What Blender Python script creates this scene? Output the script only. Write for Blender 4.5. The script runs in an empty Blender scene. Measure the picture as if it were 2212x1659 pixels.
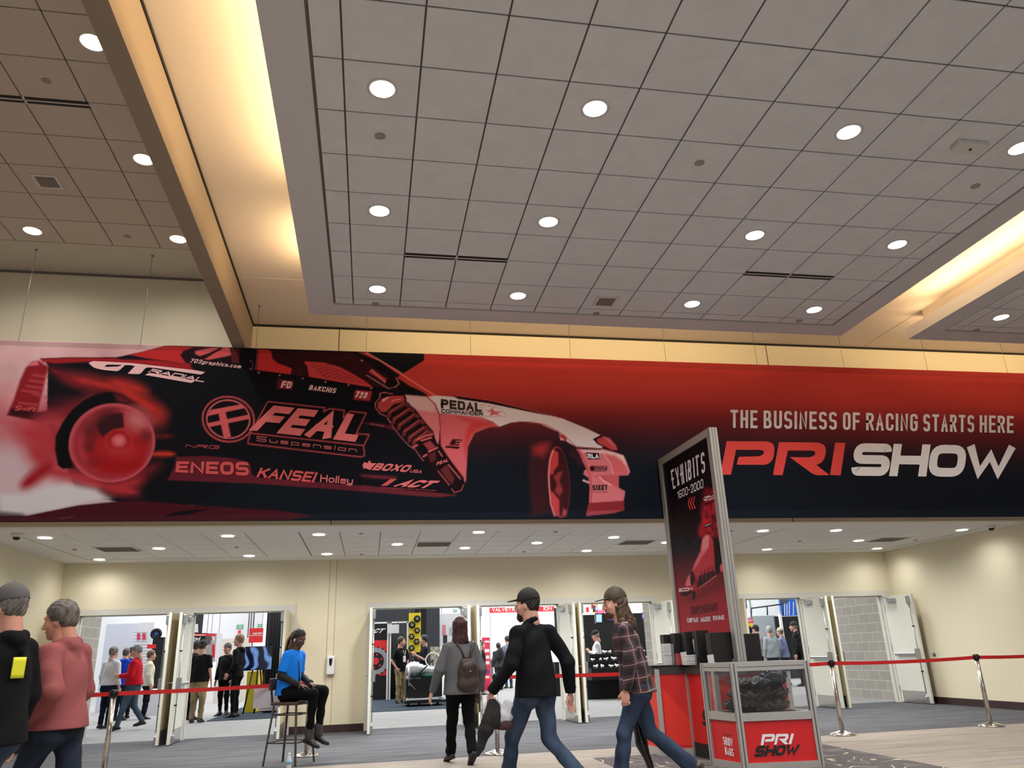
import bpy, bmesh, math, random
import numpy as np
from mathutils import Vector, Matrix
random.seed(7); np.random.seed(7)
S = bpy.context.scene
C = bpy.context.scene.collection
PI = math.pi

# ---------------------------------------------------------------- camera
CH = 1.25                                  # camera height
YAW, PITCH, ROLL, FPX = 0.187677847, 0.340012009, -0.0369510256, 1645.73
W0, H0 = 2212.0, 1659.0
_f = np.array([math.sin(YAW)*math.cos(PITCH), math.cos(YAW)*math.cos(PITCH), math.sin(PITCH)])
_r = np.array([math.cos(YAW), -math.sin(YAW), 0.0]); _u = np.cross(_r, _f)
_c, _s = math.cos(ROLL), math.sin(ROLL)
AR, AU = _c*_r + _s*_u, -_s*_r + _c*_u
cam_d = bpy.data.cameras.new('camera'); cam = bpy.data.objects.new('camera', cam_d); C.objects.link(cam)
cam.matrix_world = Matrix(((AR[0], AU[0], -_f[0], 0), (AR[1], AU[1], -_f[1], 0), (AR[2], AU[2], -_f[2], CH), (0, 0, 0, 1)))
cam_d.sensor_fit = 'HORIZONTAL'; cam_d.sensor_width = 36.0; cam_d.lens = 36.0*FPX/W0
cam_d.clip_start = 0.05; cam_d.clip_end = 200
S.camera = cam

# ---------------------------------------------------------------- world, exposure
S.view_settings.view_transform = 'Standard'; S.view_settings.look = 'None'
S.view_settings.gamma = 1.0; S.view_settings.exposure = 0.0; S.view_settings.use_curve_mapping = False
wd = bpy.data.worlds.new('world'); S.world = wd; wd.use_nodes = True
wd.node_tree.nodes['Background'].inputs[0].default_value = (0.86, 0.93, 1.0, 1)
wd.node_tree.nodes['Background'].inputs[1].default_value = 0.44
try: S.cycles.use_denoising = True
except Exception: pass
S.cycles.max_bounces = 8; S.cycles.diffuse_bounces = 4; S.cycles.glossy_bounces = 3
S.cycles.transmission_bounces = 6; S.cycles.transparent_max_bounces = 8
S.cycles.sample_clamp_indirect = 4.0

def area(name, loc, rot, sx, sy, e, col):
    l = bpy.data.lights.new(name, 'AREA'); l.shape = 'RECTANGLE'; l.size = sx; l.size_y = sy
    l.energy = e; l.color = col
    o = bpy.data.objects.new(name, l); o.location = loc; o.rotation_euler = rot; C.objects.link(o); return o
def spot(name, loc, e, col, ang=120, blend=0.6, rad=0.09):
    l = bpy.data.lights.new(name, 'SPOT'); l.energy = e; l.color = col; l.spot_size = math.radians(ang)
    l.spot_blend = blend; l.shadow_soft_size = rad
    o = bpy.data.objects.new(name, l); o.location = loc; C.objects.link(o); return o
WARM = (1.0, 0.71, 0.37)
ZC, ZV, ZL, ZR = 5.675, 6.267, 7.01, 3.117     # cloud, cove, left bay and recess ceilings
# exhibition hall beyond the doors: two wide banks of high-bay light
area('hall_highbay_light', (3, 27, 8.6), (0, 0, 0), 34, 16, 6800, (1.0, 0.99, 0.98))
area('hall_highbay_light', (6, 44, 8.6), (0, 0, 0), 44, 14, 6500, (0.98, 0.99, 1.0))
# cove strips lying on top of the hanging ceilings, shining up and outwards
for (x0, y0, x1, y1, e, d) in [(-0.74, -3, -0.74, 7.3, 138, (-1, 0, .55)), (-0.74, 8.2, -0.74, 9.2, 14, (-1, 0, .55)), (-0.2, 9.56, 6.3, 9.56, 82, (0, 1, .8)),
                            (6.84, -3, 6.84, 9.2, 130, (1, 0, 1)), (8.36, -3, 8.36, 9.3, 140, (-1, 0, 1.2)), (8.6, 9.58, 13.5, 9.58, 70, (0, 1, .8))]:
    L_ = math.hypot(x1-x0, y1-y0)
    o_ = area('cove_strip_light', ((x0+x1)/2, (y0+y1)/2, 5.90), (0, 0, 0), L_, 0.10, e, WARM)
    zz = -Vector(d).normalized(); xx = Vector((x1-x0, y1-y0, 0)).normalized(); yy = zz.cross(xx)
    o_.rotation_euler = Matrix((xx, yy, zz)).transposed().to_euler()
# the unseen part of the concourse behind the camera
area('concourse_light', (3.0, -6.0, 5.2), (0, 0, 0), 16, 8, 420, (1.0, 0.95, 0.9))

# ---------------------------------------------------------------- pixel -> world at a real plane
CAM = np.array([0, 0, CH])
def ray(px, py): return _f + AR*(px-W0/2)/FPX + AU*(H0/2-py)/FPX
def AY(px, py, Y): d = ray(px, py); return CAM + d*(Y/d[1])
def AZ(px, py, z): d = ray(px, py); return CAM + d*((z-CH)/d[2])
def AX(px, py, X): d = ray(px, py); return CAM + d*(X/d[0])
def project(P):
    P = np.asarray(P, float) - CAM; d = P @ _f
    return W0/2 + FPX*(P @ AR)/d, H0/2 - FPX*(P @ AU)/d

# ---------------------------------------------------------------- helpers
def lin(c):
    return tuple(((v/255)/12.92 if v/255 <= .04045 else ((v/255+.055)/1.055)**2.4) for v in c)
MATS = {}
def mat(name, rgb=(128, 128, 128), rough=0.6, metal=0.0, spec=0.5, emit=None, es=1.0, bump=None, vary=None, alpha=1.0, trans=0.0, ior=1.45):
    if name in MATS: return MATS[name]
    m = bpy.data.materials.new(name); m.use_nodes = True; nt = m.node_tree; b = nt.nodes['Principled BSDF']
    col = lin(rgb)+(1,)
    b.inputs['Base Color'].default_value = col; b.inputs['Roughness'].default_value = rough
    b.inputs['Metallic'].default_value = metal; b.inputs['Specular IOR Level'].default_value = spec
    if emit: b.inputs['Emission Color'].default_value = lin(emit)+(1,); b.inputs['Emission Strength'].default_value = es
    if trans: b.inputs['Transmission Weight'].default_value = trans; b.inputs['IOR'].default_value = ior
    if alpha < 1: b.inputs['Alpha'].default_value = alpha
    if vary or bump:
        tc = nt.nodes.new('ShaderNodeTexCoord'); nz = nt.nodes.new('ShaderNodeTexNoise'); mp = nt.nodes.new('ShaderNodeMapping')
        nt.links.new(tc.outputs['Object'], mp.inputs[0]); nt.links.new(mp.outputs[0], nz.inputs['Vector'])
        sc = (vary or bump)[0]
        nz.inputs['Scale'].default_value = 1.0; nz.inputs['Detail'].default_value = 3
        mp.inputs['Scale'].default_value = sc if isinstance(sc, tuple) else (sc, sc, sc)
        if vary:
            rp = nt.nodes.new('ShaderNodeMixRGB'); rp.inputs[1].default_value = lin(vary[1])+(1,); rp.inputs[2].default_value = col
            mr = nt.nodes.new('ShaderNodeMapRange'); mr.inputs[1].default_value = 0.35; mr.inputs[2].default_value = 0.65
            nt.links.new(nz.outputs['Fac'], mr.inputs[0]); nt.links.new(mr.outputs[0], rp.inputs[0])
            nt.links.new(rp.outputs[0], b.inputs['Base Color'])
        if bump:
            n2 = nt.nodes.new('ShaderNodeTexNoise'); n2.inputs['Scale'].default_value = bump[0] if not isinstance(bump[0], tuple) else 1
            n2.inputs['Detail'].default_value = 4
            nt.links.new(tc.outputs['Object'], n2.inputs['Vector'])
            bp = nt.nodes.new('ShaderNodeBump'); bp.inputs['Strength'].default_value = bump[1]; bp.inputs['Distance'].default_value = 0.01
            nt.links.new(n2.outputs['Fac'], bp.inputs['Height']); nt.links.new(bp.outputs[0], b.inputs['Normal'])
    MATS[name] = m; return m

class MB:
    """collects shapes into one mesh object"""
    def __init__(s): s.v = []; s.f = []; s.m = []; s.sm = []; s.mats = []
    def mi(s, m):
        if m is None: return 0
        if m not in s.mats: s.mats.append(m)
        return s.mats.index(m)
    def add(s, vs, fs, m=None, smooth=False):
        o = len(s.v); s.v += [tuple(float(c) for c in p) for p in vs]
        k = s.mi(m)
        for f in fs: s.f.append(tuple(i+o for i in f)); s.m.append(k); s.sm.append(smooth)
        return s
    def box(s, x0, y0, z0, x1, y1, z1, m=None, M=None):
        x0, x1 = min(x0, x1), max(x0, x1); y0, y1 = min(y0, y1), max(y0, y1); z0, z1 = min(z0, z1), max(z0, z1)
        vs = [(x0,y0,z0),(x1,y0,z0),(x1,y1,z0),(x0,y1,z0),(x0,y0,z1),(x1,y0,z1),(x1,y1,z1),(x0,y1,z1)]
        if M is not None: vs = [tuple(M @ Vector(v)) for v in vs]
        return s.add(vs, [(3,2,1,0),(4,5,6,7),(0,1,5,4),(1,2,6,5),(2,3,7,6),(3,0,4,7)], m)
    def bbox(s, x0, y0, z0, x1, y1, z1, r=0.01, m=None, M=None):
        """box with bevelled edges"""
        bm = bmesh.new(); bmesh.ops.create_cube(bm, size=1)
        for v in bm.verts: v.co = Vector(((x0+x1)/2+v.co.x*(x1-x0), (y0+y1)/2+v.co.y*(y1-y0), (z0+z1)/2+v.co.z*(z1-z0)))
        bmesh.ops.bevel(bm, geom=list(bm.edges), offset=r, segments=2, affect='EDGES', profile=0.5)
        bmesh.ops.recalc_face_normals(bm, faces=list(bm.faces))
        vs = [(M @ v.co if M is not None else v.co) for v in bm.verts]; bm.verts.index_update()
        s.add(vs, [tuple(v.index for v in f.verts) for f in bm.faces], m); bm.free(); return s
    def beam(s, a, b, w, h, m=None, up=(0,0,1)):
        a = Vector(a); b = Vector(b); d = (b-a); L = d.length; d.normalize(); u = Vector(up)
        x = d.cross(u)
        if x.length < 1e-4: x = d.cross(Vector((1,0,0)))
        x.normalize(); u = x.cross(d)
        M = Matrix(((d.x,x.x,u.x,a.x),(d.y,x.y,u.y,a.y),(d.z,x.z,u.z,a.z),(0,0,0,1)))
        return s.box(0,-w/2,-h/2,L,w/2,h/2,m,M)
    def tube(s, pts, r, m=None, n=10, caps=True, closed=False):
        pts = [Vector(p) for p in pts]; k = len(pts); rs = r if isinstance(r, (list, tuple)) else [r]*k
        vs = []; fs = []; pu = None
        for i, p in enumerate(pts):
            if closed: t = pts[(i+1) % k]-pts[i-1]
            else: t = pts[min(i+1, k-1)]-pts[max(i-1, 0)]
            t.normalize()
            if pu is None: pu = t.orthogonal().normalized()
            u = (pu - t*pu.dot(t))
            if u.length < 1e-5: u = t.orthogonal()
            u.normalize(); pu = u; w = t.cross(u)
            for j in range(n):
                a = 2*PI*j/n; vs.append(p+(u*math.cos(a)+w*math.sin(a))*rs[i])
        for i in range(k if closed else k-1):
            for j in range(n):
                i2 = (i+1) % k
                fs.append((i*n+j, i*n+(j+1) % n, i2*n+(j+1) % n, i2*n+j))
        if caps and not closed: fs.append(tuple(range(n))[::-1]); fs.append(tuple((k-1)*n+j for j in range(n)))
        return s.add(vs, fs, m, True)
    def lathe(s, prof, m=None, n=24, M=None, smooth=True):
        """profile [(r,z)] around z"""
        vs = []; fs = []
        for (r, z) in prof:
            for j in range(n):
                a = 2*PI*j/n; vs.append(Vector((r*math.cos(a), r*math.sin(a), z)))
        if M is not None: vs = [M @ v for v in vs]
        for i in range(len(prof)-1):
            for j in range(n): fs.append((i*n+j, i*n+(j+1) % n, (i+1)*n+(j+1) % n, (i+1)*n+j))
        flat = max(q[1] for q in prof)-min(q[1] for q in prof) < 1e-6 or tuple(prof[0]) == tuple(prof[-1])
        if prof[0][0] > 1e-4 and not flat: fs.append(tuple(range(n))[::-1])
        if prof[-1][0] > 1e-4 and not flat: fs.append(tuple((len(prof)-1)*n+j for j in range(n)))
        return s.add(vs, fs, m, smooth)
    def prism(s, poly, z0, z1, m=None, M=None):
        n = len(poly); vs = [Vector((x, y, z0)) for x, y in poly]+[Vector((x, y, z1)) for x, y in poly]
        if M is not None: vs = [M @ v for v in vs]
        fs = [tuple(range(n))[::-1], tuple(range(n, 2*n))]+[(i, (i+1) % n, n+(i+1) % n, n+i) for i in range(n)]
        return s.add(vs, fs, m)
    def quad(s, a, b, c, d, m=None): return s.add([a, b, c, d], [(0,1,2,3)], m)
    def build(s, name, m=None, parent=None, smooth=None, recalc=True, origin=None):
        me = bpy.data.meshes.new(name); 
        org = Vector(origin) if origin is not None else Vector((0,0,0))
        me.from_pydata([tuple(Vector(p)-org) for p in s.v], [], s.f)
        ms = s.mats if s.mats else [m]
        if m is not None and s.mats: pass
        for k in ms:
            if k: me.materials.append(k)
        me.polygons.foreach_set('material_index', s.m)
        sm = s.sm if smooth is None else [smooth]*len(s.f)
        me.polygons.foreach_set('use_smooth', sm)
        if recalc:
            bm = bmesh.new(); bm.from_mesh(me); bmesh.ops.recalc_face_normals(bm, faces=list(bm.faces)); bm.to_mesh(me); bm.free()
        me.update()
        o = bpy.data.objects.new(name, me); C.objects.link(o)
        if origin is not None: o.location = org
        if parent: o.parent = parent
        return o

def tag(o, label=None, cat=None, group=None, kind=None):
    if label: o['label'] = label
    if cat: o['category'] = cat
    if group: o['group'] = group
    if kind: o['kind'] = kind
    return o
def struct(o): o['kind'] = 'structure'; return o
def thing(name, label, cat, loc=(0,0,0), rz=0, group=None, kind=None):
    o = bpy.data.objects.new(name, None); o.empty_display_size = 0.1; C.objects.link(o)
    o.location = tuple(float(v) for v in loc); o.rotation_euler = (0, 0, rz); return tag(o, label, cat, group, kind)
def kids(o): return [c for c in bpy.data.objects if c.parent is o]
def dup(root, loc=None, rz=None, label=None, group=None):
    r = root.copy(); C.objects.link(r)
    if loc is not None: r.location = tuple(float(v) for v in loc)
    if rz is not None: r.rotation_euler = (0, 0, rz)
    if label: r['label'] = label
    if group: r['group'] = group
    for ch in kids(root):
        c = ch.copy(); C.objects.link(c); c.parent = r
        for g in kids(ch):
            d = g.copy(); C.objects.link(d); d.parent = c
    return r
def rot(ax, a): return Matrix.Rotation(a, 4, ax)
def tr(x, y, z): return Matrix.Translation((float(x), float(y), float(z)))

# ---------------------------------------------------------------- stroke lettering
GL = {'A':(1,"00 48 80|1.5,2.6 6.5,2.6"),'B':(1,"04 08 78r 74r 04|04 84r 80r 00 04"),'C':(1,"~8,5.4 88r 08r 00r 80r 8,2.6"),'D':(1,"00 08 88r 80r 00"),
'E':(.9,"80 00 08 88|04 74"),'F':(.9,"00 08 88|04 74"),'G':(1,"~8,5.9 88r 08r 00r 80r 84 44"),'H':(1,"00 08|80 88|04 84"),'I':(0,"00 08"),
'J':(1,"02 00r 80r 88"),'K':(1,"00 08|88 03|35 80"),'L':(.85,"08 00 80"),'M':(1.25,"00 08 43 88 80"),'N':(1,"00 08 80 88"),
'O':(1,"48 88r 80r 00r 08r 48"),'P':(1,"00 08 88r 84r 04"),'Q':(1,"48 88r 80r 00r 08r 48|52 90"),'R':(1,"00 08 88r 84r 04|44 80"),
'S':(1,"~8,6.6 88r 08r 04r 84r 80r 00r 0,1.4"),'T':(1,"08 88|48 40"),'U':(1,"08 00r 80r 88"),'V':(1,"08 40 88"),'W':(1.4,"08 20 46 60 88"),
'X':(1.1,"0.8,0.3 7.2,7.7|0.8,7.7 7.2,0.3"),'Y':(1,"08 44 88|44 40"),'Z':(1,"08 88 00 80"),'0':(1,"48 88r 80r 00r 08r 48"),'1':(.4,"06 88 80"),
'2':(1,"06 08r 88r 84r 00 80"),'3':(1,"07 08r 88r 84r 34|34 84r 80r 00r 01"),'6':(1,"87 88r 08r 00r 80r 84r 04"),'7':(1,"08 88 30"),
'-':(.5,"04 84"),'.':(0,"00 0,.6"),'!':(0,"03 08|00 0,.6"),
'a':(.8,"05 85r 80 00r 03r 83"),'c':(.7,"85 05r 00r 80"),'e':(.8,"0,2.7 8,2.7 85r 05r 00r 80"),'f':(.5,"88 28r 20|05 85"),'g':(.8,"80 00r 05r 85 8,-2r 0,-2"),'h':(.8,"00 08|05 85r 80"),
'i':(0,"00 05|07 08"),'l':(0,"00 08"),'m':(1.2,"00 05 85r 80|45 40"),'n':(.8,"00 05 85r 80"),'o':(.8,"45 85r 80r 00r 05r 45"),'p':(.8,"0,-2 05 85r 80r 00"),
'r':(.5,"00 05 85"),'s':(.75,"85 05r 0,2.7r 8,2.7r 80r 00"),'t':(.5,"85 05|28 20 80"),'u':(.8,"05 00r 80r 85"),'x':(.8,"05 80|00 85"),'y':(.8,"05 00r 80|85 8,-2r 0,-2"),'w':(1,"05 20 45 60 85")}
def _glyph(ch):
    w, s = GL.get(ch, GL['O']); out = []
    for path in s.split('|'):
        P = []; nc = path.startswith('~'); path = path.lstrip('~')
        for t in path.split():
            rr = t.endswith('r'); t = t.rstrip('r')
            if ',' in t: a, b = t.split(','); P.append((float(a)/8, float(b)/8, rr))
            else: P.append((int(t[0])/8, int(t[1])/8, rr))
        out.append((P, nc))
    return w, out
def _round(P, r):
    out = []
    n = len(P)
    for i, (x, y, rr) in enumerate(P):
        if not rr or i == 0 or i == n-1: out.append((x, y)); continue
        a = np.array(P[i-1][:2]); b = np.array((x, y)); c = np.array(P[i+1][:2])
        la, lc = np.linalg.norm(a-b), np.linalg.norm(c-b)
        q = min(r, la*0.5 if (i-1 > 0) else la, lc*0.5 if i+1 < n-1 else lc)
        p0 = b+(a-b)/la*q; p1 = b+(c-b)/lc*q
        for t in np.linspace(0, 1, 6):
            out.append(tuple((1-t)**2*p0+2*t*(1-t)*b+t*t*p1))
    return out
def _stroke(pts, w, nc=False):
    """centre line -> quads (list of 4 point tuples)"""
    pts = [np.array(p, float) for p in pts]
    pts = [p for i, p in enumerate(pts) if i == 0 or np.linalg.norm(p-pts[i-1]) > 1e-6]
    n = len(pts); cl = np.linalg.norm(pts[0]-pts[-1]) < 1e-6 and n > 3
    if cl: pts = pts[:-1]; n -= 1
    L = []; R = []
    for i in range(n):
        pa = pts[i-1] if (i > 0 or cl) else None; pb = pts[(i+1) % n] if (i < n-1 or cl) else None
        d1 = (pts[i]-pa) if pa is not None else (pb-pts[i]); d2 = (pb-pts[i]) if pb is not None else d1
        d1 = d1/np.linalg.norm(d1); d2 = d2/np.linalg.norm(d2)
        n1 = np.array((-d1[1], d1[0])); n2 = np.array((-d2[1], d2[0])); mm = n1+n2; q = np.linalg.norm(mm)
        mm = mm/q if q > 1e-3 else n1
        k = min(1/max(mm.dot(n1), 0.3), 1.5)
        p = pts[i]
        if not cl and not nc and i == 0: p = p-d1*w/2
        if not cl and not nc and i == n-1: p = p+d1*w/2
        L.append(p+mm*k*w/2); R.append(p-mm*k*w/2)
    return [(R[i], R[(i+1) % n], L[(i+1) % n], L[i]) for i in range(n if cl else n-1)]
def text_quads(txt, aspect, wt=0.16, gap=0.14, rnd=0.3, shear=0.0, space=0.45):
    """quads in a box: height 1, width = aspect"""
    G = [_glyph(c) if c != ' ' else None for c in txt]
    sw = sum(g[0] if g else 0 for g in G); fixed = sum((wt+gap) if g else space for g in G)-gap
    k = (aspect-fixed)/max(sw, .01)
    out = []; x = 0
    for g in G:
        if g is None: x += space; continue
        w = g[0]*k
        for lay, (P, nc) in enumerate(g[1]):
            pts = [(x+wt/2+px*w, wt/2+py*(1-wt), r) for px, py, r in P]
            for q in _stroke(_round(pts, rnd), wt, nc): out.append((lay, [(a+shear*(b-.5), b) for a, b in q]))
        x += w+wt+gap
    return out
def soften(P, n=2):
    """rounds the obtuse corners of an outline, keeps the sharp ones"""
    for _ in range(n):
        out = []; k = len(P)
        for i in range(k):
            a, b, c = np.array(P[i-1], float), np.array(P[i], float), np.array(P[(i+1) % k], float); u, v = a-b, c-b
            lu, lv = np.linalg.norm(u), np.linalg.norm(v); co = u @ v/(lu*lv+1e-9)
            if co < -.35: q = min(.25*lu, .25*lv, 14); out += [tuple(b+u/lu*q), tuple(b+v/lv*q)]
            else: out.append(tuple(b))
        P = out
    return P
def text_on(mb, txt, quad, m, off=(0, -0.002, 0), **kw):
    """quad = world corners BL, BR, TR, TL; draws the text into mb"""
    q = [np.array(p, float) for p in quad]; off = np.array(off, float)
    wdt = (np.linalg.norm(q[1]-q[0])+np.linalg.norm(q[2]-q[3]))/2; hgt = (np.linalg.norm(q[3]-q[0])+np.linalg.norm(q[2]-q[1]))/2
    asp = wdt/hgt
    for lay, Q in text_quads(txt, asp, **kw):
        P = []
        for (a, b) in Q:
            u, v = a/asp, b
            P.append((1-v)*((1-u)*q[0]+u*q[1])+v*((1-u)*q[3]+u*q[2])+off*(1+.25*lay))
        mb.add(P, [(0,1,2,3)], m)
# ================================================================ SETTING
def node_mat(name, rough=0.7):
    m = bpy.data.materials.new(name); m.use_nodes = True; nt = m.node_tree; b = nt.nodes['Principled BSDF']
    b.inputs['Roughness'].default_value = rough; MATS[name] = m
    return m, nt, b
def N(nt, t, **k):
    n = nt.nodes.new(t)
    for a, v in k.items():
        if a.startswith('i'): n.inputs[int(a[1:])].default_value = v
        else: setattr(n, a, v)
    return n
def mix(nt, fac, a, b, blend='MIX'):
    n = nt.nodes.new('ShaderNodeMixRGB'); n.blend_type = blend
    for i, v in enumerate((fac, a, b)):
        if isinstance(v, bpy.types.NodeSocket): nt.links.new(v, n.inputs[i])
        elif i == 0: n.inputs[0].default_value = v
        else: n.inputs[i].default_value = lin(v)+(1,)
    return n.outputs[0]
def noise(nt, sc, detail=3, coord='Object', rough=0.5):
    tc = nt.nodes.new('ShaderNodeTexCoord'); mp = nt.nodes.new('ShaderNodeMapping'); mp.inputs['Scale'].default_value = sc
    nz = nt.nodes.new('ShaderNodeTexNoise'); nz.inputs['Scale'].default_value = 1; nz.inputs['Detail'].default_value = detail; nz.inputs['Roughness'].default_value = rough
    nt.links.new(tc.outputs[coord], mp.inputs[0]); nt.links.new(mp.outputs[0], nz.inputs['Vector']); return nz.outputs['Fac']
def ramp(nt, v, a, b):
    r = nt.nodes.new('ShaderNodeMapRange'); r.inputs[1].default_value = a; r.inputs[2].default_value = b
    nt.links.new(v, r.inputs[0]); return r.outputs[0]
def bump(nt, b, v, st=0.3, d=0.01):
    n = nt.nodes.new('ShaderNodeBump'); n.inputs['Strength'].default_value = st; n.inputs['Distance'].default_value = d
    nt.links.new(v, n.inputs['Height']); nt.links.new(n.outputs[0], b.inputs['Normal'])

def carpet(name, c1, c2, streak, fine):
    m, nt, b = node_mat(name, 0.95)
    a = ramp(nt, noise(nt, streak, 4, rough=.65), .36, .64); f = ramp(nt, noise(nt, fine, 2), .3, .7)
    c = mix(nt, a, c1, c2); c = mix(nt, 0.35, c, mix(nt, f, c1, c2)); nt.links.new(c, b.inputs['Base Color']); bump(nt, b, f, .5, .004)
    b.inputs['Specular IOR Level'].default_value = 0.1
    return m
m_carpet_dark = carpet('dark_carpet', (66,67,70), (100,101,106), (0.9, 7, 1), (60, 160, 1))
m_carpet_hall = carpet('hall_carpet', (128,129,129), (154,155,155), (1.5, 9, 1), (60, 120, 1))
m_carpet_blue = carpet('booth_carpet', (38,46,56), (62,72,84), (2, 9, 1), (60, 120, 1))
m, nt, b = node_mat('striped_carpet', 0.95)
a1 = ramp(nt, noise(nt, (0.5, 26, 1), 4, rough=.7), .44, .56); a2 = ramp(nt, noise(nt, (0.35, 9, 1), 3), .42, .6); a3 = ramp(nt, noise(nt, (1.1, 48, 1), 3), .5, .58)
c = mix(nt, a1, (112,104,94), (160,150,136)); c = mix(nt, mix(nt, a2, (0,0,0), (190,190,190)), c, (118,112,118)); c = mix(nt, a3, c, (148,140,130))
nt.links.new(c, b.inputs['Base Color']); m_carpet_stripe = m
m, nt, b = node_mat('swirl_carpet', 0.95)
nz = noise(nt, (1.6, 1.6, 1), 1.0)
ml = N(nt, 'ShaderNodeMath', operation='MULTIPLY', i1=9.0); nt.links.new(nz, ml.inputs[0])
fr = N(nt, 'ShaderNodeMath', operation='FRACT'); nt.links.new(ml.outputs[0], fr.inputs[0])
sb = N(nt, 'ShaderNodeMath', operation='SUBTRACT', i1=0.5); nt.links.new(fr.outputs[0], sb.inputs[0])
ab = N(nt, 'ShaderNodeMath', operation='ABSOLUTE'); nt.links.new(sb.outputs[0], ab.inputs[0])
ln = ramp(nt, ab.outputs[0], .07, .03); brk = ramp(nt, noise(nt, (3, 3, 1), 1), .42, .5)
mm = N(nt, 'ShaderNodeMath', operation='MULTIPLY'); nt.links.new(ln, mm.inputs[0]); nt.links.new(brk, mm.inputs[1])
c = mix(nt, ramp(nt, noise(nt, (25, 90, 1), 2), .35, .65), (56,53,56), (88,84,86)); c = mix(nt, mm.outputs[0], c, (176,168,140))
nt.links.new(c, b.inputs['Base Color']); m_carpet_swirl = m

m_cream = mat('cream_vinyl_wall', (224,215,188), 0.75, bump=(120, .08))
m_cream2 = mat('upper_wall_panel', (222,214,190), 0.8, bump=(120, .05))
m_gyp = mat('ceiling_paint', (206,204,208), 0.85)
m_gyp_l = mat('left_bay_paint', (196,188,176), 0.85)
m_covep = mat('cove_paint', (214,202,190), 0.85)
m_tile = mat('ceiling_tile', (220,221,225), 0.9, bump=(260, .15), vary=((5, 5, 5), (214,215,219)))
m_tile_r = mat('recess_tile', (232,230,226), 0.9, bump=(260, .1))
m_gap = mat('tile_gap', (120,110,106), 0.9)
m_dark = mat('reveal_black', (28,24,22), 0.8)
m_base = mat('baseboard_brown', (52,30,30), 0.6)
m_frame = mat('door_frame_paint', (206,204,194), 0.5)
m_leaf = mat('door_leaf_paint', (214,214,202), 0.45)
m_leaf_b = mat('door_leaf_tan', (196,184,150), 0.6)
m_steel = mat('satin_steel', (176,176,178), 0.32, 0.9)
m_steel_d = mat('dull_steel', (120,120,122), 0.45, 0.8)
m_chrome = mat('polished_steel', (205,200,196), 0.16, 1.0)
m_black = mat('matte_black', (14,14,15), 0.6)
m_blackg = mat('gloss_black', (12,12,14), 0.25)
m_lamp = mat('downlight_lens', (255,255,255), 0.5, emit=(255,250,244), es=14)
m_lamp_r = mat('recess_downlight_lens', (255,255,255), 0.5, emit=(255,250,242), es=9)
m_lamp_l = mat('left_downlight_lens', (255,255,255), 0.5, emit=(255,240,200), es=4)
m_can = mat('lamp_trim', (210,206,202), 0.5)
m_white = mat('white_plastic', (225,225,225), 0.45)
m_grille = mat('grille_grey', (120,116,108), 0.7)

XL, XRR, YF, YB = -5.6, 11.35, 11.48, 15.7
# floors
def slab(name, x0, y0, z0, x1, y1, z1, m): return struct(MB().box(x0, y0, z0, x1, y1, z1, m).build(name))
slab('floor', -14, -12, -.2, 20, 10.92, 0, m_carpet_stripe)
slab('floor_recess', -14, 10.92, -.2, 20, 16.0, 0, m_carpet_dark)
slab('floor_hall', -40, 16.0, -.2, 60, 62, 0, m_carpet_hall)
slab('floor_inlay', 2.76, -4, 0.0, 5.83, 10.09, .003, m_carpet_swirl)
# facade (front) wall above the doors' recess
fw = MB(); fw.box(XL-8, YF, ZR, XRR+6, YF+.14, 7.2, m_cream2)
fw.box(XL-8, YF, 0, XL, YF+.14, ZR, m_cream2).box(XRR, YF, 0, XRR+6, YF+.14, ZR, m_cream2)
struct(fw.build('wall_front'))
j = MB()
pass
j.box(-.60, YF-.006, ZR, -.585, YF+.01, ZV, m_gap); j.box(6.76, YF-.006, ZR, 6.775, YF+.01, ZV, m_gap)
j2 = MB()
# dark shadow gap where wall meets ceiling
j2.box(-1.92, YF-.012, ZV-.035, 17, YF+.01, ZV+.0, m_dark); j2.box(-1.925, -4, ZV-.035, -1.905, YF, ZV, m_dark); j2.box(-14, YF-.012, ZL-.04, -2.1, YF+.01, ZL, m_gap)
struct(j.build('trim_1')); struct(j2.build('trim_2'))
# recess walls
struct(MB().box(XL-.2, YF+.14, 0, XL, YB, ZR+.1, m_cream).build('wall_recess_left'))
struct(MB().box(XRR, YF+.14, 0, XRR+.2, YB, ZR+.1, m_cream).build('wall_recess_right'))
# back wall with three door groups
DG = [(-5.38, -1.40, [(-5.22, -3.46), (-3.24, -1.52)]), (-.06, 5.88, [(.05, 1.80), (2.02, 3.77), (4.0, 5.76)]), (7.28, 11.26, [(7.40, 9.12), (9.34, 11.08)])]
ZD, ZFR, YW = 2.175, 2.28, 0.16
bw = MB(); xs = XL
for (a, b_, ops) in DG:
    bw.box(xs, YB, 0, a, YB+YW, ZFR, m_cream); xs = b_
bw.box(xs, YB, 0, XRR, YB+YW, ZFR, m_cream); bw.box(XL, YB, ZFR, XRR, YB+YW, ZR+.1, m_cream)
struct(bw.build('wall_back'))
sm_ = MB()
for x in (-.79, -.66): sm_.box(x-.006, YB-.003, .12, x+.006, YB+.01, ZR, mat('wall_seam', (176,160,122), .8))
struct(sm_.build('trim_3'))
bb = MB(); xs = XL
for (a, b_, ops) in DG: bb.box(xs, YB-.018, 0, a, YB, .13, m_base); xs = b_
bb.box(xs, YB-.018, 0, XRR, YB, .13, m_base)
struct(bb.build('baseboard_back'))
struct(MB().box(XL, YF+.14, 0, XL+.018, YB-.02, .13, m_base).build('baseboard_left'))
struct(MB().box(XRR-.018, YF+.14, 0, XRR, YB-.02, .13, m_base).build('baseboard_right'))
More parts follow.
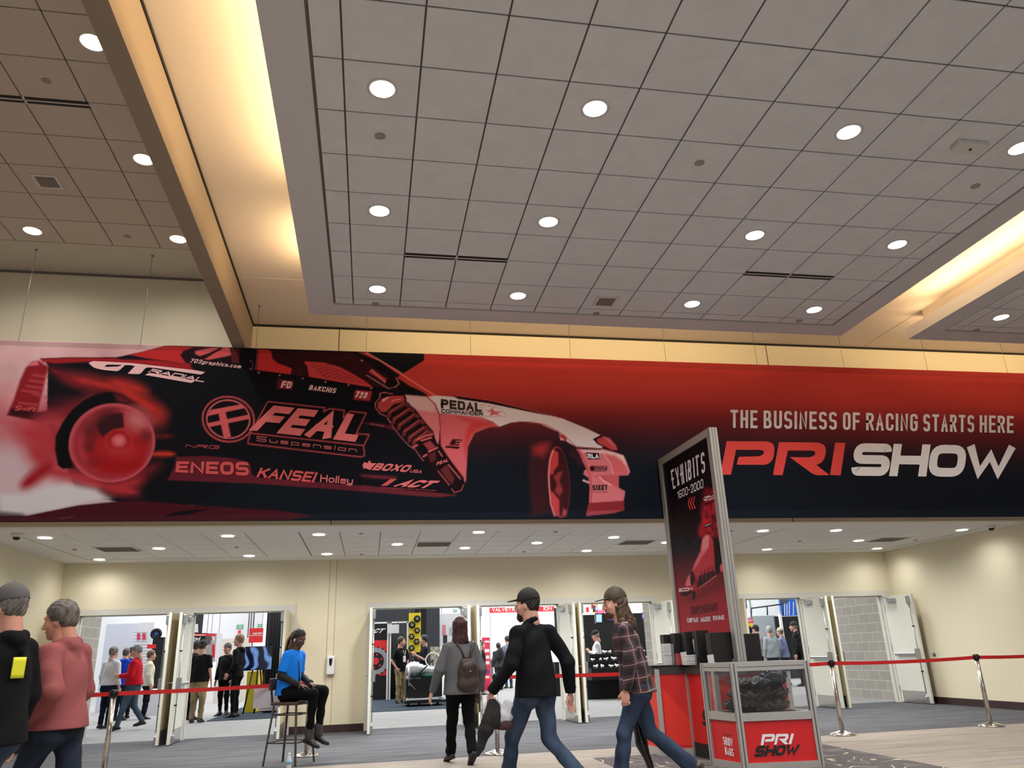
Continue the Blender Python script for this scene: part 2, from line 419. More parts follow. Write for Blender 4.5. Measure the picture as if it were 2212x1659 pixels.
# door frames
k = 0
for (a, b_, ops) in DG:
    k += 1; fr = MB(); xs = a
    for (u, v) in ops: fr.box(xs, YB-.03, 0, u, YB+YW+.02, ZD, m_frame); xs = v
    fr.box(xs, YB-.03, 0, b_, YB+YW+.02, ZD, m_frame); fr.box(a, YB-.03, ZD, b_, YB+YW+.02, ZFR, m_frame)
    for (u, v) in ops: fr.box(u, YB+.06, 0, u+.018, YB+.12, ZD, m_frame).box(v-.018, YB+.06, 0, v, YB+.12, ZD, m_frame).box(u, YB+.06, ZD-.02, v, YB+.12, ZD, m_frame)
    struct(fr.build('trim_%d' % (3+k)))
# ---- door leaves
LW, LH, LT = 0.87, 2.14, 0.045
def leaf_parts(root, side, full=True):
    """leaf built along +x from its hinge at 0; its push face is y=0 (hall side when closed), front face y=-LT"""
    lf = MB().box(0, -LT, .015, LW, 0, LH, m_leaf); lf.box(.0, -LT-.0012, .016, LW-.002, -LT, LH-.002, m_leaf_b)
    L = lf.build('door_leaf', parent=root)
    d = MB()  # panic bar on push face (y>0)
    d.bbox(.12, .03, .93, LW-.13, .075, .985, .012, m_steel).box(LW-.12, 0, .86, LW-.055, .075, 1.06, m_steel).box(.12, 0, .94, .17, .05, .975, m_steel)
    d.build('panic_bar', parent=L)
    v = MB(); v.tube([(LW-.085, .03, .2), (LW-.085, .03, LH-.16)], .009, m_steel, 8)
    v.bbox(LW-.12, 0, LH-.2, LW-.055, .06, LH-.03, .012, m_steel).bbox(LW-.115, 0, .03, LW-.06, .05, .15, .012, m_steel)
    for z in (.62, 1.5): v.box(LW-.1, 0, z-.012, LW-.07, .042, z+.012, m_black)
    v.build('latch_rod', parent=L)
    MB().bbox(.16, 0, LH-.13, .40, .055, LH-.05, .008, m_steel).beam((.20, .03, LH-.04), (.02, .10, LH+.01), .02, .008, m_steel_d).build('door_closer', parent=L)
    MB().box(.06, 0, .02, LW-.14, .003, .24, m_chrome).box(.06, -LT-.003, .02, LW-.06, -LT, .24, m_steel_d).build('kick_plate', parent=L)
    h = MB().box(LW-.11, -LT-.008, .86, LW-.06, -LT, 1.16, m_steel)
    h.tube([(LW-.085, -LT, .98), (LW-.085, -LT-.06, .98), (LW-.16, -LT-.06, .98)], .011, m_steel, 8); h.build('lever_handle', parent=L)
    hg = MB()
    for z in (.28, 1.1, 1.88): hg.box(-.012, -LT-.004, z-.06, .012, .004, z+.06, m_steel)
    hg.build('hinge', parent=L)
    return L
k = 0; proto = None
open_extra = {0:(0,0), 1:(0,0), 2:(0,0), 3:(0,4), 4:(0,6), 5:(0,2), 6:(0,3)}
for (a, b_, ops) in DG:
    for (u, v) in ops:
        D_ = bpy.data.objects.new('door_%d' % (k+1), None); C.objects.link(D_); D_.location = ((u+v)/2, YB, 0); struct(D_)
        for sd in (0, 1):
            ex = math.radians(open_extra[k][sd])
            if proto is None: L = leaf_parts(D_, 0); proto = L
            else:
                L = proto.copy(); C.objects.link(L); L.parent = D_
                for g in kids(proto): q_ = g.copy(); C.objects.link(q_); q_.parent = L
            # left leaf: hinge at u, swung towards the camera; right leaf mirrored
            if sd == 0: L.location = (u-(u+v)/2+.0, -.05, 0); L.rotation_euler = (0, 0, -PI/2-ex); L.scale = (1, 1, 1)
            else: L.location = (v-(u+v)/2, -.05, 0); L.rotation_euler = (0, 0, -PI/2+ex); L.scale = (1, -1, 1)
        k += 1
# grey block walls flanking the openings on the hall side
m, nt, b = node_mat('painted_block', 0.85)
tc = N(nt, 'ShaderNodeTexCoord'); sx = N(nt, 'ShaderNodeSeparateXYZ'); nt.links.new(tc.outputs['Object'], sx.inputs[0])
cb = N(nt, 'ShaderNodeCombineXYZ'); nt.links.new(sx.outputs[1], cb.inputs[0]); nt.links.new(sx.outputs[2], cb.inputs[1])
br = N(nt, 'ShaderNodeTexBrick'); nt.links.new(cb.outputs[0], br.inputs['Vector']); br.inputs['Scale'].default_value = 1
br.inputs['Brick Width'].default_value = .406; br.inputs['Row Height'].default_value = .203; br.inputs['Mortar Size'].default_value = .008; br.inputs['Mortar Smooth'].default_value = .3
br.inputs['Color1'].default_value = lin((158,154,146))+(1,); br.inputs['Color2'].default_value = lin((150,147,140))+(1,); br.inputs['Mortar'].default_value = lin((186,184,178))+(1,)
nt.links.new(br.outputs['Color'], b.inputs['Base Color']); bump(nt, b, br.outputs['Fac'], -.4, .01); m_block = m
struct(MB().box(-5.75, YB+YW, 0, -5.42, 17.6, 4, m_block).build('wall_hall_left'))
struct(MB().box(5.93, YB+YW, 0, 6.3, 16.75, 4, m_block).build('wall_hall_middle'))
struct(MB().box(11.2, YB+YW, 0, 11.5, 19.5, 4, m_block).build('wall_hall_right'))
struct(MB().box(-40, YB+YW+.01, ZR+.1, 60, YB+YW+.3, 9, mat('hall_wall_grey', (150,150,150))).build('wall_hall_near'))
# far hall shell
m_hallw = mat('hall_white', (226,230,232), 0.8)
struct(MB().box(-34, 50, 0, 60, 50.4, 9.2, m_hallw).build('wall_hall_far'))
struct(MB().box(-34.4, 16, 0, -34, 50, 9.2, m_hallw).build('wall_hall_side'))
struct(MB().box(-40, 16.2, 9.2, 60, 60, 9.4, mat('hall_ceiling', (200,202,204))).build('ceiling_hall'))

# ---- ceilings
def tiles(mb, xs, ys, z, m, gap=.008, th=.012):
    for i in range(len(xs)-1):
        for j_ in range(len(ys)-1):
            mb.box(xs[i]+gap, ys[j_]+gap, z, xs[i+1]-gap, ys[j_+1]-gap, z+th, m)
def ringb(mb, X0, Y0, X1, Y1, x0, y0, x1, y1, z0, z1, m):
    mb.box(X0, Y0, z0, x0, Y1, z1, m).box(x1, Y0, z0, X1, Y1, z1, m).box(x0, Y0, z0, x1, y0, z1, m).box(x0, y1, z0, x1, Y1, z1, m)
def cloud(name, X0, Y0, X1, Y1, x0, y0, x1, y1, gx0, gy0, n):
    c = MB(); ringb(c, X0, Y0, X1, Y1, x0, y0, x1, y1, ZC, ZC+.18, m_gyp); c.box(x0, y0, ZC+.03, x1, y1, ZC+.16, m_gap)
    o = struct(c.build(name))
    xs = [x0+.02]+[gx0+.61*i for i in range(-40, 60) if x0+.1 < gx0+.61*i < x1-.1]+[x1-.02]
    ys = [y0]+[gy0+.61*i for i in range(-40, 60) if y0+.1 < gy0+.61*i < y1-.05]+[y1-.02]
    t = MB(); tiles(t, xs, ys, ZC+.008, m_tile); q_ = t.build('tile_field', parent=o); return o
cloud('ceiling', -.91, -3.0, 7.01, 9.715, -.575, -2.8, 6.66, 9.372, -.321, 4.908-.61*12, 0)
cloud('ceiling_cloud', 8.185, -3.0, 14.5, 9.73, 8.53, -2.8, 14.2, 9.375, 8.765, 4.908-.61*12, 0)
slab('ceiling_cove', -1.92, -4, ZV, 17, YF, ZV+.12, m_covep)
cj = MB(); cj.box(-1.86, 9.872, ZV-.002, 8.68, 9.880, ZV+.01, m_white); cj.box(8.668, 9.88, ZV-.002, 8.676, 11.46, ZV+.01, m_gap)
struct(cj.build('trim_7'))
slab('ceiling_drop', 8.68, -3.5, ZV-.16, 9.4, 9.88, ZV, m_covep)
slab('ceiling_beam', -2.105, -4, ZC, -1.92, YF, 7.2, mat('beam_paint', (150,134,118), .85))
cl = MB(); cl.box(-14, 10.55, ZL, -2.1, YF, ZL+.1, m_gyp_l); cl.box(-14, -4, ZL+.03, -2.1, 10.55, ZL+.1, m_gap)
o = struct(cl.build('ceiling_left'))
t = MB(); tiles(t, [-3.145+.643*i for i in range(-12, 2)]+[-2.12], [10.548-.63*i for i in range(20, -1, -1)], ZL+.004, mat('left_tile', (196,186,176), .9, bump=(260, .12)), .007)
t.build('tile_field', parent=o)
rc = MB()
rc.box(XL, YF+.14, ZR, XRR, 12.17, ZR+.1, m_tile_r).box(XL, 15.14, ZR, XRR, YB, ZR+.1, m_tile_r)
FX = [(-5.09, -1.90), (-1.12, 7.03), (7.80, 11.02)]; xs = XL
for (a, b_) in FX: rc.box(xs, 12.17, ZR, a, 15.14, ZR+.1, m_tile_r); xs = b_
rc.box(xs, 12.17, ZR, XRR, 15.14, ZR+.1, m_tile_r)
for (a, b_) in FX: rc.box(a, 12.17, ZR+.022, b_, 15.14, ZR+.1, m_gap)
o = struct(rc.build('ceiling_recess'))
t = MB()
for (a, b_) in FX:
    n = round((b_-a)/.632); tiles(t, [a+.015]+[a+(b_-a)*i/n for i in range(1, n)]+[b_-.015], [12.195]+[12.17+.594*i for i in range(1, 5)]+[15.13], ZR+.006, m_tile_r, .006)
t.build('tile_field', parent=o)
# outer shell so the place closes
slab('wall_left', -14, -12, 0, -13.8, YF, 7.3, m_cream2)
slab('wall_right', 19.8, -12, 0, 20, YF, 7.3, m_cream2)

# ---- downlights
def lamp(name, lens, r=.105, ringr=.125):
    root = thing(name, 'x', 'ceiling light')
    MB().lathe([(r, -.0), (ringr, -.0), (ringr, -.006), (r-.002, -.006), (r-.01, .02), (r-.01, .02)], m_can, 28).build('trim_ring', parent=root)
    MB().lathe([(0, -.0035), (r*.6, -.0035), (r-.004, -.003), (r-.004, .004), (0, .004)], lens, 28).build('lens', parent=root)
    return root
protoC = lamp('downlight', m_lamp); protoR = lamp('downlight', m_lamp_r, .10, .115); protoL = lamp('downlight', m_lamp_l, .115, .13)
ln_y = {8.88:'front row', 7.05:'second row', 5.2:'third row'}
cnt = 0
colname = {-.01:'leftmost', 1.81:'second from the left', 4.24:'third from the left', 6.07:'rightmost'}
for y in (8.88, 7.05, 5.2, 3.37, 1.54, -.3):
    for x in (-.01, 1.81, 4.24, 6.07):
        if y > 4.5:
            lb = '%s ceiling downlight, %s' % (colname[x], {8.88:'row nearest the banner', 7.05:'second row from the banner', 5.2:'third row from the banner'}[y])
            if cnt == 0: L = protoC; L.location = (x, y, ZC+.008); L['label'] = lb; L['group'] = 'downlights in the hanging ceiling'
            else: L = dup(protoC, (x, y, ZC+.008), label=lb, group='downlights in the hanging ceiling')
            cnt += 1
        spot('downlight_beam', (x, y, ZC-.02), 200 if y > 1 else 240, (1.0, .985, .97), 130, .7)
lc = dup(protoC, (9.07, 8.84, ZC+.008), label='round downlight in the second hanging ceiling at the right edge')
for k_ in ('group',):
    if k_ in lc: del lc[k_]
for (x, y) in ((9.07, 8.84), (9.07, 6.4), (11.5, 8.84), (11.5, 6.4)): spot('downlight_beam', (x, y, ZC-.02), 110, (1.0, .95, .91), 130, .7)
for i, (px, py, w) in enumerate([(200,92,'cut by the beam, highest in view'), (310,345,'cut by the beam, middle of three'), (385,517,'cut by the beam, nearest the banner'), (70,499,'whole, nearest the banner')]):
    p = AZ(px, py, ZL); lb = 'round warm downlight in the left bay ceiling, '+w
    if i == 0: L = protoL; L.location = tuple(p+[0,0,.004]); L['label'] = lb
    else: L = dup(protoL, p+[0,0,.004], label=lb)
    L['group'] = 'downlights in the left bay'
for x in (-2.82, -4.75, -7.2): 
    for y in (10.25, 8.37, 6.48, 4.6, 2.5): spot('downlight_beam', (x, y, ZL-.02), 115, (1.0, .95, .86), 168, 1.0)
RL = [(97,1162),(343,1185),(492,1158),(215,1209),(538,1201),(689,1155),(706,1197),(858,1176),(1034,1150),(1004,1184),(1160,1173),(1326,1161),(1267,1190),(1440,1172),(1648,1147),(1806,1146),(1657,1187),(1855,1168),(1895,1185),(2078,1145)]
RN = ['beside the left dome camera','right of the leftmost return grille','at the right front corner of the left tile field','nearest the left end of the back wall','at the right rear corner of the left tile field','front one at the left end of the middle tile field','rear one at the left end of the middle tile field','left of the grille in the middle tile field','front one near the centre of the middle tile field','right of and behind the grille in the middle tile field','third behind the walking woman','above the man in the camouflage cap, front one','above the man in the camouflage cap, rear one','just left of the tall sign','front one right of the tall sign','front left of the right tile field','rear one right of the tall sign','left of the rightmost return grille','behind the rightmost return grille','beside the right dome camera']
for i, (px, py) in enumerate(RL):
    p = AZ(px, py, ZR); lb = 'recess downlight '+RN[i]
    if i == 0: L = protoR; L.location = (p[0], p[1], ZR-.001); L['label'] = lb
    else: L = dup(protoR, (p[0], p[1], ZR-.001), label=lb)
    L['group'] = 'downlights in the recess ceiling'
    spot('downlight_beam', (p[0], p[1], ZR-.02), 58 if (p[1] > 14.6 or p[0] < -4.5 or p[0] > 10.5) else 300, (1.0, .985, .95), 168, 1.0)
# ---- sprinkler covers, speakers, slot diffusers, grilles
def disc_thing(name, label, cat, p, r, z, m, group):
    o = MB().lathe([(0, -.008), (r*.8, -.008), (r, -.002), (r, .004), (0, .004)], m, 24).build(name); o.location = (p[0], p[1], z); return tag(o, label, cat, group)
m_spr = mat('sprinkler_cover', (150,142,138), .6)
for (px, py, z, w) in [(821,294,ZC,'left column, below the first large downlight'),(1511,352,ZC,'middle of the hanging ceiling'),(2107,402,ZC,'right column of the hanging ceiling'),(811,656,ZC,'front left corner of the hanging ceiling'),
                       (1288,677,ZC,'beside the ceiling speaker'),(1727,693,ZC,'front right corner of the hanging ceiling'),(2110,713,ZC,'in the second hanging ceiling at the right'),(100,174,ZL,'left bay, above the slot diffuser'),(275,510,ZL,'left bay, between two downlights')]:
    disc_thing('sprinkler_cover', 'flat round sprinkler cover, '+w, 'sprinkler', AZ(px, py, z+.006), .048, z+.006, m_spr, 'sprinkler covers in the high ceilings')
for (px, py, w) in [(300,1188,'left tile field'),(780,1153,'front of the middle tile field'),(781,1198,'rear of the middle tile field'),(1200,1149,'right of the centre front light'),(1132,1192,'rear centre'),(1578,1147,'right of the tall sign'),(1727,1169,'front of the right tile field'),(1977,1167,'right of the rightmost grille'),(511,1182,'right rear of the left tile field'),(161,1187,'left of the leftmost grille')]:
    disc_thing('sprinkler_cover', 'tiny sprinkler cover in the recess ceiling, '+w, 'sprinkler', AZ(px, py, ZR), .035, ZR, m_spr, 'sprinkler covers in the recess ceiling')
for (px, py, z, lb) in [(1308,651,ZC,'square ceiling speaker grille near the front of the hanging ceiling'),(103,392,ZL,'square ceiling speaker grille in the left bay')]:
    p = AZ(px, py, z+.006); s_ = .15; r_ = thing('ceiling_speaker', lb, 'speaker', (p[0], p[1], z+.006), group='ceiling speakers')
    q_ = MB(); ringb(q_, -s_, -s_, s_, s_, -s_+.035, -s_+.035, s_-.035, s_-.035, -.012, .004, m_can); q_.build('frame', parent=r_)
    MB().box(-s_+.03, -s_+.03, -.006, s_-.03, s_-.03, .002, m_grille).build('grille', parent=r_)
def slotd(x0, x1, y, z, lb):
    r_ = thing('slot_diffuser', lb, 'air vent', ((x0+x1)/2, y, z), group='slot diffusers in the high ceilings'); w = (x1-x0)/2
    for s_ in (-1, 1): MB().box(-w+.005, s_*.031-.022, -.003, w-.005, s_*.031+.022, .008, m_black).build('slot', parent=r_)
    MB().box(-w, -.008, -.006, w, .008, .006, m_can).box(-.012, -.055, -.006, .012, .055, .006, m_can).build('divider', parent=r_)
slotd(.29, 1.51, 7.958, ZC+.008, 'black two-slot air diffuser left of centre in the hanging ceiling')
slotd(4.55, 5.78, 7.945, ZC+.008, 'black two-slot air diffuser at right in the hanging ceiling')
slotd(-4.42, -3.13, 7.44, ZL+.004, 'black two-slot air diffuser in the left bay ceiling')
for i, (px, py, w) in enumerate([(255,1187,'left tile field'),(937,1176,'middle tile field, nearer the centre'),(1375,1172,'middle tile field, left of the tall sign'),(1917,1166,'right tile field')]):
    p = AZ(px, py, ZR); r_ = thing('return_grille', 'grey return air grille, '+w, 'air vent', (p[0], p[1], ZR), group='return grilles in the recess')
    q_ = MB(); ringb(q_, -.31, -.29, .31, .29, -.285, -.265, .285, .265, -.004, .01, m_can); q_.build('frame', parent=r_)
    q_ = MB(); q_.box(-.285, -.265, .002, .285, .265, .01, mat('grille_back', (84,78,70)))
    for i_ in range(14): q_.box(-.285, -.26+i_*.038, -.003, .285, -.245+i_*.038, .003, m_grille)
    q_.build('grille', parent=r_)
# emergency light box
p = AZ(2093, 313, ZC+.006); r_ = thing('ceiling_box', 'white rectangular device box on the hanging ceiling at far right', 'ceiling box', (p[0], p[1], ZC+.006))
MB().bbox(-.16, -.07, -.05, .16, .07, .002, .012, m_can).build('housing', parent=r_); MB().lathe([(0, -.062), (.012, -.06), (.012, -.048)], m_black, 10).build('sensor', parent=r_)
# dome cameras
for (px, py, w) in [(37,1157,'left front corner of the recess ceiling'),(2140,1139,'right front corner of the recess ceiling')]:
    p = AZ(px, py-4, ZR); r_ = thing('dome_camera', 'white dome security camera with black globe, '+w, 'security camera', (p[0], p[1], ZR), group='dome cameras')
    MB().lathe([(.078, 0), (.078, -.035), (.062, -.05), (.0, -.05)], m_white, 24).build('housing', parent=r_)
    MB().lathe([(.05, -.05), (.047, -.068), (.035, -.085), (.0, -.093)], m_blackg, 24).build('globe', parent=r_)
# black door-closer remains on headers: overhead stops
# ================================================================ PRINTED BANNER
def ZM(s, ox, oy): return lambda *pts: [(ox+x/s, oy+y/s) for x, y in pts]
ZA = ZM(4.1476, 0, 730); ZB = ZM(6.146, 780, 820); ZCc = ZM(7.214, 1120, 900); ZD_ = ZM(4.424, 360, 740)
ZE = ZM(5.267, 400, 840); ZF = ZM(3.687, 360, 960); ZG = ZM(6.38, 960, 820); Z3 = ZM(2.724, 1400, 720); Z2 = ZM(2.765, 700, 720)
class Canvas:
    def __init__(s, X, Y, base): s.X = X.ravel(); s.Y = Y.ravel(); s.C = np.tile(np.array(base, float), (s.X.size, 1))
    def put(s, idx, a, col):
        a = np.clip(a, 0, 1)[:, None]; s.C[idx] = s.C[idx]*(1-a)+np.array(col, float)*a
    def sd(s, P, pad):
        P = np.array(P, float); mn = P.min(0)-pad; mx = P.max(0)+pad
        idx = np.nonzero((s.X > mn[0]) & (s.X < mx[0]) & (s.Y > mn[1]) & (s.Y < mx[1]))[0]
        x = s.X[idx]; y = s.Y[idx]; ins = np.zeros(len(idx), bool); d = np.full(len(idx), 1e9)
        n = len(P)
        for i in range(n):
            x0, y0 = P[i]; x1, y1 = P[(i+1) % n]
            c = ((y0 > y) != (y1 > y))
            with np.errstate(divide='ignore', invalid='ignore'):
                ins ^= c & (x < (x1-x0)*(y-y0)/((y1-y0) if y1 != y0 else 1e-9)+x0)
            ex, ey = x1-x0, y1-y0; t = np.clip(((x-x0)*ex+(y-y0)*ey)/max(ex*ex+ey*ey, 1e-9), 0, 1)
            d = np.minimum(d, (x-x0-t*ex)**2+(y-y0-t*ey)**2)
        d = np.sqrt(d); return idx, np.where(ins, -d, d)
    def poly(s, P, col, soft=.8, al=1.0):
        idx, d = s.sd(P, soft*2+1); s.put(idx, al*(0.5-d/(2*soft)), col)
    def ell(s, cx, cy, rx, ry, col, soft=.8, al=1.0, ang=0, inner=None):
        c, q = math.cos(math.radians(ang)), math.sin(math.radians(ang)); R_ = max(rx, ry)+soft*2+2
        idx = np.nonzero((abs(s.X-cx) < R_) & (abs(s.Y-cy) < R_))[0]
        x = s.X[idx]-cx; y = s.Y[idx]-cy; u = x*c+y*q; v = -x*q+y*c
        k0 = np.sqrt((u/rx)**2+(v/ry)**2); k1 = np.sqrt((u/rx**2)**2+(v/ry**2)**2)+1e-9; d = k0*(k0-1)/k1
        if inner: d = abs(d+inner/2)-inner/2
        s.put(idx, al*(0.5-d/(2*soft)), col)
    def line(s, P, w, col, soft=.7, al=1.0, closed=False):
        P = np.array(P, float); 
        if closed: P = np.vstack([P, P[:1]])
        mn = P.min(0)-w-soft*2-1; mx = P.max(0)+w+soft*2+1
        idx = np.nonzero((s.X > mn[0]) & (s.X < mx[0]) & (s.Y > mn[1]) & (s.Y < mx[1]))[0]
        x = s.X[idx]; y = s.Y[idx]; d = np.full(len(idx), 1e9)
        for i in range(len(P)-1):
            x0, y0 = P[i]; x1, y1 = P[i+1]; ex, ey = x1-x0, y1-y0; t = np.clip(((x-x0)*ex+(y-y0)*ey)/max(ex*ex+ey*ey, 1e-9), 0, 1)
            d = np.minimum(d, (x-x0-t*ex)**2+(y-y0-t*ey)**2)
        s.put(idx, al*(0.5-(np.sqrt(d)-w/2)/(2*soft)), col)
def vnoise(x, y, seed):
    """smooth value noise in numpy"""
    rs = np.random.RandomState(seed); T = rs.rand(64, 64)
    xi = np.floor(x).astype(int); yi = np.floor(y).astype(int); fx = x-xi; fy = y-yi; fx = fx*fx*(3-2*fx); fy = fy*fy*(3-2*fy)
    g = lambda a, b: T[(xi+a) % 64, (yi+b) % 64]
    return (g(0,0)*(1-fx)+g(1,0)*fx)*(1-fy)+(g(0,1)*(1-fx)+g(1,1)*fx)*fy
def grad_stops(t, stops):
    t = np.asarray(t); xs = [a for a, _ in stops]; return np.stack([np.interp(t, xs, [c[i] for _, c in stops]) for i in range(3)], -1)

YBN = 10.78; BX0, BX1, BZ0, BZ1 = -6.4, 13.4, 3.065, 5.583
STEP = .0125
gx = np.linspace(BX0, BX1, int((BX1-BX0)/STEP)+1); gz = np.linspace(BZ0, BZ1, int((BZ1-BZ0)/STEP)+1)
GX, GZ = np.meshgrid(gx, gz)
PXX, PYY = project(np.stack([GX, np.full_like(GX, YBN), GZ], -1).reshape(-1, 3))
cv = Canvas(PXX, PYY, (12, 18, 28))
X, Y = cv.X, cv.Y
# print background: red at the top falling to navy
shift = np.interp(X, [800, 1100, 1350, 1700, 2212], [30, 10, 0, 0, 0])
tt = (Y-shift-(733+X*.0338))
cv.C[:] = grad_stops(tt, [(0, (174,54,54)), (40, (176,58,54)), (75, (164,52,52)), (115, (120,38,42)), (150, (78,30,38)), (185, (40,24,34)), (225, (16,22,32)), (400, (12,18,27))])
# left: smoke
L_ = X < 420
nz = vnoise(X/60, Y/45, 3)*.6+vnoise(X/25, Y/22, 4)*.4
sm1 = grad_stops(np.clip((Y-740)/380, 0, 1), [(0, (212,168,172)), (.2, (204,160,166)), (.45, (186,96,106)), (.6, (186,128,136)), (.8, (204,160,168)), (.92, (180,164,172)), (1, (60,50,60))])
cv.C[L_] = sm1[L_]+((nz-.5)*36)[L_, None]
cv.poly(ZA((1100,170),(1480,70),(1742,60),(3800,60),(3800,200),(1742,1500),(1060,1470),(1400,1200),(1500,900),(1400,500),(1000,300),(400,190)), (14,16,24))
# whole dark body
cv.poly(ZA((390,190),(1040,175),(1480,80),(1800,60))+Z2((150,112),(480,300),(640,372),(690,480),(860,560),(845,900),(800,960),(700,975))+ZF((2212,420),(1200,345),(600,300),(0,285))+ZA((1060,1470),(700,1400),(420,760),(430,250)), (14,14,22))
# rear bumper and smoke across the tyre
cv.poly(ZA((290,215),(350,205),(430,260),(400,400),(340,650),(310,730),(65,690),(120,560),(180,380),(230,270)), (132,28,38), 3)
cv.poly(ZA((70,690),(100,630),(330,665),(430,650),(500,720),(440,770)), (56,16,26), 3)
for q in [(300,500,420,540),(200,470,350,490),(170,580,330,600),(240,430,390,450),(270,380,400,400),(300,330,410,350)]:
    cv.line(ZA((q[0], q[1]), (q[2], q[3])), 5, (190,84,92), 2, .55)
cv.poly(ZA((270,225),(340,205),(345,245),(260,250)), (205,110,116), 2)
cv.poly(ZA((360,185),(640,175),(1040,178),(1060,190),(1420,200),(1700,240),(1742,300),(1300,240),(800,215),(500,230),(380,215)), (150,30,38), 2)
cv.line(ZA((360,188),(600,178),(1040,178)), 1.4, (50,10,16), .8)
for (x, y, rx, ry, an, c_, al) in [(820,400,260,70,12,(170,44,44),.85),(1150,430,180,60,15,(176,46,42),.8),(560,330,160,50,25,(110,26,34),.7),(1250,560,260,80,32,(180,44,40),.9),(1400,720,90,90,0,(168,44,42),.8),
    (1460,1040,110,26,0,(196,56,40),.9),(1440,880,120,26,0,(90,26,32),.8),(1250,1230,220,70,-30,(96,28,36),.85),(1150,1310,150,60,-20,(160,44,50),.8),(560,880,190,260,10,(170,40,48),.95),(470,760,160,90,0,(170,60,70),.8),(700,600,190,60,-35,(120,34,40),.7),
    (300,860,170,100,10,(176,52,62),.8),(350,1050,150,120,20,(168,44,54),.8),(620,1230,240,70,10,(176,56,66),.9),(950,1330,300,60,12,(172,48,56),.9)]:
    a, b_ = ZA((x, y))[0]; cv.ell(a, b_, rx/4.15, ry/4.15, c_, min(rx, ry)/4.15*.8, al, an)
a, b_ = ZA((1010,930))[0]
# tyre
cv.poly(ZA((493,1000),(500,880),(560,760),(650,640),(760,550),(880,500),(1000,480),(1100,510),(1200,580),(1100,600),(950,600),(800,680),(700,770),(640,880),(615,980),(630,1080),(660,1165),(560,1172),(520,1140)), (10,10,14), 1.6)
cv.poly(ZA((1000,480),(1100,500),(1250,590),(1200,610),(1050,590)), (90,24,30), 3, .6)
cx_, cy_ = ZA((1003,940))[0]
cv.ell(cx_, cy_, 388/4.15, 352/4.15, (168,62,76), 2, 1, -12)
cv.ell(cx_+2, cy_, 352/4.15, 318/4.15, (150,40,50), 3, .8, -12)
cv.ell(cx_+4, cy_+1, 330/4.15, 296/4.15, (160,52,62), 2, 1, -12)
cv.ell(cx_+10, cy_+1, 285/4.15, 272/4.15, (158,28,34), 4, 1, -12)
for (x, y, rx, ry, an, c_, al) in [(960,740,120,90,-25,(72,26,32),.9),(820,830,80,90,0,(100,32,38),.8),(1230,740,130,110,20,(186,104,110),.75),(1310,880,60,60,0,(110,34,36),.75),(800,970,50,60,0,(100,30,34),.7),(1050,1130,240,90,0,(152,22,28),.8),(1080,1010,150,90,0,(178,52,58),.4),(840,1110,60,50,0,(130,30,34),.6)]:
    a, b_ = ZA((x, y))[0]; cv.ell(a, b_, rx/4.15, ry/4.15, c_, min(rx, ry)/4.15*.5, al, an)
cv.poly(ZA((870,770),(1000,690),(1100,670),(1110,800),(1000,820),(920,885),(890,850)), (52,22,28), 2.5)
cv.ell(cx_, cy_, 388/4.15, 352/4.15, (186,80,92), 1.5, .9, -12, inner=5)
a, b_ = ZA((1065,920))[0]; cv.ell(a, b_, 16, 14, (196,82,92), 2, .9); cv.ell(a, b_, 9, 8, (206,108,116), 1.5, .8)
cv.ell(a, b_+2, 30, 28, (180,60,66), 2, .5, 0, inner=3)
# white smoke, track
cv.poly(ZA((-200,1180),(0,950),(200,1000),(300,1150),(420,1260),(600,1290),(850,1350),(910,1400),(980,1440),(700,1500),(520,1540),(250,1590),(-200,1620)), (196,172,182), 16, .75)
cv.poly(ZA((0,1400),(250,1400),(420,1330),(600,1310),(860,1360),(975,1440),(700,1500),(520,1545),(250,1592),(0,1570)), (206,202,210), 7)
cv.ell(*ZA((330,1230))[0], 42, 14, (150,30,40), 9, .9, -38)
cv.poly(ZA((-300,1600),(250,1592),(700,1500),(1060,1465),(1300,1460),(1742,1500))+Z2((-260,1060),(-60,1090),(-200,1112))+ZA((-300,1680)), (66,18,28), 1.4)
cv.poly(ZA((0,1560),(200,1580),(200,1600),(-300,1620),(-300,1500)), (30,24,34), 6, .7)
cv.poly(ZA((1480,1590),(1620,1550),(1742,1540),(1900,1530),(1700,1580),(1500,1600)), (14,10,16), 1.2, .9)
cv.line(ZA((530,1620),(660,1600)), 1.6, (130,60,62), 1, .8)
# rear pillar and windows
cv.poly(ZA((1150,150),(1480,75),(1742,68))+ZD_((0,30),(240,40),(600,40),(230,215),(140,200))+ZD_((0,175))+ZA((1300,180)), (176,40,42), 1)
cv.poly(ZD_((130,120),(160,80),(260,45),(620,42),(620,150),(700,250),(300,215),(180,195)), (26,12,20), 1)
cv.poly(ZD_((270,80),(420,50),(600,45),(620,120),(560,135),(400,165),(350,160),(460,80),(320,130),(275,110)), (196,80,86), 1)
cv.line(ZD_((330,165),(470,80),(520,55)), 5, (40,14,22), 1)
cv.poly(ZD_((620,50),(700,55),(690,200),(620,190)), (84,26,32), 1.5)
cv.line(ZD_((870,60),(850,262)), 2.4, (120,60,66), .8); cv.line(ZD_((800,175),(820,180),(815,260),(790,245)), 1, (220,150,150), .7)
cv.poly(ZD_((880,62),(1000,70),(1010,150),(1060,195),(1200,245),(1185,312),(860,268)), (186,48,50), 1)
cv.poly(ZD_((965,65),(1800,90),(2100,300),(2180,450),(1400,340),(1180,312),(1205,250),(1060,190),(1010,150),(1020,100)), (46,16,24), 1)
cv.poly(ZD_((1310,180),(1500,190),(1660,235),(1780,300),(1900,370),(1975,430),(1700,400),(1360,325),(1345,230)), (192,62,68), 1)
for i in range(13): cv.line(ZD_((1350+i*12, 195+i*11), (1560+i*34, 212+i*16)), .8, (120,34,42), .6, .8)
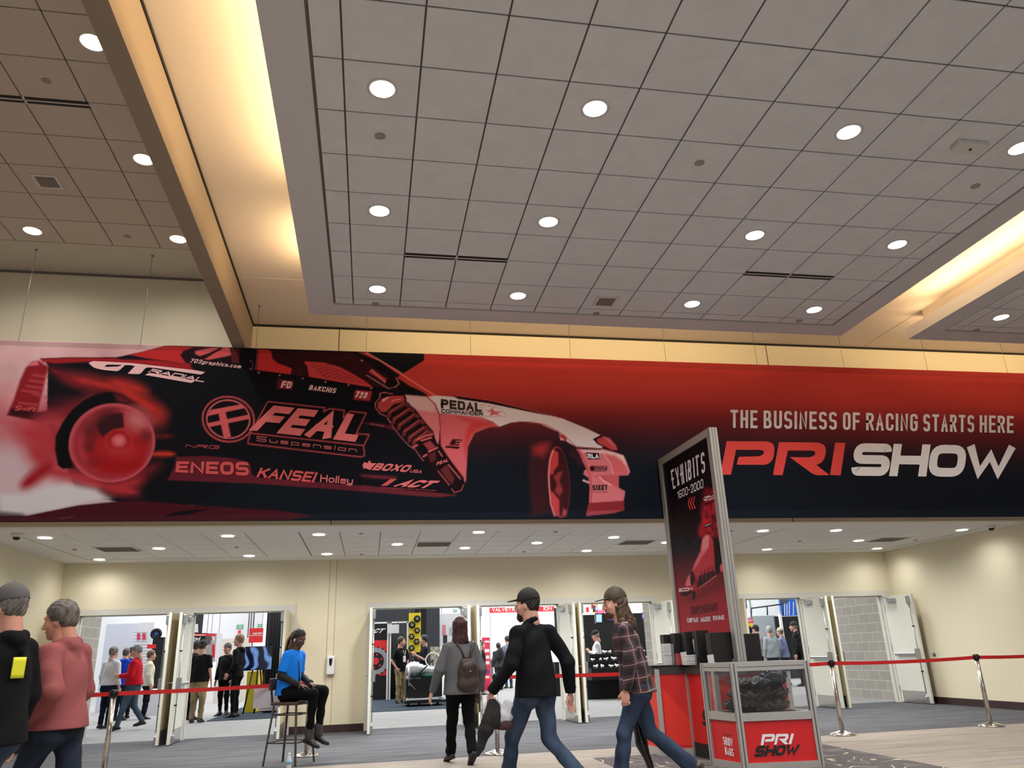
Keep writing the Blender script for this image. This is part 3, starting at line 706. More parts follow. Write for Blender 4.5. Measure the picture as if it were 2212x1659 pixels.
a, b_ = ZD_((1272,298))[0]; cv.ell(a, b_, 5, 5, (90,34,40), 1); cv.ell(a, b_, 3, 3, (20,8,14), 1)
cv.poly(ZD_((1930,280),(1960,250),(2100,350),(2090,385)), (176,56,60), 1); cv.line(ZD_((1955,258),(2092,384)), 1.4, (226,150,150), .7)
cv.line(ZD_((1910,312),(2130,445)), 1.3, (230,170,170), .7)
cv.poly(ZD_((1770,88),(1830,92),(2300,400),(2280,440),(2150,340)), (16,10,16), 1)
cv.poly(ZD_((1830,92),(1920,96),(2212,270))+Z2((660,372),(625,378),(590,345),(330,165)), (190,52,54), 1)
cv.line(ZD_((1910,95),(2212,272))+Z2((500,270),(665,372)), 1.4, (232,170,170), .7)
cv.line(ZD_((850,272),(1400,345),(1980,445),(2180,470)), 5, (14,8,14), 1)
for (x, y) in [(880,288),(1080,312),(1300,344),(1518,376),(1740,404),(1955,436),(1865,172)]:
    a, b_ = ZD_((x, y))[0]; cv.ell(a, b_, 1.8, 1.4, (240,170,160), .8)
cv.ell(*Z2((405,298))[0], 13, 12, (20,8,14), 1); cv.line(Z2((430,265),(448,300),(425,322),(400,325)), 2, (220,120,120), 1); cv.line(Z2((412,325),(410,375)), 3, (16,8,12), .8)
# door panel beside the strut, fender, bonnet
cv.poly(ZB((590,205),(870,228),(985,330),(1040,470),(1050,640),(1030,880),(960,740),(880,620),(700,400),(600,290)), (214,122,130), 1)
cv.poly(ZB((590,205),(870,228),(960,300),(1000,440),(720,400),(600,300)), (216,176,182), 3, .9)
cv.poly(ZB((880,225),(1050,220))+Z2((690,480),(940,500),(1050,555),(990,560),(900,595),(858,680),(848,880),(836,905))+ZB((1380,1370),(1060,880),(1045,640),(1040,440),(985,320)), (206,96,104), 1)
cv.poly(ZG((100,480),(420,560),(620,580),(740,650),(640,650),(500,670),(380,760),(320,900),(300,1100),(260,900),(300,700),(350,600)), (198,62,62), 4, .8)
cv.poly(ZB((885,228),(1000,212),(1180,225))+Z2((900,395),(1270,470),(1420,508),(1560,565),(1650,608),(1700,640),(1660,690),(1510,682),(1440,640),(1400,590),(1290,540),(1180,528),(1120,532),(1048,558),(1010,530),(940,500),(690,478))+ZB((1030,420),(990,320)), (226,210,214), 1)
cv.line(ZB((880,228),(985,330),(1040,470),(1050,640),(1030,880)), 1.5, (110,16,28), .7)
cv.poly(Z2((770,375),(800,375),(1000,405),(1270,470),(1400,500),(1270,478),(980,418),(800,392)), (26,8,14), .8)
cv.line(Z2((790,373),(1000,402),(1300,475),(1440,512)), 1.0, (190,80,84), .6)
cv.line(ZCc((0,78),(200,85),(400,120),(600,215),(700,285),(900,470)), 1.6, (150,40,48), .8)
# front wheel well and tyre
cv.poly(ZCc((180,480),(250,420),(420,380),(500,400),(540,480),(480,600),(470,1000),(520,1500),(200,1560),(150,900)), (54,24,30), 6, .9)
cv.poly(ZCc((200,470),(300,410),(440,385),(500,410),(480,520),(400,640),(230,600)), (150,44,48), 7, .8)
cv.ell(*ZCc((630,1020))[0], 170/7.214, 560/7.214, (150,58,62), 1, 1, -4)
cv.ell(*ZCc((640,1020))[0], 155/7.214, 535/7.214, (58,20,26), 1.6, 1, -4)
cv.poly(ZCc((500,560),(560,520),(620,560),(620,760),(560,830),(540,900),(500,900),(475,1000),(475,750)), (184,58,62), 1.4)
cv.poly(ZCc((540,940),(620,860),(690,850),(640,1000),(700,1150),(640,1250),(560,1160),(600,1050)), (140,52,56), 2, .8)
cv.poly(ZCc((500,1150),(560,1200),(640,1300),(640,1540),(560,1555),(520,1400),(490,1200)), (190,66,70), 2, .9)
cv.poly(ZCc((680,1540),(700,1420),(760,1480),(740,1556)), (186,62,66), 2)
cv.line(ZCc((540,530),(490,680),(470,900),(480,1100),(500,1350),(560,1540)), 3, (216,130,134), 1)
cv.poly(ZCc((625,280),(700,280),(750,320),(750,382),(660,365)), (176,60,64), 1); cv.poly(ZCc((640,310),(720,372),(660,365)), (226,180,184), .8)
cv.poly(ZCc((780,540),(880,510),(960,620),(1000,760),(940,780),(880,660),(820,640)), (60,28,34), 3, .8)
# bumper
BP = ZCc((900,500),(1270,520),(1310,500),(1450,540),(1630,600),(1680,690),(1742,860),(1710,915),(1562,918),(1562,1105),(1665,1165),(1640,1310),(1650,1450),(1500,1500),(1060,1548),(1070,1450),(1100,1350),(1110,1100),(1090,950),(1010,900),(1020,840),(1060,820),(1000,700),(960,600))
cv.poly(BP, (206,112,120), 1)
cv.poly(ZCc((950,520),(1300,520),(1500,560),(1640,610),(1720,860),(1690,780),(1600,700),(1400,600),(1330,575),(1000,560)), (230,196,200), 2, .9)
cv.poly(ZCc((1320,575),(1500,600),(1620,680),(1700,880),(1600,910),(1480,895),(1430,720)), (204,96,100), 4, .9)
cv.line(ZCc((1320,575),(1430,720),(1480,895)), 1.2, (236,190,194), .8)
cv.poly(ZCc((1200,920),(1500,900),(1560,920),(1555,1100),(1400,1040),(1300,980)), (190,84,92), 2, .8)
cv.line(ZCc((1260,940),(1320,1000),(1440,1065)), 2, (236,196,200), 1)
cv.line(ZCc((940,520),(1040,720),(1110,900),(1140,1100),(1130,1340)), 2.4, (190,60,64), 1.2)
cv.poly(ZCc((1100,1345),(1640,1310),(1650,1450),(1500,1500),(1060,1548),(1070,1450)), (134,40,48), 1)
cv.poly(ZCc((1060,1470),(1650,1450),(1500,1500),(1060,1548)), (170,66,74), 1.2, .8)
cv.poly(ZCc((1160,350),(1280,290),(1400,330),(1500,430),(1555,540),(1460,540),(1350,480),(1230,430)), (22,8,14), 1)
cv.poly(ZCc((1215,355),(1320,305),(1420,340),(1500,430),(1545,525),(1450,520),(1330,455),(1240,410)), (186,66,68), 1)
cv.poly(ZCc((1320,305),(1420,340),(1500,430),(1540,500),(1440,430),(1360,360)), (206,110,112), 2, .8)
cv.line(ZCc((870,470),(1280,500),(1330,465)), 1.8, (120,24,34), .8)
cv.poly(ZCc((990,1000),(1010,975),(1110,1020),(1100,1045)), (226,170,174), .8)
# sill
cv.poly(ZF((5,285),(60,180),(75,98),(300,92),(500,105),(620,130),(665,160),(680,240),(715,262),(1200,300),(1700,340),(2000,375),(2212,390),(2212,420),(2000,412),(1400,362),(700,312)), (92,30,42), 1)
cv.poly(ZB((0,1400),(400,1450),(760,1480),(1180,1520),(1290,1540),(1000,1560),(760,1540),(300,1495),(0,1480)), (100,36,46), 1)
cv.poly(ZB((0,1255),(300,1270),(480,1290),(420,1330),(150,1310),(0,1290)), (136,44,52), 3, .7)
cv.poly(ZB((20,575),(150,570),(380,610),(470,640),(440,670),(200,610)), (120,34,42), 3, .8); cv.line(ZB((120,590),(300,615)), 1.4, (210,110,110), 1, .8)
# printed strut (coil-over)
ST = ZB((250,185),(300,170),(420,190),(560,205),(600,240),(600,290),(650,340),(720,390),(780,470),(845,560),(900,620),(960,690),(985,790),(1000,850),(1070,890),(1080,930),(1360,1300),(1380,1400),(1340,1480),(1220,1525),(1150,1450),(1060,1390),(930,1190),(830,1080),(780,1020),(720,930),(640,880),(560,800),(510,740),(440,650),(390,570),(340,490),(250,450),(190,370),(190,310),(250,240))
cv.poly(ST, (24,10,16), 1.2); cv.line(ST[30:]+ST[:3], 1.6, (214,116,120), .8); cv.line(ST[23:32], 1.4, (214,116,120), .8)
cv.poly(ZB((220,310),(290,250),(400,215),(560,215),(580,290),(430,330),(330,430),(270,430),(220,370)), (176,64,66), 1)
cv.poly(ZB((270,265),(360,225),(370,240),(290,300)), (226,160,160), 1); cv.line(ZB((400,300),(440,270),(520,260)), 1.4, (240,180,170), .7)
for i, (x0, y0, x1, y1) in enumerate([(370,480,620,330),(430,570,690,400),(500,650,750,480),(570,730,820,560),(640,810,880,650),(700,860,930,700)]):
    mx_, my_ = (x0+x1)/2-22, (y0+y1)/2-22
    cv.line(ZB((x0,y0),(x0+10,y0-50),(mx_,my_),(x1-40,y1-14),(x1,y1+10)), 10.5, (26,10,16), .8)
    cv.line(ZB((x0,y0),(x0+10,y0-50),(mx_,my_),(x1-40,y1-14),(x1,y1+10)), 8.2, (104,42,48), .8)
    cv.line(ZB((x0+6,y0-40),(mx_-8,my_-8),(x1-50,y1-20)), 1.5, (200,100,98), .8, .9)
for q in [((740,800),(860,745),(950,725)),((800,810),(930,770)),((690,900),(745,870)),((900,955),(1010,905)),((830,1020),(870,995))]: cv.line(ZB(*q), 4, (206,96,100), .6)
cv.poly(ZB((820,850),(920,810),(990,890),(900,940)), (150,60,66), 1)
cv.poly(ZB((880,1000),(990,950),(1000,1060),(930,1110)), (84,34,40), 1); cv.line(ZB((1030,950),(1080,1020)), 2.4, (206,100,104), .7)
cv.poly(ZB((1050,1190),(1140,1130),(1245,1320),(1200,1390),(1130,1310)), (96,38,44), 1); cv.line(ZB((1160,1130),(1320,1320)), 2.6, (206,96,100), .7); cv.line(ZB((1020,1210),(1170,1400)), 1.8, (206,96,100), .7)
cv.line(ZB((1200,1450),(1240,1500),(1330,1470),(1360,1400)), 1.6, (206,96,100), .8)
# logos with outlines (feal)
cvp, cvk = (206,92,98), (20,10,16)
EO = ZE((940,145),(1590,215),(1575,262),(1640,225),(1810,245),(1800,330),(1880,255),(2060,275),(1945,510),(2095,520),(2030,650),(2040,760),(2000,775),(720,625),(712,600),(745,500))
cv.poly(EO, (16,12,18), 1); cv.line(EO, 2.6, (176,70,76), .8, closed=True); cv.line(ZE((745,505),(2030,645)), 2.6, (176,70,76), .8)
a, b_ = ZE((490,345))[0]
cv.ell(a, b_, 57.5, 50.5, (16,12,18), 1, 1, 8); cv.ell(a, b_, 57.5, 50.5, (178,72,78), .8, 1, 8, inner=4); cv.ell(a, b_, 48, 42.5, (214,104,110), .8, 1, 8, inner=3)
cv.poly(ZE((285,240),(640,175),(695,215),(250,310)), cvp); cv.poly(ZE((258,390),(735,290),(735,340),(275,435)), cvp); cv.poly(ZE((380,280),(460,265),(520,545),(440,560)), cvp)
# small printed labels behind the lettering
cv.poly(ZD_((1060,345),(1220,362),(1200,450),(1050,440)), (84,26,34)); cv.poly(ZD_((1100,360),(1210,372),(1195,445),(1080,435)), (130,38,46)); cv.poly(ZD_((1800,450),(1965,465),(1945,560),(1785,545)), (150,44,52))
cv.poly(ZCc((1055,560),(1250,565),(1265,665),(1080,665)), (30,8,16)); cv.ell(*ZCc((1150,808))[0], 5.6, 6.2, (60,14,24)); cv.line(ZCc((1180,775),(1380,772),(1370,848),(1190,850)), 1, (60,14,24), .6, closed=True)
cv.line(ZG((505,348),(780,392),(858,508),(555,505)), .8, (180,110,118), .5, closed=True)
cv.poly(ZG((650,380),(690,435),(790,442),(725,470),(785,505),(690,480),(625,500),(645,455),(565,420),(635,425)), (206,96,100))
cv.poly(ZG((110,820),(250,828),(195,910),(65,900)), (60,14,24)); cv.poly(ZG((20,912),(215,925),(190,955),(15,938)), (40,10,18)); cv.line(ZG((160,850),(225,848),(210,885),(150,880)), 1.6, (206,100,106), .6)
# hem seams of the cloth
e_top = Y < (733+X*.0338)+12; cv.C[e_top] *= .86
e_bot = Y > (1131.6-np.interp(X, [0, 800, 1500, 2212], [0, 10, 15, 16]))-14; cv.C[e_bot] = cv.C[e_bot]*.9+np.array((8,9,12))

def color_mat(name, rough=.75, gain=1.0, spec=.08):
    m, nt, b = node_mat(name, rough); at = N(nt, 'ShaderNodeVertexColor'); at.layer_name = 'Col'
    nt.links.new(at.outputs[0], b.inputs['Base Color']); b.inputs['Specular IOR Level'].default_value = spec
    return m
GAIN = 1.08
def grid_mesh(name, P, nx, ny, colors, m, parent=None, gain=GAIN):
    ii = np.arange(nx*ny).reshape(ny, nx)
    F = np.stack([ii[:-1, :-1], ii[:-1, 1:], ii[1:, 1:], ii[1:, :-1]], -1).reshape(-1, 4)
    me = bpy.data.meshes.new(name); me.vertices.add(len(P)); me.vertices.foreach_set('co', P.astype(np.float32).ravel())
    me.loops.add(F.size); me.loops.foreach_set('vertex_index', F.ravel().astype(np.int32)); me.polygons.add(len(F))
    me.polygons.foreach_set('loop_start', np.arange(0, F.size, 4, dtype=np.int32)); me.polygons.foreach_set('loop_total', np.full(len(F), 4, np.int32))
    me.update(calc_edges=True); me.validate()
    c = np.clip(colors, 0, 255)/255; c = np.where(c <= .04045, c/12.92, ((c+.055)/1.055)**2.4)*gain
    at = me.color_attributes.new('Col', 'FLOAT_COLOR', 'POINT'); at.data.foreach_set('color', np.concatenate([np.clip(c, 0, .95), np.ones((len(c), 1))], 1).astype(np.float32).ravel())
    me.materials.append(m); o = bpy.data.objects.new(name, me); C.objects.link(o)
    if parent: o.parent = parent
    return o
def g_(c):    # printed ink colour seen in the photo -> ink reflectance
    l = [min(v*GAIN, .92) for v in lin(c)]; return tuple(255*((1.055*v**(1/2.4)-.055) if v > .0031308 else 12.92*v) for v in l)
ban = thing('event_banner', 'huge red and navy fabric banner with race car and show slogan hanging above the doors', 'banner', (3.5, YBN, BZ0))
wob = .012*np.sin(GX*2.1)*np.clip((GZ-BZ0)/(BZ1-BZ0), 0, 1)
Pb = np.stack([GX-3.5, wob*0, GZ-BZ0], -1).reshape(-1, 3)
o = grid_mesh('printed_cloth', Pb, len(gx), len(gz), cv.C, color_mat('banner_print'), ban)
md = o.modifiers.new('thickness', 'SOLIDIFY'); md.thickness = .004; md.offset = -1
for z in (BZ0, BZ1):
    pass
ho = MB().tube([(BX0-3.5, .03, BZ1-BZ0-.025), (BX1-3.5, .03, BZ1-BZ0-.025)], .022, m_steel, 10).tube([(BX0-3.5, .03, .03), (BX1-3.5, .03, .03)], .022, m_steel_d, 10)
ho.build('hem_rod', parent=ban)
def BL_(pts): return [AY(px, py, YBN)-np.array([3.5, YBN, BZ0]) for px, py in pts]
m_bw = mat('ink_white', (238,236,240), .75); m_br = mat('ink_red', g_((214,62,58)), .75); m_bp = mat('ink_pink', g_((214,104,108)), .75)
m_bk = mat('ink_dark', (40,10,18), .75); m_bp2 = mat('ink_pink_pale', g_((228,180,184)), .75); m_br2 = mat('ink_rose', g_((196,72,76)), .75)
def btext(name, rows):
    mb = MB()
    for (txt, pts, m, kw) in rows: text_on(mb, txt, BL_(pts), m, off=(0, -.003, 0), **kw)
    return mb.build(name, parent=ban, recalc=False)
for wd_, xa, xb in (('THE', 484, 643), ('BUSINESS', 679, 1110), ('OF', 1146, 1245), ('RACING', 1282, 1586), ('STARTS', 1619, 1918), ('HERE', 1950, 2150)):
    yb = lambda x: 556+(x-488)*.0187; yt = lambda x: 450+(x-484)*.0222
    btext('slogan_word', [(wd_, Z3((xa,yb(xa)),(xb,yb(xb)),(xb,yt(xb)),(xa,yt(xa))), m_bw, dict(wt=.15, gap=.13, rnd=.22))])
pr = MB()
for P in [[(462,635),(700,636),(735,648),(744,678),(737,735),(718,762),(690,774),(521,773),(533,727),(655,724),(678,712),(683,697),(672,688),(650,686),(517,685),(487,832),(424,832)],
          [(770,640),(1000,643),(1035,655),(1047,685),(1040,730),(1022,760),(990,775),(1066,834),(980,836),(833,729),(955,730),(978,718),(985,703),(975,692),(955,690),(822,690),(791,834),(734,834)],
          [(1100,644),(1160,645),(1132,836),(1070,834)]]:
    q = BL_(Z3(*soften(P))); pr.add([p+np.array([0, -.003, 0]) for p in q], [tuple(range(len(q)))], m_br)
text_on(pr, 'SHOW', BL_(Z3((1200,838),(2146,848),(2146,664),(1208,646))), m_bw, off=(0, -.003, 0), wt=.27, gap=.03, rnd=.3, shear=.12)
pr.build('show_logo', parent=ban, recalc=False)
btext('car_sponsor_lettering', [
    ('FEAL', ZE((800,478),(2010,612),(2000,298),(940,182)), m_bp, dict(wt=.26, gap=.12, rnd=.1, shear=.42)),
    ('Suspension', ZE((810,592),(1950,722),(1955,672),(815,538)), m_bp, dict(wt=.13, gap=.62, rnd=.2)),
    ('ENEOS', ZF((70,222),(655,250),(655,140),(80,135)), m_br2, dict(wt=.24, gap=.14, rnd=.3)),
    ('KANSEI', ZF((722,262),(1180,305),(1198,222),(740,185)), m_br2, dict(wt=.22, gap=.12, rnd=.15, shear=.2)),
    ('Holley', ZF((1222,298),(1480,318),(1490,262),(1226,238)), m_bp, dict(wt=.155, gap=.14, rnd=.25)),
    ('BOXO', ZF((1645,205),(1925,222),(1950,165),(1670,148)), m_bp, dict(wt=.25, gap=.1, rnd=.25, shear=.4)),
    ('USA', ZF((1938,222),(2030,232),(2038,206),(1944,198)), m_bp, dict(wt=.2, gap=.12, rnd=.2, shear=.3)),
        ('ACT', ZF((1825,336),(2105,352),(2160,290),(1900,278)), m_bp, dict(wt=.28, gap=.08, rnd=.2, shear=.5)),
    ('ADVANCED CLUTCH TECHNOLOGY', ZF((1705,347),(2150,372),(2152,364),(1707,339)), m_br2, dict(wt=.16, gap=.12, rnd=.2, shear=.2)),
    ('NRG', ZE((5,665),(385,685),(388,645),(8,630)), m_br2, dict(wt=.16, gap=.45, rnd=.3, shear=.3)),
    ('702graphics.com', ZD_((222,190),(710,248),(716,212),(235,152)), m_bp2, dict(wt=.2, gap=.2, rnd=.2, shear=.25)),
    ('FD', ZD_((1094,432),(1190,440),(1198,375),(1104,366)), m_bp2, dict(wt=.22, gap=.1, rnd=.2, shear=.15)),
    ('BAKCHIS', ZD_((1358,452),(1615,486),(1625,438),(1372,405)), m_bp2, dict(wt=.22, gap=.14, rnd=.2, shear=.15)),
    ('723', ZD_((1800,524),(1910,536),(1922,476),(1814,464)), m_bp2, dict(wt=.24, gap=.14, rnd=.2, shear=.2)),
        ('PEDAL', Z2((698,448),(942,470),(940,418),(697,392)), m_bk, dict(wt=.26, gap=.1, rnd=.2)),
    ('COMMANDER', Z2((700,476),(950,494),(948,472),(700,452)), m_bk, dict(wt=.24, gap=.12, rnd=.2)),
    ('RADIAL', ZA((1335,310),(1830,400),(1850,362),(1360,275)), m_bp2, dict(wt=.24, gap=.14, rnd=.25, shear=.4)),
    ('SIKKY', ZCc((1150,1150),(1385,1145),(1390,1062),(1152,1065)), m_bk, dict(wt=.26, gap=.12, rnd=.2)),
    ('MANUFACTURING', ZCc((1155,1184),(1392,1180),(1392,1166),(1155,1170)), mat('ink_maroon', (120,30,44)), dict(wt=.2, gap=.12)),
    ('RLA', ZCc((1075,650),(1252,655),(1246,580),(1070,578)), m_bw, dict(wt=.26, gap=.1, rnd=.2)),
    ('WISEFAB', ZCc((1188,838),(1375,836),(1378,782),(1192,784)), m_bk, dict(wt=.24, gap=.1, rnd=.2, shear=.2)),
    ('Swift', ZA((135,650),(320,658),(332,622),(140,606)), m_br2, dict(wt=.2, gap=.1, rnd=.2, shear=.3)),
    ('FEAL', ZB((1000,1145),(1155,1085),(1165,1040),(1005,1098)), m_bp, dict(wt=.24, gap=.1)),
    ('swift', ZB((480,505),(590,440),(590,418),(480,485)), m_br2, dict(wt=.2, gap=.1)),
])
gt = MB()
for P in [[(795,225),(830,207),(1180,225),(1750,290),(1838,306),(1805,330),(1720,318),(1410,272),(1310,262),(1255,327),(1145,320),(1210,252),(1170,245),(960,238),(935,255),(960,262),(1000,258),(1060,258),(1100,240),(1120,245),(1060,300),(930,288),(840,268)],
          [(1340,312),(1300,332),(1720,405),(1745,385),(1742,382)]]:
    q = BL_(ZA(*soften(P))); gt.add([p+np.array([0, -.003, 0]) for p in q], [tuple(range(len(q)))], m_bp2)
q = BL_(ZF((1560,165),(1575,140),(1600,150),(1615,125),(1630,150),(1672,150),(1645,175),(1620,205),(1585,190),(1570,195))); gt.add([p+np.array([0, -.003, 0]) for p in q], [tuple(range(len(q)))], m_bp)
q = BL_(ZF((1705,330),(1755,330),(1835,275),(1785,275))); gt.add([p+np.array([0, -.003, 0]) for p in q], [tuple(range(len(q)))], m_br2)
gt.build('car_emblems', parent=ban, recalc=False)
# hanging wires
for i, px in enumerate([41, 302, 554, 790, 1022, 1227, 1428, 1628, 1817, 1999, 2178]):
    x = -4.892+1.578*i; zt = ZL if x < -2.1 else ZV
    w = MB().tube([(0, 0, BZ1-.03), (0, 0, zt)], .003, m_steel_d, 6).lathe([(.02, zt-.012), (.02, zt), (0, zt-.012)][:2], m_gap, 10)
    r_ = w.build('hanging_wire'); r_.location = (x, YBN, 0)
    tag(r_, 'thin steel wire holding the banner, %s from the left' % ['first','second','third','fourth','fifth','sixth','seventh','eighth','ninth','tenth','last'][i], 'wire', 'banner wires')
# ================================================================ KIOSK
def VP(px, py, a, b):
    """point of the pixel ray on the vertical plane through a,b"""
    d = ray(px, py); a = np.array(a, float); b = np.array(b, float); n = np.array([-(b-a)[1], (b-a)[0]]); t = (n @ (a-CAM[:2]))/(n @ d[:2]); return CAM+d*t
kz = lambda x, y: (1380+x/5.2, 1340+y/5.2)
sz = lambda x, y: (1400+x/3.0167, 900+y/3.0167)
m_alu = mat('brushed_aluminium', (186,184,180), .38, .6); m_red = mat('kiosk_red', (196,26,28), .45); m_red2 = mat('kiosk_red_bright', (214,44,30), .45); m_groove = mat('alu_groove', (70,68,66), .6)
m_pane = bpy.data.materials.new('clear_pane'); m_pane.use_nodes = True; nt = m_pane.node_tree; b = nt.nodes['Principled BSDF']
tb = nt.nodes.new('ShaderNodeBsdfTransparent'); gl = nt.nodes.new('ShaderNodeBsdfGlossy'); gl.inputs['Roughness'].default_value = .05; mx = nt.nodes.new('ShaderNodeMixShader'); mx.inputs[0].default_value = .05
nt.links.new(tb.outputs[0], mx.inputs[1]); nt.links.new(gl.outputs[0], mx.inputs[2]); nt.links.new(mx.outputs[0], nt.nodes['Material Output'].inputs[0])
A_, B_, C_ = np.array([3.83, 8.90]), np.array([3.947, 8.382]), np.array([4.754, 8.27]); D__ = C_+(A_-B_)*.98
KO = np.array([4.3, 8.6, 0]); HT = 1.07
zm1 = VP(*kz(1170,1045), B_, C_)[2]; zm0 = VP(*kz(1185,1135), B_, C_)[2]
cab = thing('display_cabinet', 'aluminium framed showcase cabinet with red lower panels and show bags behind its panes', 'cabinet', KO)
fr = MB()
def post(mb, p, w=.062, z0=0, z1=HT, dirv=(1,0)):
    d = nrm2(dirv); n = np.array([-d[1], d[0]]); q = [p+d*w/2*a+n*w/2*b_ for a, b_ in ((-1,-1),(1,-1),(1,1),(-1,1))]
    mb.prism([tuple(v-KO[:2]) for v in q], z0, z1, m_alu)
    for a in (-1, 1):   # grooves
        for ax_, o_ in ((d, n), (n, d)):
            c = p+ax_*a*w/2; g = [c+o_*.006+ax_*a*.001, c-o_*.006+ax_*a*.001, c-o_*.006-ax_*a*.004, c+o_*.006-ax_*a*.004]
            mb.prism([tuple(v-KO[:2]) for v in g], z0+.01, z1-.01, m_groove)
def nrm2(v): v = np.array(v, float)[:2]; return v/np.linalg.norm(v)
cs = [A_, B_, C_, D__]
for i, p in enumerate(cs): post(fr, p, dirv=(C_-B_) if i in (1, 2) else (B_-A_))
def rail(mb, p, q, z0, z1, w=.05, m=m_alu):
    d = nrm2(q-p); n = np.array([-d[1], d[0]]); a = p+d*.031; b_ = q-d*.031
    mb.prism([tuple(v-KO[:2]) for v in (a-n*w/2, b_-n*w/2, b_+n*w/2, a+n*w/2)], z0, z1, m)
for i in range(4):
    p, q = cs[i], cs[(i+1) % 4]
    rail(fr, p, q, HT-.088, HT); rail(fr, p, q, zm0, zm1); rail(fr, p, q, .0, .07); rail(fr, p, q, HT-.05, HT-.044, .0525, m_groove)
fr.build('frame', parent=cab)
for i, nm in ((0, 'side'), (1, 'front'), (2, 'end'), (3, 'back')):
    p, q = cs[i], cs[(i+1) % 4]; g = MB(); rail(g, p, q, zm1, HT-.088, .008, m_pane); g.build('pane', parent=cab)
    g = MB(); rail(g, p, q, .07, zm0, .012, m_red); g.build('red_panel', parent=cab)
g = MB(); g.prism([tuple(v-KO[:2]) for v in cs], zm1-.02, zm1-.005, m_black); g.build('shelf', parent=cab)
def ktext(rows, name, parent, org, a, b_, offd=.010):
    n = np.array([(b_-a)[1], -(b_-a)[0], 0.0]); n = n/np.linalg.norm(n); n = n if n @ (CAM-np.array([a[0], a[1], CH])) > 0 else -n
    mb = MB()
    for (txt, pts, m, kw) in rows: text_on(mb, txt, [VP(*p, a, b_)-org for p in pts], m, off=n*offd, **kw)
    return mb, n
mb, n = ktext([('SHOW', [kz(1295,1535), kz(1785,1505), kz(1800,1393), kz(1312,1408)], m_black, dict(wt=.27, gap=.03, rnd=.3, shear=.14))], 'x', cab, KO, B_, C_)
# PRI emblem mapped from the banner logo
def logo_on(mb, quad, org, a, b_, m, n, off=.010):
    polys = [[(462,635),(700,636),(735,648),(744,678),(737,735),(718,762),(690,774),(521,773),(533,727),(655,724),(678,712),(683,697),(672,688),(650,686),(517,685),(487,832),(424,832)],
          [(770,640),(1000,643),(1035,655),(1047,685),(1040,730),(1022,760),(990,775),(1066,834),(980,836),(833,729),(955,730),(978,718),(985,703),(975,692),(955,690),(822,690),(791,834),(734,834)],
          [(1100,644),(1160,645),(1132,836),(1070,834)]]
    for P in polys:
        P = soften(P)
        out = []
        for (x, y) in P:
            u = (x-424)/736; v = (836-y)/200; q = [(1-v)*((1-u)*quad[0][i]+u*quad[1][i])+v*((1-u)*quad[3][i]+u*quad[2][i]) for i in (0, 1)]; out.append(VP(*q, a, b_)-org+n*off)
        mb.add(out, [tuple(range(len(out)))], m)
m_wht = mat('print_white', (226,222,226), .5)
logo_on(mb, [kz(1365,1405), kz(1722,1388), kz(1740,1265), kz(1365,1280)], KO, B_, C_, m_wht, n)
mb.build('show_logo', parent=cab, recalc=False)
mb, n = ktext([('SHOW', [kz(962,1395), kz(1066,1422), kz(1058,1328), kz(950,1303)], m_wht, dict(wt=.15, gap=.10)), ('BAGS', [kz(984,1505), kz(1076,1530), kz(1068,1442), kz(972,1418)], m_wht, dict(wt=.15, gap=.10)),
               ('COMPLIMENTARY', [kz(954,1284), kz(1045,1302), kz(1043,1284), kz(951,1268)], m_black, dict(wt=.16, gap=.12))], 'x', cab, KO, A_, B_)
mb.build('side_lettering', parent=cab, recalc=False)

# reception counter
P1, P2, P3, P4, P5 = [np.array(v) for v in ((3.556,10.33), (3.594,9.83), (3.943,9.70), (3.976,9.24), (3.985,8.97))]
P6, P7 = np.array((4.92,9.03)), np.array((4.92,10.78)); CO = np.array([4.2,9.6,0])
ctr = thing('reception_counter', 'angular red reception counter with black top behind the showcase cabinet', 'counter', CO)
def wallseg(mb, p, q, z0, z1, w, m, o=CO, e=0.0):
    d = nrm2(q-p); n_ = np.array([-d[1], d[0]]); a = p+d*e; b__ = q-d*e
    mb.prism([tuple(v-o[:2]) for v in (a-n_*w/2, b__-n_*w/2, b__+n_*w/2, a+n_*w/2)], z0, z1, m)
ring_ = [P1, P2, P3, P4, P5, P6, P7]
f_ = MB()
for i, p in enumerate(ring_):
    d = nrm2(ring_[(i+1) % 7]-p); n_ = np.array([-d[1], d[0]]); q = [p+d*.03*a+n_*.03*b__ for a, b__ in ((-1,-1),(1,-1),(1,1),(-1,1))]; f_.prism([tuple(v-CO[:2]) for v in q], 0, 1.0, m_alu)
for p, q in ((P1, P2), (P2, P3), (P7, P1)): wallseg(f_, p, q, 0, .09, .03, m_alu)
f_.build('frame', parent=ctr)
for p, q, m in ((P1, P2, m_red2), (P2, P3, m_red), (P3, P4, m_red), (P4, P5, m_red), (P5, P6, m_red), (P6, P7, m_red), (P7, P1, m_red)):
    g = MB(); wallseg(g, p, q, .09, .96, .014, m, e=.02); g.build('red_panel', parent=ctr)
g = MB(); wallseg(g, P3, P4, .0, .16, .02, m_black); wallseg(g, P4, P5, 0, .16, .02, m_black); g.build('plinth', parent=ctr)
g = MB()
for (a0, a1, a2) in (((.10,.14),(.92,.30),(.10,.62)),):   # orange swoosh on the second panel
    d = P3-P2; nn = np.array([d[1], -d[0]])/np.linalg.norm(d)
    if nn @ (-P2) < 0: nn = -nn
    pt = lambda u, z: np.array([*(P2+d*u+nn*.009-CO[:2]), z])
    g.add([pt(.12,.12), pt(.95,.12), pt(.93,.42), pt(.40,.66), pt(.12,.80)], [(0,1,2,3,4)], m_red2)
g.build('orange_flash', parent=ctr, recalc=False)
mb, n = ktext([('S', [kz(722,1180), kz(850,1200), kz(846,1020), kz(722,1000)], m_black, dict(wt=.27, gap=.03, rnd=.35))], 'x', ctr, CO, P3, P4); mb.build('counter_lettering', parent=ctr, recalc=False)
top_ = []
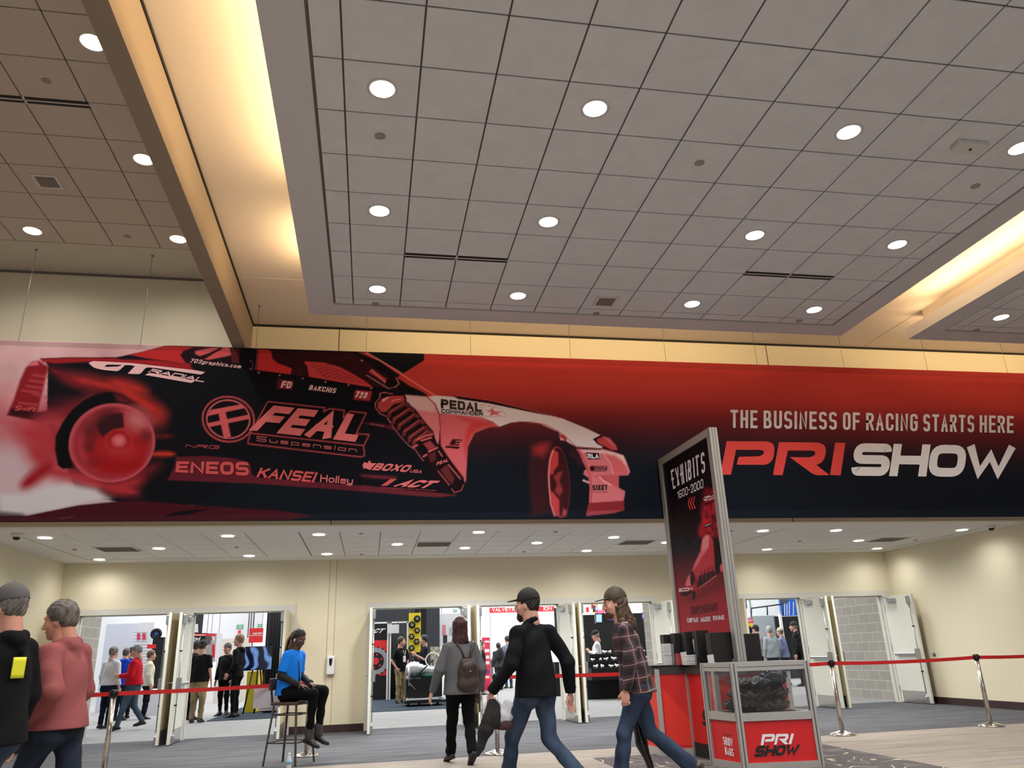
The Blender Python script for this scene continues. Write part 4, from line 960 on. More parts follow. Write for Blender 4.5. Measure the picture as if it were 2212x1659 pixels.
cen = sum(ring_)/7
for p in ring_: top_.append(p+nrm2(p-cen)*.07)
g = MB().prism([tuple(v-CO[:2]) for v in top_], 1.02, 1.045, m_blackg); g.build('counter_top', parent=ctr)
g = MB(); 
for i in range(7): wallseg(g, ring_[i]+nrm2(ring_[i]-cen)*.045, ring_[(i+1) % 7]+nrm2(ring_[(i+1) % 7]-cen)*.045, .94, 1.02, .02, mat('counter_edge', (44,42,42), .5), e=-.004)
g.build('top_edge', parent=ctr)

# tall sign
T0, T1 = np.array((4.345, 9.00)), np.array((4.30, 10.66)); TZ = 3.945; TO = np.array([4.32, 9.8, 0])
sg = thing('tall_sign', 'tall two-sided aluminium framed sign reading EXHIBITS 1600-2000 rising from the counter', 'sign', TO)
d_ = nrm2(T1-T0); n_ = np.array([-d_[1], d_[0]])
f_ = MB()
for p in (T0, T1):
    q = [p+d_*.05*a+n_*.055*b__ for a, b__ in ((-1,-1),(1,-1),(1,1),(-1,1))]; f_.prism([tuple(v-TO[:2]) for v in q], 1.045, TZ, m_alu)
    for dd, oo, w1 in ((d_, n_, .05), (n_, d_, .055)):
        for a in (-1, 1):
            for k_ in (-.018, .018):
                c = p+dd*a*w1+oo*k_; g = [c+oo*.003+dd*a*.001, c-oo*.003+dd*a*.001, c-oo*.003-dd*a*.004, c+oo*.003-dd*a*.004]; f_.prism([tuple(v-TO[:2]) for v in g], 1.05, TZ-.005, m_groove)
for z0, z1 in ((TZ-.10, TZ), (1.05, 1.10)):
    a, b__ = T0+d_*.05, T1-d_*.05; f_.prism([tuple(v-TO[:2]) for v in (a-n_*.055, b__-n_*.055, b__+n_*.055, a+n_*.055)], z0, z1, m_alu)
f_.build('frame', parent=sg)
a, b__ = T0+d_*.05, T1-d_*.05
U = np.linspace(0, 1, 150); Zs = np.linspace(1.10, TZ-.10, 270); UU, ZZ = np.meshgrid(U, Zs)
nleft = n_ if n_[0] < 0 else -n_
PW = np.stack([a[0]+(b__-a)[0]*UU+nleft[0]*.028, a[1]+(b__-a)[1]*UU+nleft[1]*.028, ZZ], -1).reshape(-1, 3)
qx, qy = project(PW); ct_ = Canvas(qx, qy, (10,8,12))
SZ = lambda *pts: [sz(x, y) for x, y in pts]
tt = (ct_.Y-900)*3.0167
ct_.C[:] = grad_stops(tt, [(100,(10,8,12)), (500,(14,9,14)), (700,(30,12,18)), (850,(30,28,36)), (950,(70,22,32)), (1080,(112,28,38)), (1200,(132,32,42)), (1400,(156,40,48))])
nz = vnoise(ct_.X/7, ct_.Y/9, 8)
for (x, y, rx, ry, c_, al) in [(390,650,45,180,(150,28,40),.9),(420,560,40,90,(120,20,30),.9),(350,740,26,50,(150,30,42),.9),(440,720,26,200,(170,40,50),.8),(380,500,30,40,(90,16,26),.7)]:
    u, v = sz(x, y); ct_.ell(u, v, rx/3, ry/3, c_, 5, al)
ct_.C[(tt < 860) & (tt > 440)] *= (.65+.6*nz[(tt < 860) & (tt > 440)])[:, None]
ct_.poly(SZ((360,565),(437,512),(437,545),(362,578)), (130,20,30), 1); ct_.line(SZ((365,572),(437,550)), 2.2, (20,6,10)); ct_.line(SZ((372,548),(437,528)), 1.6, (240,220,224))
for q in (((412,560),(425,760)),((437,560),(440,780)),((400,700),(470,830)),((425,640),(450,800))): ct_.line(SZ(*q), 1.2, (30,8,14))
ct_.poly(SZ((365,705),(408,692),(410,712),(366,722)), (16,8,12), 1); ct_.line(SZ((368,712),(408,700)), 1.2, (220,200,204), .6)
ct_.poly(SZ((350,800),(375,770),(405,768),(420,800),(430,860),(440,1010),(400,1060),(330,1100),(310,1040),(285,1010),(310,950),(340,880)), (168,50,60), 1.5)
ct_.poly(SZ((355,800),(375,772),(400,775),(395,850),(360,900),(345,870)), (206,120,128), 2); ct_.poly(SZ((340,880),(380,860),(320,970),(285,1010),(300,960)), (196,96,106), 2)
ct_.poly(SZ((425,790),(450,790),(480,860),(485,1000),(440,1030),(432,900)), (26,10,16), 2); ct_.poly(SZ((330,1040),(430,1000),(445,1020),(440,1040),(350,1110),(320,1110)), (40,14,20), 1.5)
for i in range(9): ct_.line(SZ((345+i*12, 1010-i*6),(340+i*13, 1075-i*7)), 1.4, (130,40,48) if i % 2 else (20,6,12), .6)
ct_.poly(SZ((240,1100),(255,1050),(285,1010),(300,1030),(300,1110),(260,1115)), (196,100,108), 1.5); ct_.ell(*sz(288,1055), 4.5, 16, (30,10,16), 1)
ct_.line(SZ((335,1115),(445,1035)), 1.6, (226,110,116)); ct_.ell(*sz(298,1165), 4, 10, (16,8,12), 1); ct_.ell(*sz(480,985), 4, 9, (196,80,90), 1)
ct_.poly(SZ((205,1110),(320,1098),(318,1132),(208,1146)), (150,24,36), 1); ct_.poly(SZ((210,1146),(300,1136),(250,1170),(215,1170)), (40,10,16), 1.5)
ct_.poly(SZ((220,1200),(380,1120),(500,1015),(510,1100),(300,1200)), (90,22,30), 7, .6)
pb = thing_panel = MB().prism([tuple(v-TO[:2]) for v in (a-n_*.026, b__-n_*.026, b__+n_*.026, a+n_*.026)], 1.10, TZ-.10, m_red).build('panel_core', parent=sg)
grid_mesh('printed_face', PW-TO, 150, 270, ct_.C, color_mat('sign_print', .5), sg, gain=1.1)
PR = PW.copy(); PR[:, :2] -= 2*.028*nleft; grid_mesh('printed_back', PR-TO, 150, 270, ct_.C, MATS['sign_print'], sg, gain=1.1)
mb, n = ktext([('EXHIBITS', [sz(176,474), sz(386,362), sz(380,226), sz(160,350)], m_wht, dict(wt=.13, gap=.19, rnd=.2)), ('1600-2000', [sz(206,537), sz(374,464), sz(372,404), sz(202,488)], m_wht, dict(wt=.13, gap=.17, rnd=.25)),
    ('COMPLIMENTARY', [sz(294,1292), sz(467,1262), sz(465,1212), sz(291,1238)], m_bk, dict(wt=.15, gap=.1)), ('FLOOR PLANS', [sz(269,1342), sz(341,1338), sz(340,1308), sz(268,1312)], m_wht, dict(wt=.18, gap=.1, space=.3)),
    ('MAGAZINES', [sz(357,1338), sz(421,1332), sz(420,1302), sz(356,1307)], m_wht, dict(wt=.18, gap=.1)), ('SHOW BAGS', [sz(438,1328), sz(511,1322), sz(510,1292), sz(436,1298)], m_wht, dict(wt=.18, gap=.1, space=.3)),
    ('OPM', [sz(376,545), sz(437,528), sz(437,508), sz(378,524)], m_wht, dict(wt=.22, gap=.1, shear=.3)), ('S.COM', [sz(212,1142), sz(303,1132), sz(303,1110), sz(214,1120)], m_wht, dict(wt=.22, gap=.1))], 'x', sg, TO, T0, T1, 0.031)
m_chev = mat('chevron_red', (206,60,50), .5)
for i in range(3):
    x = 277+i*16; P = [VP(*sz(*v), T0, T1)-TO+n*.031 for v in ((x+6,528-i*4),(x+12,526-i*4),(x+2,568-i*3),(x+16,604-i*3),(x+10,608-i*3),(x-5,570-i*3))]; mb.add(P, [(0,1,2,5),(2,3,4,5)], m_chev)
mb.build('sign_lettering', parent=sg, recalc=False)

# brochure holders and stacks on the counter
m_card = mat('black_card', (12,12,13), .55); m_paper = mat('paper_white', (214,212,210), .7); m_paper_e = mat('paper_edges', (176,174,172), .8, vary=((2,2,160),(120,118,116)))
def at_(px, Y): return AY(px, 1420, Y)[:2]
HOLD = [(1437,1461,10.02,.37,'leftmost, behind a tall white paper stack'),(1460,1484,9.82,.38,'second from the left, behind the red booklets'),(1485,1508,9.62,.39,'third from the left, behind the lower white stack'),(1509,1536,9.40,.395,'fourth from the left, with a white leaflet'),(1538,1588,9.10,.36,'widest, just left of the sign post'),(1609,1646,9.12,.335,'right of the sign post')]
for i, (x0, x1, Y, h_, w) in enumerate(HOLD):
    a = at_(x0, Y); b2 = at_(x1, Y); c = (a+b2)/2; wd = np.linalg.norm(b2-a); dp = .12
    r_ = thing('brochure_holder', 'black upright brochure holder on the counter, '+w, 'holder', (c[0], c[1], 1.045), group='black holders on the counter')
    g = MB(); g.box(-wd/2, -.005, 0, wd/2, .0, h_, m_card).box(-wd/2, dp, 0, wd/2, dp+.005, h_, m_card).box(-wd/2, 0, 0, wd/2, dp, .005, m_card); g.build('panels', parent=r_)
    g = MB().box(-wd/2, 0, 0, -wd/2+.005, dp, h_, m_card).box(wd/2-.005, 0, 0, wd/2, dp, h_, m_card); g.build('side_wall', parent=r_)
def stack(name, label, cat, x0, x1, Y, h_, m, n, dp=.1):
    a = at_(x0, Y); b2 = at_(x1, Y); c = (a+b2)/2; wd = np.linalg.norm(b2-a); g = MB(); rs = random.Random(int(x0))
    for k_ in range(n):
        o = (rs.random()-.5)*.006; g.box(-wd/2+o, 0+o, h_*k_/n, wd/2+o, dp+o, h_*(k_+.82)/n, m)
    o_ = g.build(name); o_.location = (c[0], c[1], 1.045); return tag(o_, label, cat, None)
stack('magazine_stack', 'tall white magazine stack at the left end of the counter', 'paper stack', 1436, 1451, 9.84, .26, m_paper, 22)
stack('magazine_stack', 'grey edged magazine stack beside the tall white one', 'paper stack', 1451, 1462, 9.86, .25, m_paper_e, 22)
stack('booklet_stack', 'red booklet stack between the white magazine stacks', 'paper stack', 1465, 1480, 9.64, .135, mat('booklet_red', (170,54,56), .6), 12)
stack('magazine_stack', 'low white magazine stack in front of the third holder', 'paper stack', 1481, 1501, 9.44, .115, m_paper, 12)
stack('magazine_stack', 'low grey edged magazine stack next to the low white one', 'paper stack', 1501, 1513, 9.46, .115, m_paper_e, 12)
stack('booklet_stack', 'thin maroon booklet stack left of the widest black holder', 'paper stack', 1517, 1532, 9.22, .02, mat('booklet_maroon', (110,40,40), .6), 3)
for (px, Y, zt, tl, w) in [(1479,9.63,1.20,.15,'behind the red booklets'),(1536,9.05,1.05,.11,'leaning at the widest black holder'),(1510,9.52,1.06,.30,'inside the fourth holder')]:
    p = at_(px, Y); g = MB().box(-.04, 0, 0, .04, .003, tl, m_paper, M=rot('X', .12) @ rot('Y', -.12)); o_ = g.build('leaflet'); o_.location = (p[0], p[1], 1.047); tag(o_, 'white leaflet standing on the counter, '+w, 'leaflet', 'leaflets on the counter')

# ================================================================ STANCHIONS
m_belt = mat('red_belt', (196,26,30), .6)
STN = {}
proto_s = thing('stanchion', 'x', 'stanchion', (0,0,0), group='polished belt stanchions')
MB().lathe([(.175,0), (.175,.012), (.165,.022), (.10,.040), (.045,.058), (.034,.062), (0,.062)], m_chrome, 40).build('base', parent=proto_s)
MB().lathe([(.031,.06), (.031,.93), (0,.93)], m_chrome, 28).build('post', parent=proto_s)
MB().lathe([(.034,.915), (.036,.92), (.036,.995), (.030,1.0), (0,1.0)], m_blackg, 24).bbox(-.05,-.02,.925,.05,.02,.985,.006, m_blackg).build('belt_head', parent=proto_s)
SP = [('mid', AZ(1075,1629,0), 'polished steel stanchion standing behind the walking couple in the centre'), ('r1', AZ(1821,1588,0), 'polished steel stanchion just right of the red showcase cabinet'), ('r2', AZ(2142,1569,0), 'polished steel stanchion farthest right, near the cream side wall'),
      ('l1', None, 'steel stanchion at lower left beside the man in the pink hoodie'), ('l2', None, 'steel stanchion in front of the seated woman')]
pl = AZ(247,1490,1.0); p2 = AZ(669,1468,1.0)
for i, (k_, p, lb) in enumerate(SP):
    if k_ == 'l1': p = pl
    if k_ == 'l2': p = p2
    p = np.array([p[0], p[1], 0.001])
    if i == 0: o_ = proto_s; o_.location = tuple(p); o_['label'] = lb
    else: o_ = dup(proto_s, p, label=lb)
    STN[k_] = p
def belt(a, b_, label, sag=.03):
    a = np.array(a); b_ = np.array(b_); L_ = b_-a; n_ = 24; g = MB(); vs = []; org = a.copy()
    for i in range(n_+1):
        t = i/n_; p = a+L_*t-org; z = .955-sag*4*t*(1-t)
        for s_ in (-1, 1): vs.append((p[0], p[1], z+s_*.0245))
    fs = [(2*i, 2*i+2, 2*i+3, 2*i+1) for i in range(n_)]
    g.add(vs, fs, m_belt); o_ = g.build('belt', recalc=False); o_.location = (org[0], org[1], 0); md = o_.modifiers.new('t', 'SOLIDIFY'); md.thickness = .003
    return tag(o_, label, 'belt', 'red retractable belts')
belt(STN['l1'], STN['l2'], 'red belt stretched between the two left stanchions', .012); belt(AX(-20,1513,-5.2)*[1,1,0] if False else np.array([STN['l1'][0]-2.3, STN['l1'][1]+.55, 0]), STN['l1'], 'red belt running left behind the man in the pink hoodie', .02)
belt(STN['mid'], STN['r1'], 'red belt stretched behind the two walking men and the kiosk', .03); belt(STN['r1'], STN['r2'], 'red belt in front of the rightmost doors', .02)
belt(STN['r2'], STN['r2']+np.array([2.2,.2,0]), 'red belt leaving the picture on the right', .02)

# ================================================================ STOOL, SIGNS, BOTTLE, DISPENSER
hd = math.radians(-27); so_ = np.array([-.985, 11.31, 0]); st_ = thing('bar_stool', 'tall brown bar stool with low back carrying the seated woman', 'stool', so_, hd)
m_brown = mat('stool_brown', (70,52,46), .45); m_legm = mat('stool_leg_metal', (84,72,70), .35, .7)
MB().bbox(-.20,-.20,.715,.20,.20,.755,.014, m_brown).build('seat', parent=st_)
for (sx, sy) in ((1,1),(1,-1),(-1,1),(-1,-1)): MB().beam((sx*.165, sy*.165, .72), (sx*.235, sy*.225, .0), .024, .024, m_legm).build('leg', parent=st_)
g = MB(); 
for (z, k_) in ((.27,.212), (.60,.178)):
    for (a, b_) in (((1,1),(1,-1)),((1,-1),(-1,-1)),((-1,-1),(-1,1)),((-1,1),(1,1))): g.tube([(a[0]*k_, a[1]*k_*.97, z), (b_[0]*k_, b_[1]*k_*.97, z)], .009, m_legm, 8)
g.build('foot_rail', parent=st_)
g = MB(); g.beam((-.19,.17,.74), (-.235,.17,1.02), .02, .02, m_legm).beam((-.19,-.17,.74), (-.235,-.17,1.02), .02, .02, m_legm).bbox(-.25,-.19,.90,-.222,.19,1.05,.01, m_brown); g.build('backrest', parent=st_)
for (x0, x1, y0, y1, w) in [(549,605,1490,1528,'larger'), (561,600,1527,1534,'lower')]:
    Y = STN['l1'][1]+(STN['l2'][1]-STN['l1'][1])*((AY((x0+x1)/2,1500,11.0)[0]-STN['l1'][0])/(STN['l2'][0]-STN['l1'][0]))-.012+(.006 if w == 'lower' else 0)
    a = AY(x0, y0 if w == 'larger' else 1500, Y); b_ = AY(x1, y1, Y); zt = .95 if w == 'larger' else .93
    g = MB().box(a[0], -.0015, b_[2], b_[0], .0015, zt, mat('sheet_grey', (196,192,200), .7)); o_ = g.build('paper_sheet'); o_.location = (0, Y, 0); tag(o_, '%s blank paper sheet hanging from the red belt beside the stool' % w, 'paper', 'paper sheets on the belt')
bt = thing('water_bottle', 'small clear plastic water bottle on the floor by the stool', 'bottle', AZ(623,1668,0)+[0,0,.001])
m_clear = mat('clear_plastic', (225,232,236), .15, alpha=.45); MB().lathe([(0,.0),(.030,.002),(.032,.02),(.030,.06),(.032,.09),(.031,.13),(.024,.165),(.013,.185),(.013,.195),(0,.195)], m_clear, 20).build('body', parent=bt)
MB().lathe([(.0325,.085),(.0325,.13)], mat('bottle_label', (120,170,200), .5), 20).build('label_band', parent=bt); MB().lathe([(.0145,.190),(.0145,.207),(0,.207)], m_white, 14).build('bottle_cap', parent=bt)
p = AY(714.5,1437,YB); ds = thing('sanitizer_dispenser', 'white wall-mounted hand sanitizer dispenser between the door groups', 'dispenser', (p[0], YB, p[2]))
MB().bbox(-.075,-.11,-.165,.075,0,.165,.02, m_white).build('housing', parent=ds); MB().prism([(-.03,.12),(.03,.12),(.026,.04),(.014,-.01),(-.014,-.01),(-.026,.04)], 0, .004, m_blackg, M=tr(0,-.1105,0) @ rot('X', PI/2)).build('window', parent=ds)
MB().bbox(-.05,-.09,-.175,.05,-.02,-.16,.004, m_grille).build('nozzle', parent=ds)
p = AX(2019,1414,XRR); bp_ = thing('door_stop', 'small round metal door bumper on the cream right wall', 'door stop', (XRR, p[1], p[2]))
MB().lathe([(0,0),(.035,0),(.035,.02),(.02,.035),(0,.035)], m_steel_d, 18, M=rot('Y', -PI/2)).build('bumper', parent=bp_)
# ================================================================ ORGANIC SHAPES (distance-field surfaces)
def V3(*a): return np.array(a, float)
def nrm(v): v = np.asarray(v, float); return v/(np.linalg.norm(v)+1e-12)
def surf(prims, res, wr=None, k=.02, pad=.03):
    """prims: dicts with kind, returns verts, faces of the zero surface (surface nets)"""
    lo = np.array([1e9]*3); hi = -lo
    for p in prims:
        if p.get('op') == 'cut': continue
        a, b = p['bb']; lo = np.minimum(lo, a); hi = np.maximum(hi, b)
    lo = lo-pad; hi = hi+pad; n = np.ceil((hi-lo)/res).astype(int)+2
    ax = [lo[i]+res*np.arange(n[i]) for i in range(3)]
    D = np.full(tuple(n), .25, np.float32)
    for p in prims:
        if p.get('op') == 'cut': continue
        kk = p.get('k', k); a, b = p['bb']; m = kk+2.5*res+.012
        sl = tuple(slice(max(0, int((a[i]-m-lo[i])/res)), min(n[i], int((b[i]+m-lo[i])/res)+2)) for i in range(3))
        if any(s.stop <= s.start for s in sl): continue
        X, Y, Z = np.meshgrid(ax[0][sl[0]], ax[1][sl[1]], ax[2][sl[2]], indexing='ij')
        P = np.stack([X, Y, Z], -1); d = p['f'](P)
        for (c, nn) in p.get('clip', ()): d = np.maximum(d, (P-c) @ nn)
        o = D[sl]
        if p.get('op') == 'sub':
            h = np.maximum(kk-np.abs(o+d), 0)/max(kk, 1e-6); D[sl] = np.maximum(o, -d)+h*h*kk*.25
        else:
            h = np.maximum(kk-np.abs(o-d), 0)/max(kk, 1e-6); D[sl] = np.minimum(o, d)-h*h*kk*.25
    if wr is not None:
        X, Y, Z = np.meshgrid(*ax, indexing='ij'); near = np.abs(D) < .04
        D[near] += wr(X[near], Y[near], Z[near]).astype(np.float32)
    for p in prims:
        if p.get('op') == 'cut':
            X, Y, Z = np.meshgrid(*ax, indexing='ij'); D = np.maximum(D, ((np.stack([X, Y, Z], -1)-p['c']) @ p['n']).astype(np.float32))
    ins = D < 0; c = [n[i]-1 for i in range(3)]
    acc = np.zeros(tuple(c)+(3,), np.float32); cnt = np.zeros(tuple(c), np.float32)
    G = np.indices(tuple(c)).astype(np.float32)
    offs = [(0,0,0),(1,0,0),(0,1,0),(1,1,0),(0,0,1),(1,0,1),(0,1,1),(1,1,1)]
    vw = lambda A, o: A[o[0]:o[0]+c[0], o[1]:o[1]+c[1], o[2]:o[2]+c[2]]
    alln = sum(vw(ins, o).astype(np.int8) for o in offs); act = (alln > 0) & (alln < 8)
    idx = np.nonzero(act); pos = np.zeros((len(idx[0]), 3)); ct = np.zeros(len(idx[0]))
    for a in offs:
        for d in range(3):
            if a[d]: continue
            b = list(a); b[d] = 1
            da = D[idx[0]+a[0], idx[1]+a[1], idx[2]+a[2]]; db = D[idx[0]+b[0], idx[1]+b[1], idx[2]+b[2]]
            m = (da < 0) != (db < 0); t = np.where(m, da/(da-db+1e-12), 0)
            q = np.array(a, float)[None]+np.zeros((len(da), 3)); q[:, d] += t
            pos[m] += q[m]; ct[m] += 1
    vid = -np.ones(tuple(c), np.int64); vid[idx] = np.arange(len(idx[0]))
    V = (np.stack(idx, 1)+pos/ct[:, None])*res+lo
    F = []
    for d in range(3):
        u, v = (d+1) % 3, (d+2) % 3
        A = ins; sh = [slice(None)]*3; sh2 = [slice(None)]*3
        sh[d] = slice(0, n[d]-1); sh2[d] = slice(1, n[d])
        ch = A[tuple(sh)] != A[tuple(sh2)]; q = np.nonzero(ch)
        q = np.stack(q, 1); ok = (q[:, u] > 0) & (q[:, v] > 0) & (q[:, u] < n[u]-1) & (q[:, v] < n[v]-1); q = q[ok]
        s_in = A[tuple(q.T)]
        def cid(du, dv): r = q.copy(); r[:, u] += du; r[:, v] += dv; return vid[tuple(r.T)]
        f = np.stack([cid(-1,-1), cid(0,-1), cid(0,0), cid(-1,0)], 1)
        f[~s_in] = f[~s_in][:, ::-1]; F.append(f)
    return V, np.concatenate(F)
def cap(a, b, ra, rb=None, k=.02, sq=None, clip=()):
    """tapered limb; sq = (direction, factor) flattens the section along direction"""
    a = V3(*a); b = V3(*b); rb = ra if rb is None else rb; ab = b-a; L2 = max(ab @ ab, 1e-9)
    if sq: sd_, sf = nrm(sq[0]), sq[1]
    def f(P):
        q = P-a; t = np.clip((q @ ab)/L2, 0, 1); w = q-t[..., None]*ab
        if sq: w = w+(w @ sd_)[..., None]*sd_*(1/sf-1)
        return (np.linalg.norm(w, axis=-1)-(ra+(rb-ra)*t))*(min(sf, 1) if sq else 1)
    r = max(ra, rb)*(max(1, sq[1]) if sq else 1)
    return dict(f=f, bb=(np.minimum(a, b)-r, np.maximum(a, b)+r), k=k, clip=[(V3(*c), nrm(n_)) for c, n_ in clip])
def ell(c, r, R=None, k=.02, op=None, clip=()):
    c = V3(*c); r = V3(*r)
    def f(P):
        q = P-c
        if R is not None: q = q @ R
        k0 = np.linalg.norm(q/r, axis=-1); k1 = np.linalg.norm(q/(r*r), axis=-1)+1e-9; return k0*(k0-1)/k1
    m = max(r) if R is not None else r
    d = dict(f=f, bb=(c-m, c+m), k=k, clip=[(V3(*a), nrm(n_)) for a, n_ in clip])
    if op: d['op'] = op
    return d
def sect(a, b, A, B, k=.02, side=(0,1,0), clip=()):
    """elliptic tapered trunk: A,B = (front-back radius, side radius)"""
    a = V3(*a); b = V3(*b); ax = nrm(b-a); s = nrm(V3(*side)-ax*(V3(*side) @ ax)); fr = np.cross(s, ax); L = np.linalg.norm(b-a)
    def f(P):
        q = P-a; h = q @ ax; t = np.clip(h/L, 0, 1); x = q @ fr; y = q @ s; rx = A[0]+(B[0]-A[0])*t; ry = A[1]+(B[1]-A[1])*t
        e = np.maximum(h-L-.02, 0)+np.maximum(-h-.02, 0); g = (np.sqrt((x/rx)**2+(y/ry)**2+1e-9)-1)*np.minimum(rx, ry)
        return np.where(e > 0, np.sqrt(np.maximum(g, 0)**2+e*e)+np.minimum(g, 0)*0, g)-.004
    m = max(A+B); return dict(f=f, bb=(np.minimum(a, b)-m, np.maximum(a, b)+m), k=k, clip=[(V3(*c), nrm(n_)) for c, n_ in clip])
def loft(st, k=.03, side=(0,1,0)):
    """smooth trunk through stations (centre, front-back radius, side radius), roughly vertical"""
    st = sorted(st, key=lambda q: q[0][2]); z = np.array([q[0][2] for q in st]); cx = np.array([q[0][0] for q in st]); cy = np.array([q[0][1] for q in st]); ra = np.array([q[1] for q in st]); rb = np.array([q[2] for q in st])
    zz = np.linspace(z[0], z[-1], 60); sm = lambda v: np.convolve(np.pad(np.interp(zz, z, v), 5, mode='edge'), np.ones(11)/11, 'valid')
    cx, cy, ra, rb = sm(cx), sm(cy), sm(ra), sm(rb); s_ = nrm(V3(side[0], side[1], 0)); fr = V3(s_[1], -s_[0], 0)
    def f(P):
        h = P[..., 2]; q = P[..., 0]-np.interp(h, zz, cx); w = P[..., 1]-np.interp(h, zz, cy); x = q*fr[0]+w*fr[1]; y = q*s_[0]+w*s_[1]; a = np.interp(h, zz, ra); b = np.interp(h, zz, rb)
        k0 = np.sqrt((x/a)**2+(y/b)**2)+1e-9; k1 = np.sqrt((x/a**2)**2+(y/b**2)**2)+1e-9; g = k0*(k0-1)/k1
        e = np.maximum(h-zz[-1], 0)+np.maximum(zz[0]-h, 0); return np.where(e > 0, np.where(g > 0, np.sqrt(g*g+e*e), np.maximum(e, g)), g)
    m = max(ra.max(), rb.max()); lo = V3(cx.min()-m, cy.min()-m, zz[0]); hi = V3(cx.max()+m, cy.max()+m, zz[-1]); return dict(f=f, bb=(lo, hi), k=k, clip=[])
def cutp(c, n_): return dict(op='cut', c=V3(*c), n=nrm(n_))
def folds(amp, f=1.0, seed=0.0, vert=False):
    def w(x, y, z):
        if vert: return amp*(np.sin(34*f*(x+.5*y)+5*np.sin(6*z+seed)+seed)*.6+np.sin(21*f*(y-.4*x)+4*np.sin(9*z))*.5)
        a = np.sin(30*f*z+3.2*np.sin(9*x+seed)+3.0*np.sin(8*y+2*seed)+5*np.sin(3.1*z+seed))
        b = np.sin(19*f*(z+.5*x-.4*y)+2.5*np.sin(13*y+seed)); return amp*(.55*a+.6*b*np.abs(b))
    return w
def mesh_of(name, parts, parent=None, smooth=True):
    """parts: list of (V, F, material) joined to one object"""
    vs = []; fs = []; mi = []; mats = []; o = 0
    for (V, F, m) in parts:
        if m not in mats: mats.append(m)
        vs.append(V); fs.append(F+o); mi += [mats.index(m)]*len(F); o += len(V)
    V = np.concatenate(vs); F = np.concatenate(fs); me = bpy.data.meshes.new(name)
    me.vertices.add(len(V)); me.vertices.foreach_set('co', V.astype(np.float32).ravel()); me.loops.add(F.size); me.loops.foreach_set('vertex_index', F.ravel().astype(np.int32))
    me.polygons.add(len(F)); me.polygons.foreach_set('loop_start', np.arange(0, F.size, 4, dtype=np.int32)); me.polygons.foreach_set('loop_total', np.full(len(F), 4, np.int32))
    me.update(calc_edges=True); me.polygons.foreach_set('material_index', mi); me.polygons.foreach_set('use_smooth', [smooth]*len(F))
    for m in mats: me.materials.append(m)
    ob = bpy.data.objects.new(name, me); C.objects.link(ob)
    if parent: ob.parent = parent
    return ob

# ---------------------------------------------------------------- people
m_eye = mat('eye_white', (225,220,215), .3); m_iris = mat('iris_dark', (40,28,20), .2)
def RM(yaw=0, pitch=0, roll=0):
    """head frame: columns forward, left, up"""
    M = Matrix.Rotation(math.radians(yaw), 3, 'Z') @ Matrix.Rotation(math.radians(pitch), 3, 'Y') @ Matrix.Rotation(math.radians(roll), 3, 'X')
    return np.array(M)
def head_prims(s=1.0, fat=0.0, jaw=1.0):
    f = fat
    return [ell((-.014,0,.048), (.099*s,.077*s,.098*s)), ell((.022,0,-.012), (.072,.066+f,.085), k=.03), ell((.034,0,-.066), (.056*jaw,.05*jaw+f,.05), k=.03),
        ell((.072,0,-.098), (.022,.024,.02), k=.02), cap((-.035,0,-.03), (-.05,0,-.15), .058+f*.6, .062+f, k=.03),
        cap((.082,-.03,.036), (.082,.03,.036), .014, k=.02), cap((.094,0,.022), (.116,0,-.024), .0085, .0125, k=.012), ell((.104,.012,-.03), (.011,.008,.008), k=.008), ell((.104,-.012,-.03), (.011,.008,.008), k=.008),
        ell((.06,.045,-.022), (.024,.02+f*.5,.024), k=.02), ell((.06,-.045,-.022), (.024,.02+f*.5,.024), k=.02),
        ell((.098,.032,.016), (.022,.019,.013), k=.012, op='sub'), ell((.098,-.032,.016), (.022,.019,.013), k=.012, op='sub'),
        ell((.078,.031,.014), (.0145,.0145,.0135), k=.004), ell((.078,-.031,.014), (.0145,.0145,.0135), k=.004),
        cap((.086,-.02,-.058), (.0885,.02,-.058), .0075, k=.008), cap((.084,-.018,-.069), (.084,.018,-.069), .0085, k=.008), cap((.099,-.02,-.0635), (.099,.02,-.0635), .0028, k=.003) | {'op':'sub'},
        ell((-.006,.076,-.006), (.019,.0095,.032), k=.008), ell((-.006,-.076,-.006), (.019,.0095,.032), k=.008),
        ell((.0,.087,-.002), (.011,.006,.018), k=.005, op='sub'), ell((.0,-.087,-.002), (.011,.006,.018), k=.005, op='sub')]
def hand_prims(curl=.35, s=1.0, side=1):
    """palm lies in x(fingers)-y plane, palm faces -z; thumb towards +y*side"""
    P = [ell((.045*s,0,0), (.052*s,.041*s,.0165*s), k=.01), cap((-.03*s,0,0), (.02*s,0,0), .026*s, .026*s, k=.015, sq=((0,0,1), .75)), ell((.03*s,.026*side*s,-.006*s), (.03*s,.017*s,.016*s), k=.012)]
    for i, (y, L, r) in enumerate([(.030,.072,.0088), (.010,.080,.0092), (-.011,.074,.0088), (-.030,.058,.0078)]):
        p = V3(.085*s, y*side*s, 0); a = 0; c_ = curl*(1+.18*i)
        for j, fr in enumerate((.45, .32, .25)):
            a += c_*(.55 if j == 0 else .75); q = p+V3(math.cos(a), .06*side*(1-i)*.5, -math.sin(a))*L*fr*s
            P.append(cap(p, q, r*s*(1-.07*j), r*s*(.93-.07*j), k=.005)); p = q
    p = V3(.015*s, .034*side*s, -.006*s); q = p+V3(.032, .026*side, -.014)*s; r_ = q+V3(.03, .006*side, -.012)*s
    P += [cap(p, q, .0125*s, .011*s, k=.01), cap(q, r_, .0105*s, .0085*s, k=.006)]
    return P
def put(V, R, t, s=1.0): return (V*s) @ R.T+np.asarray(t)
HEADC = {}
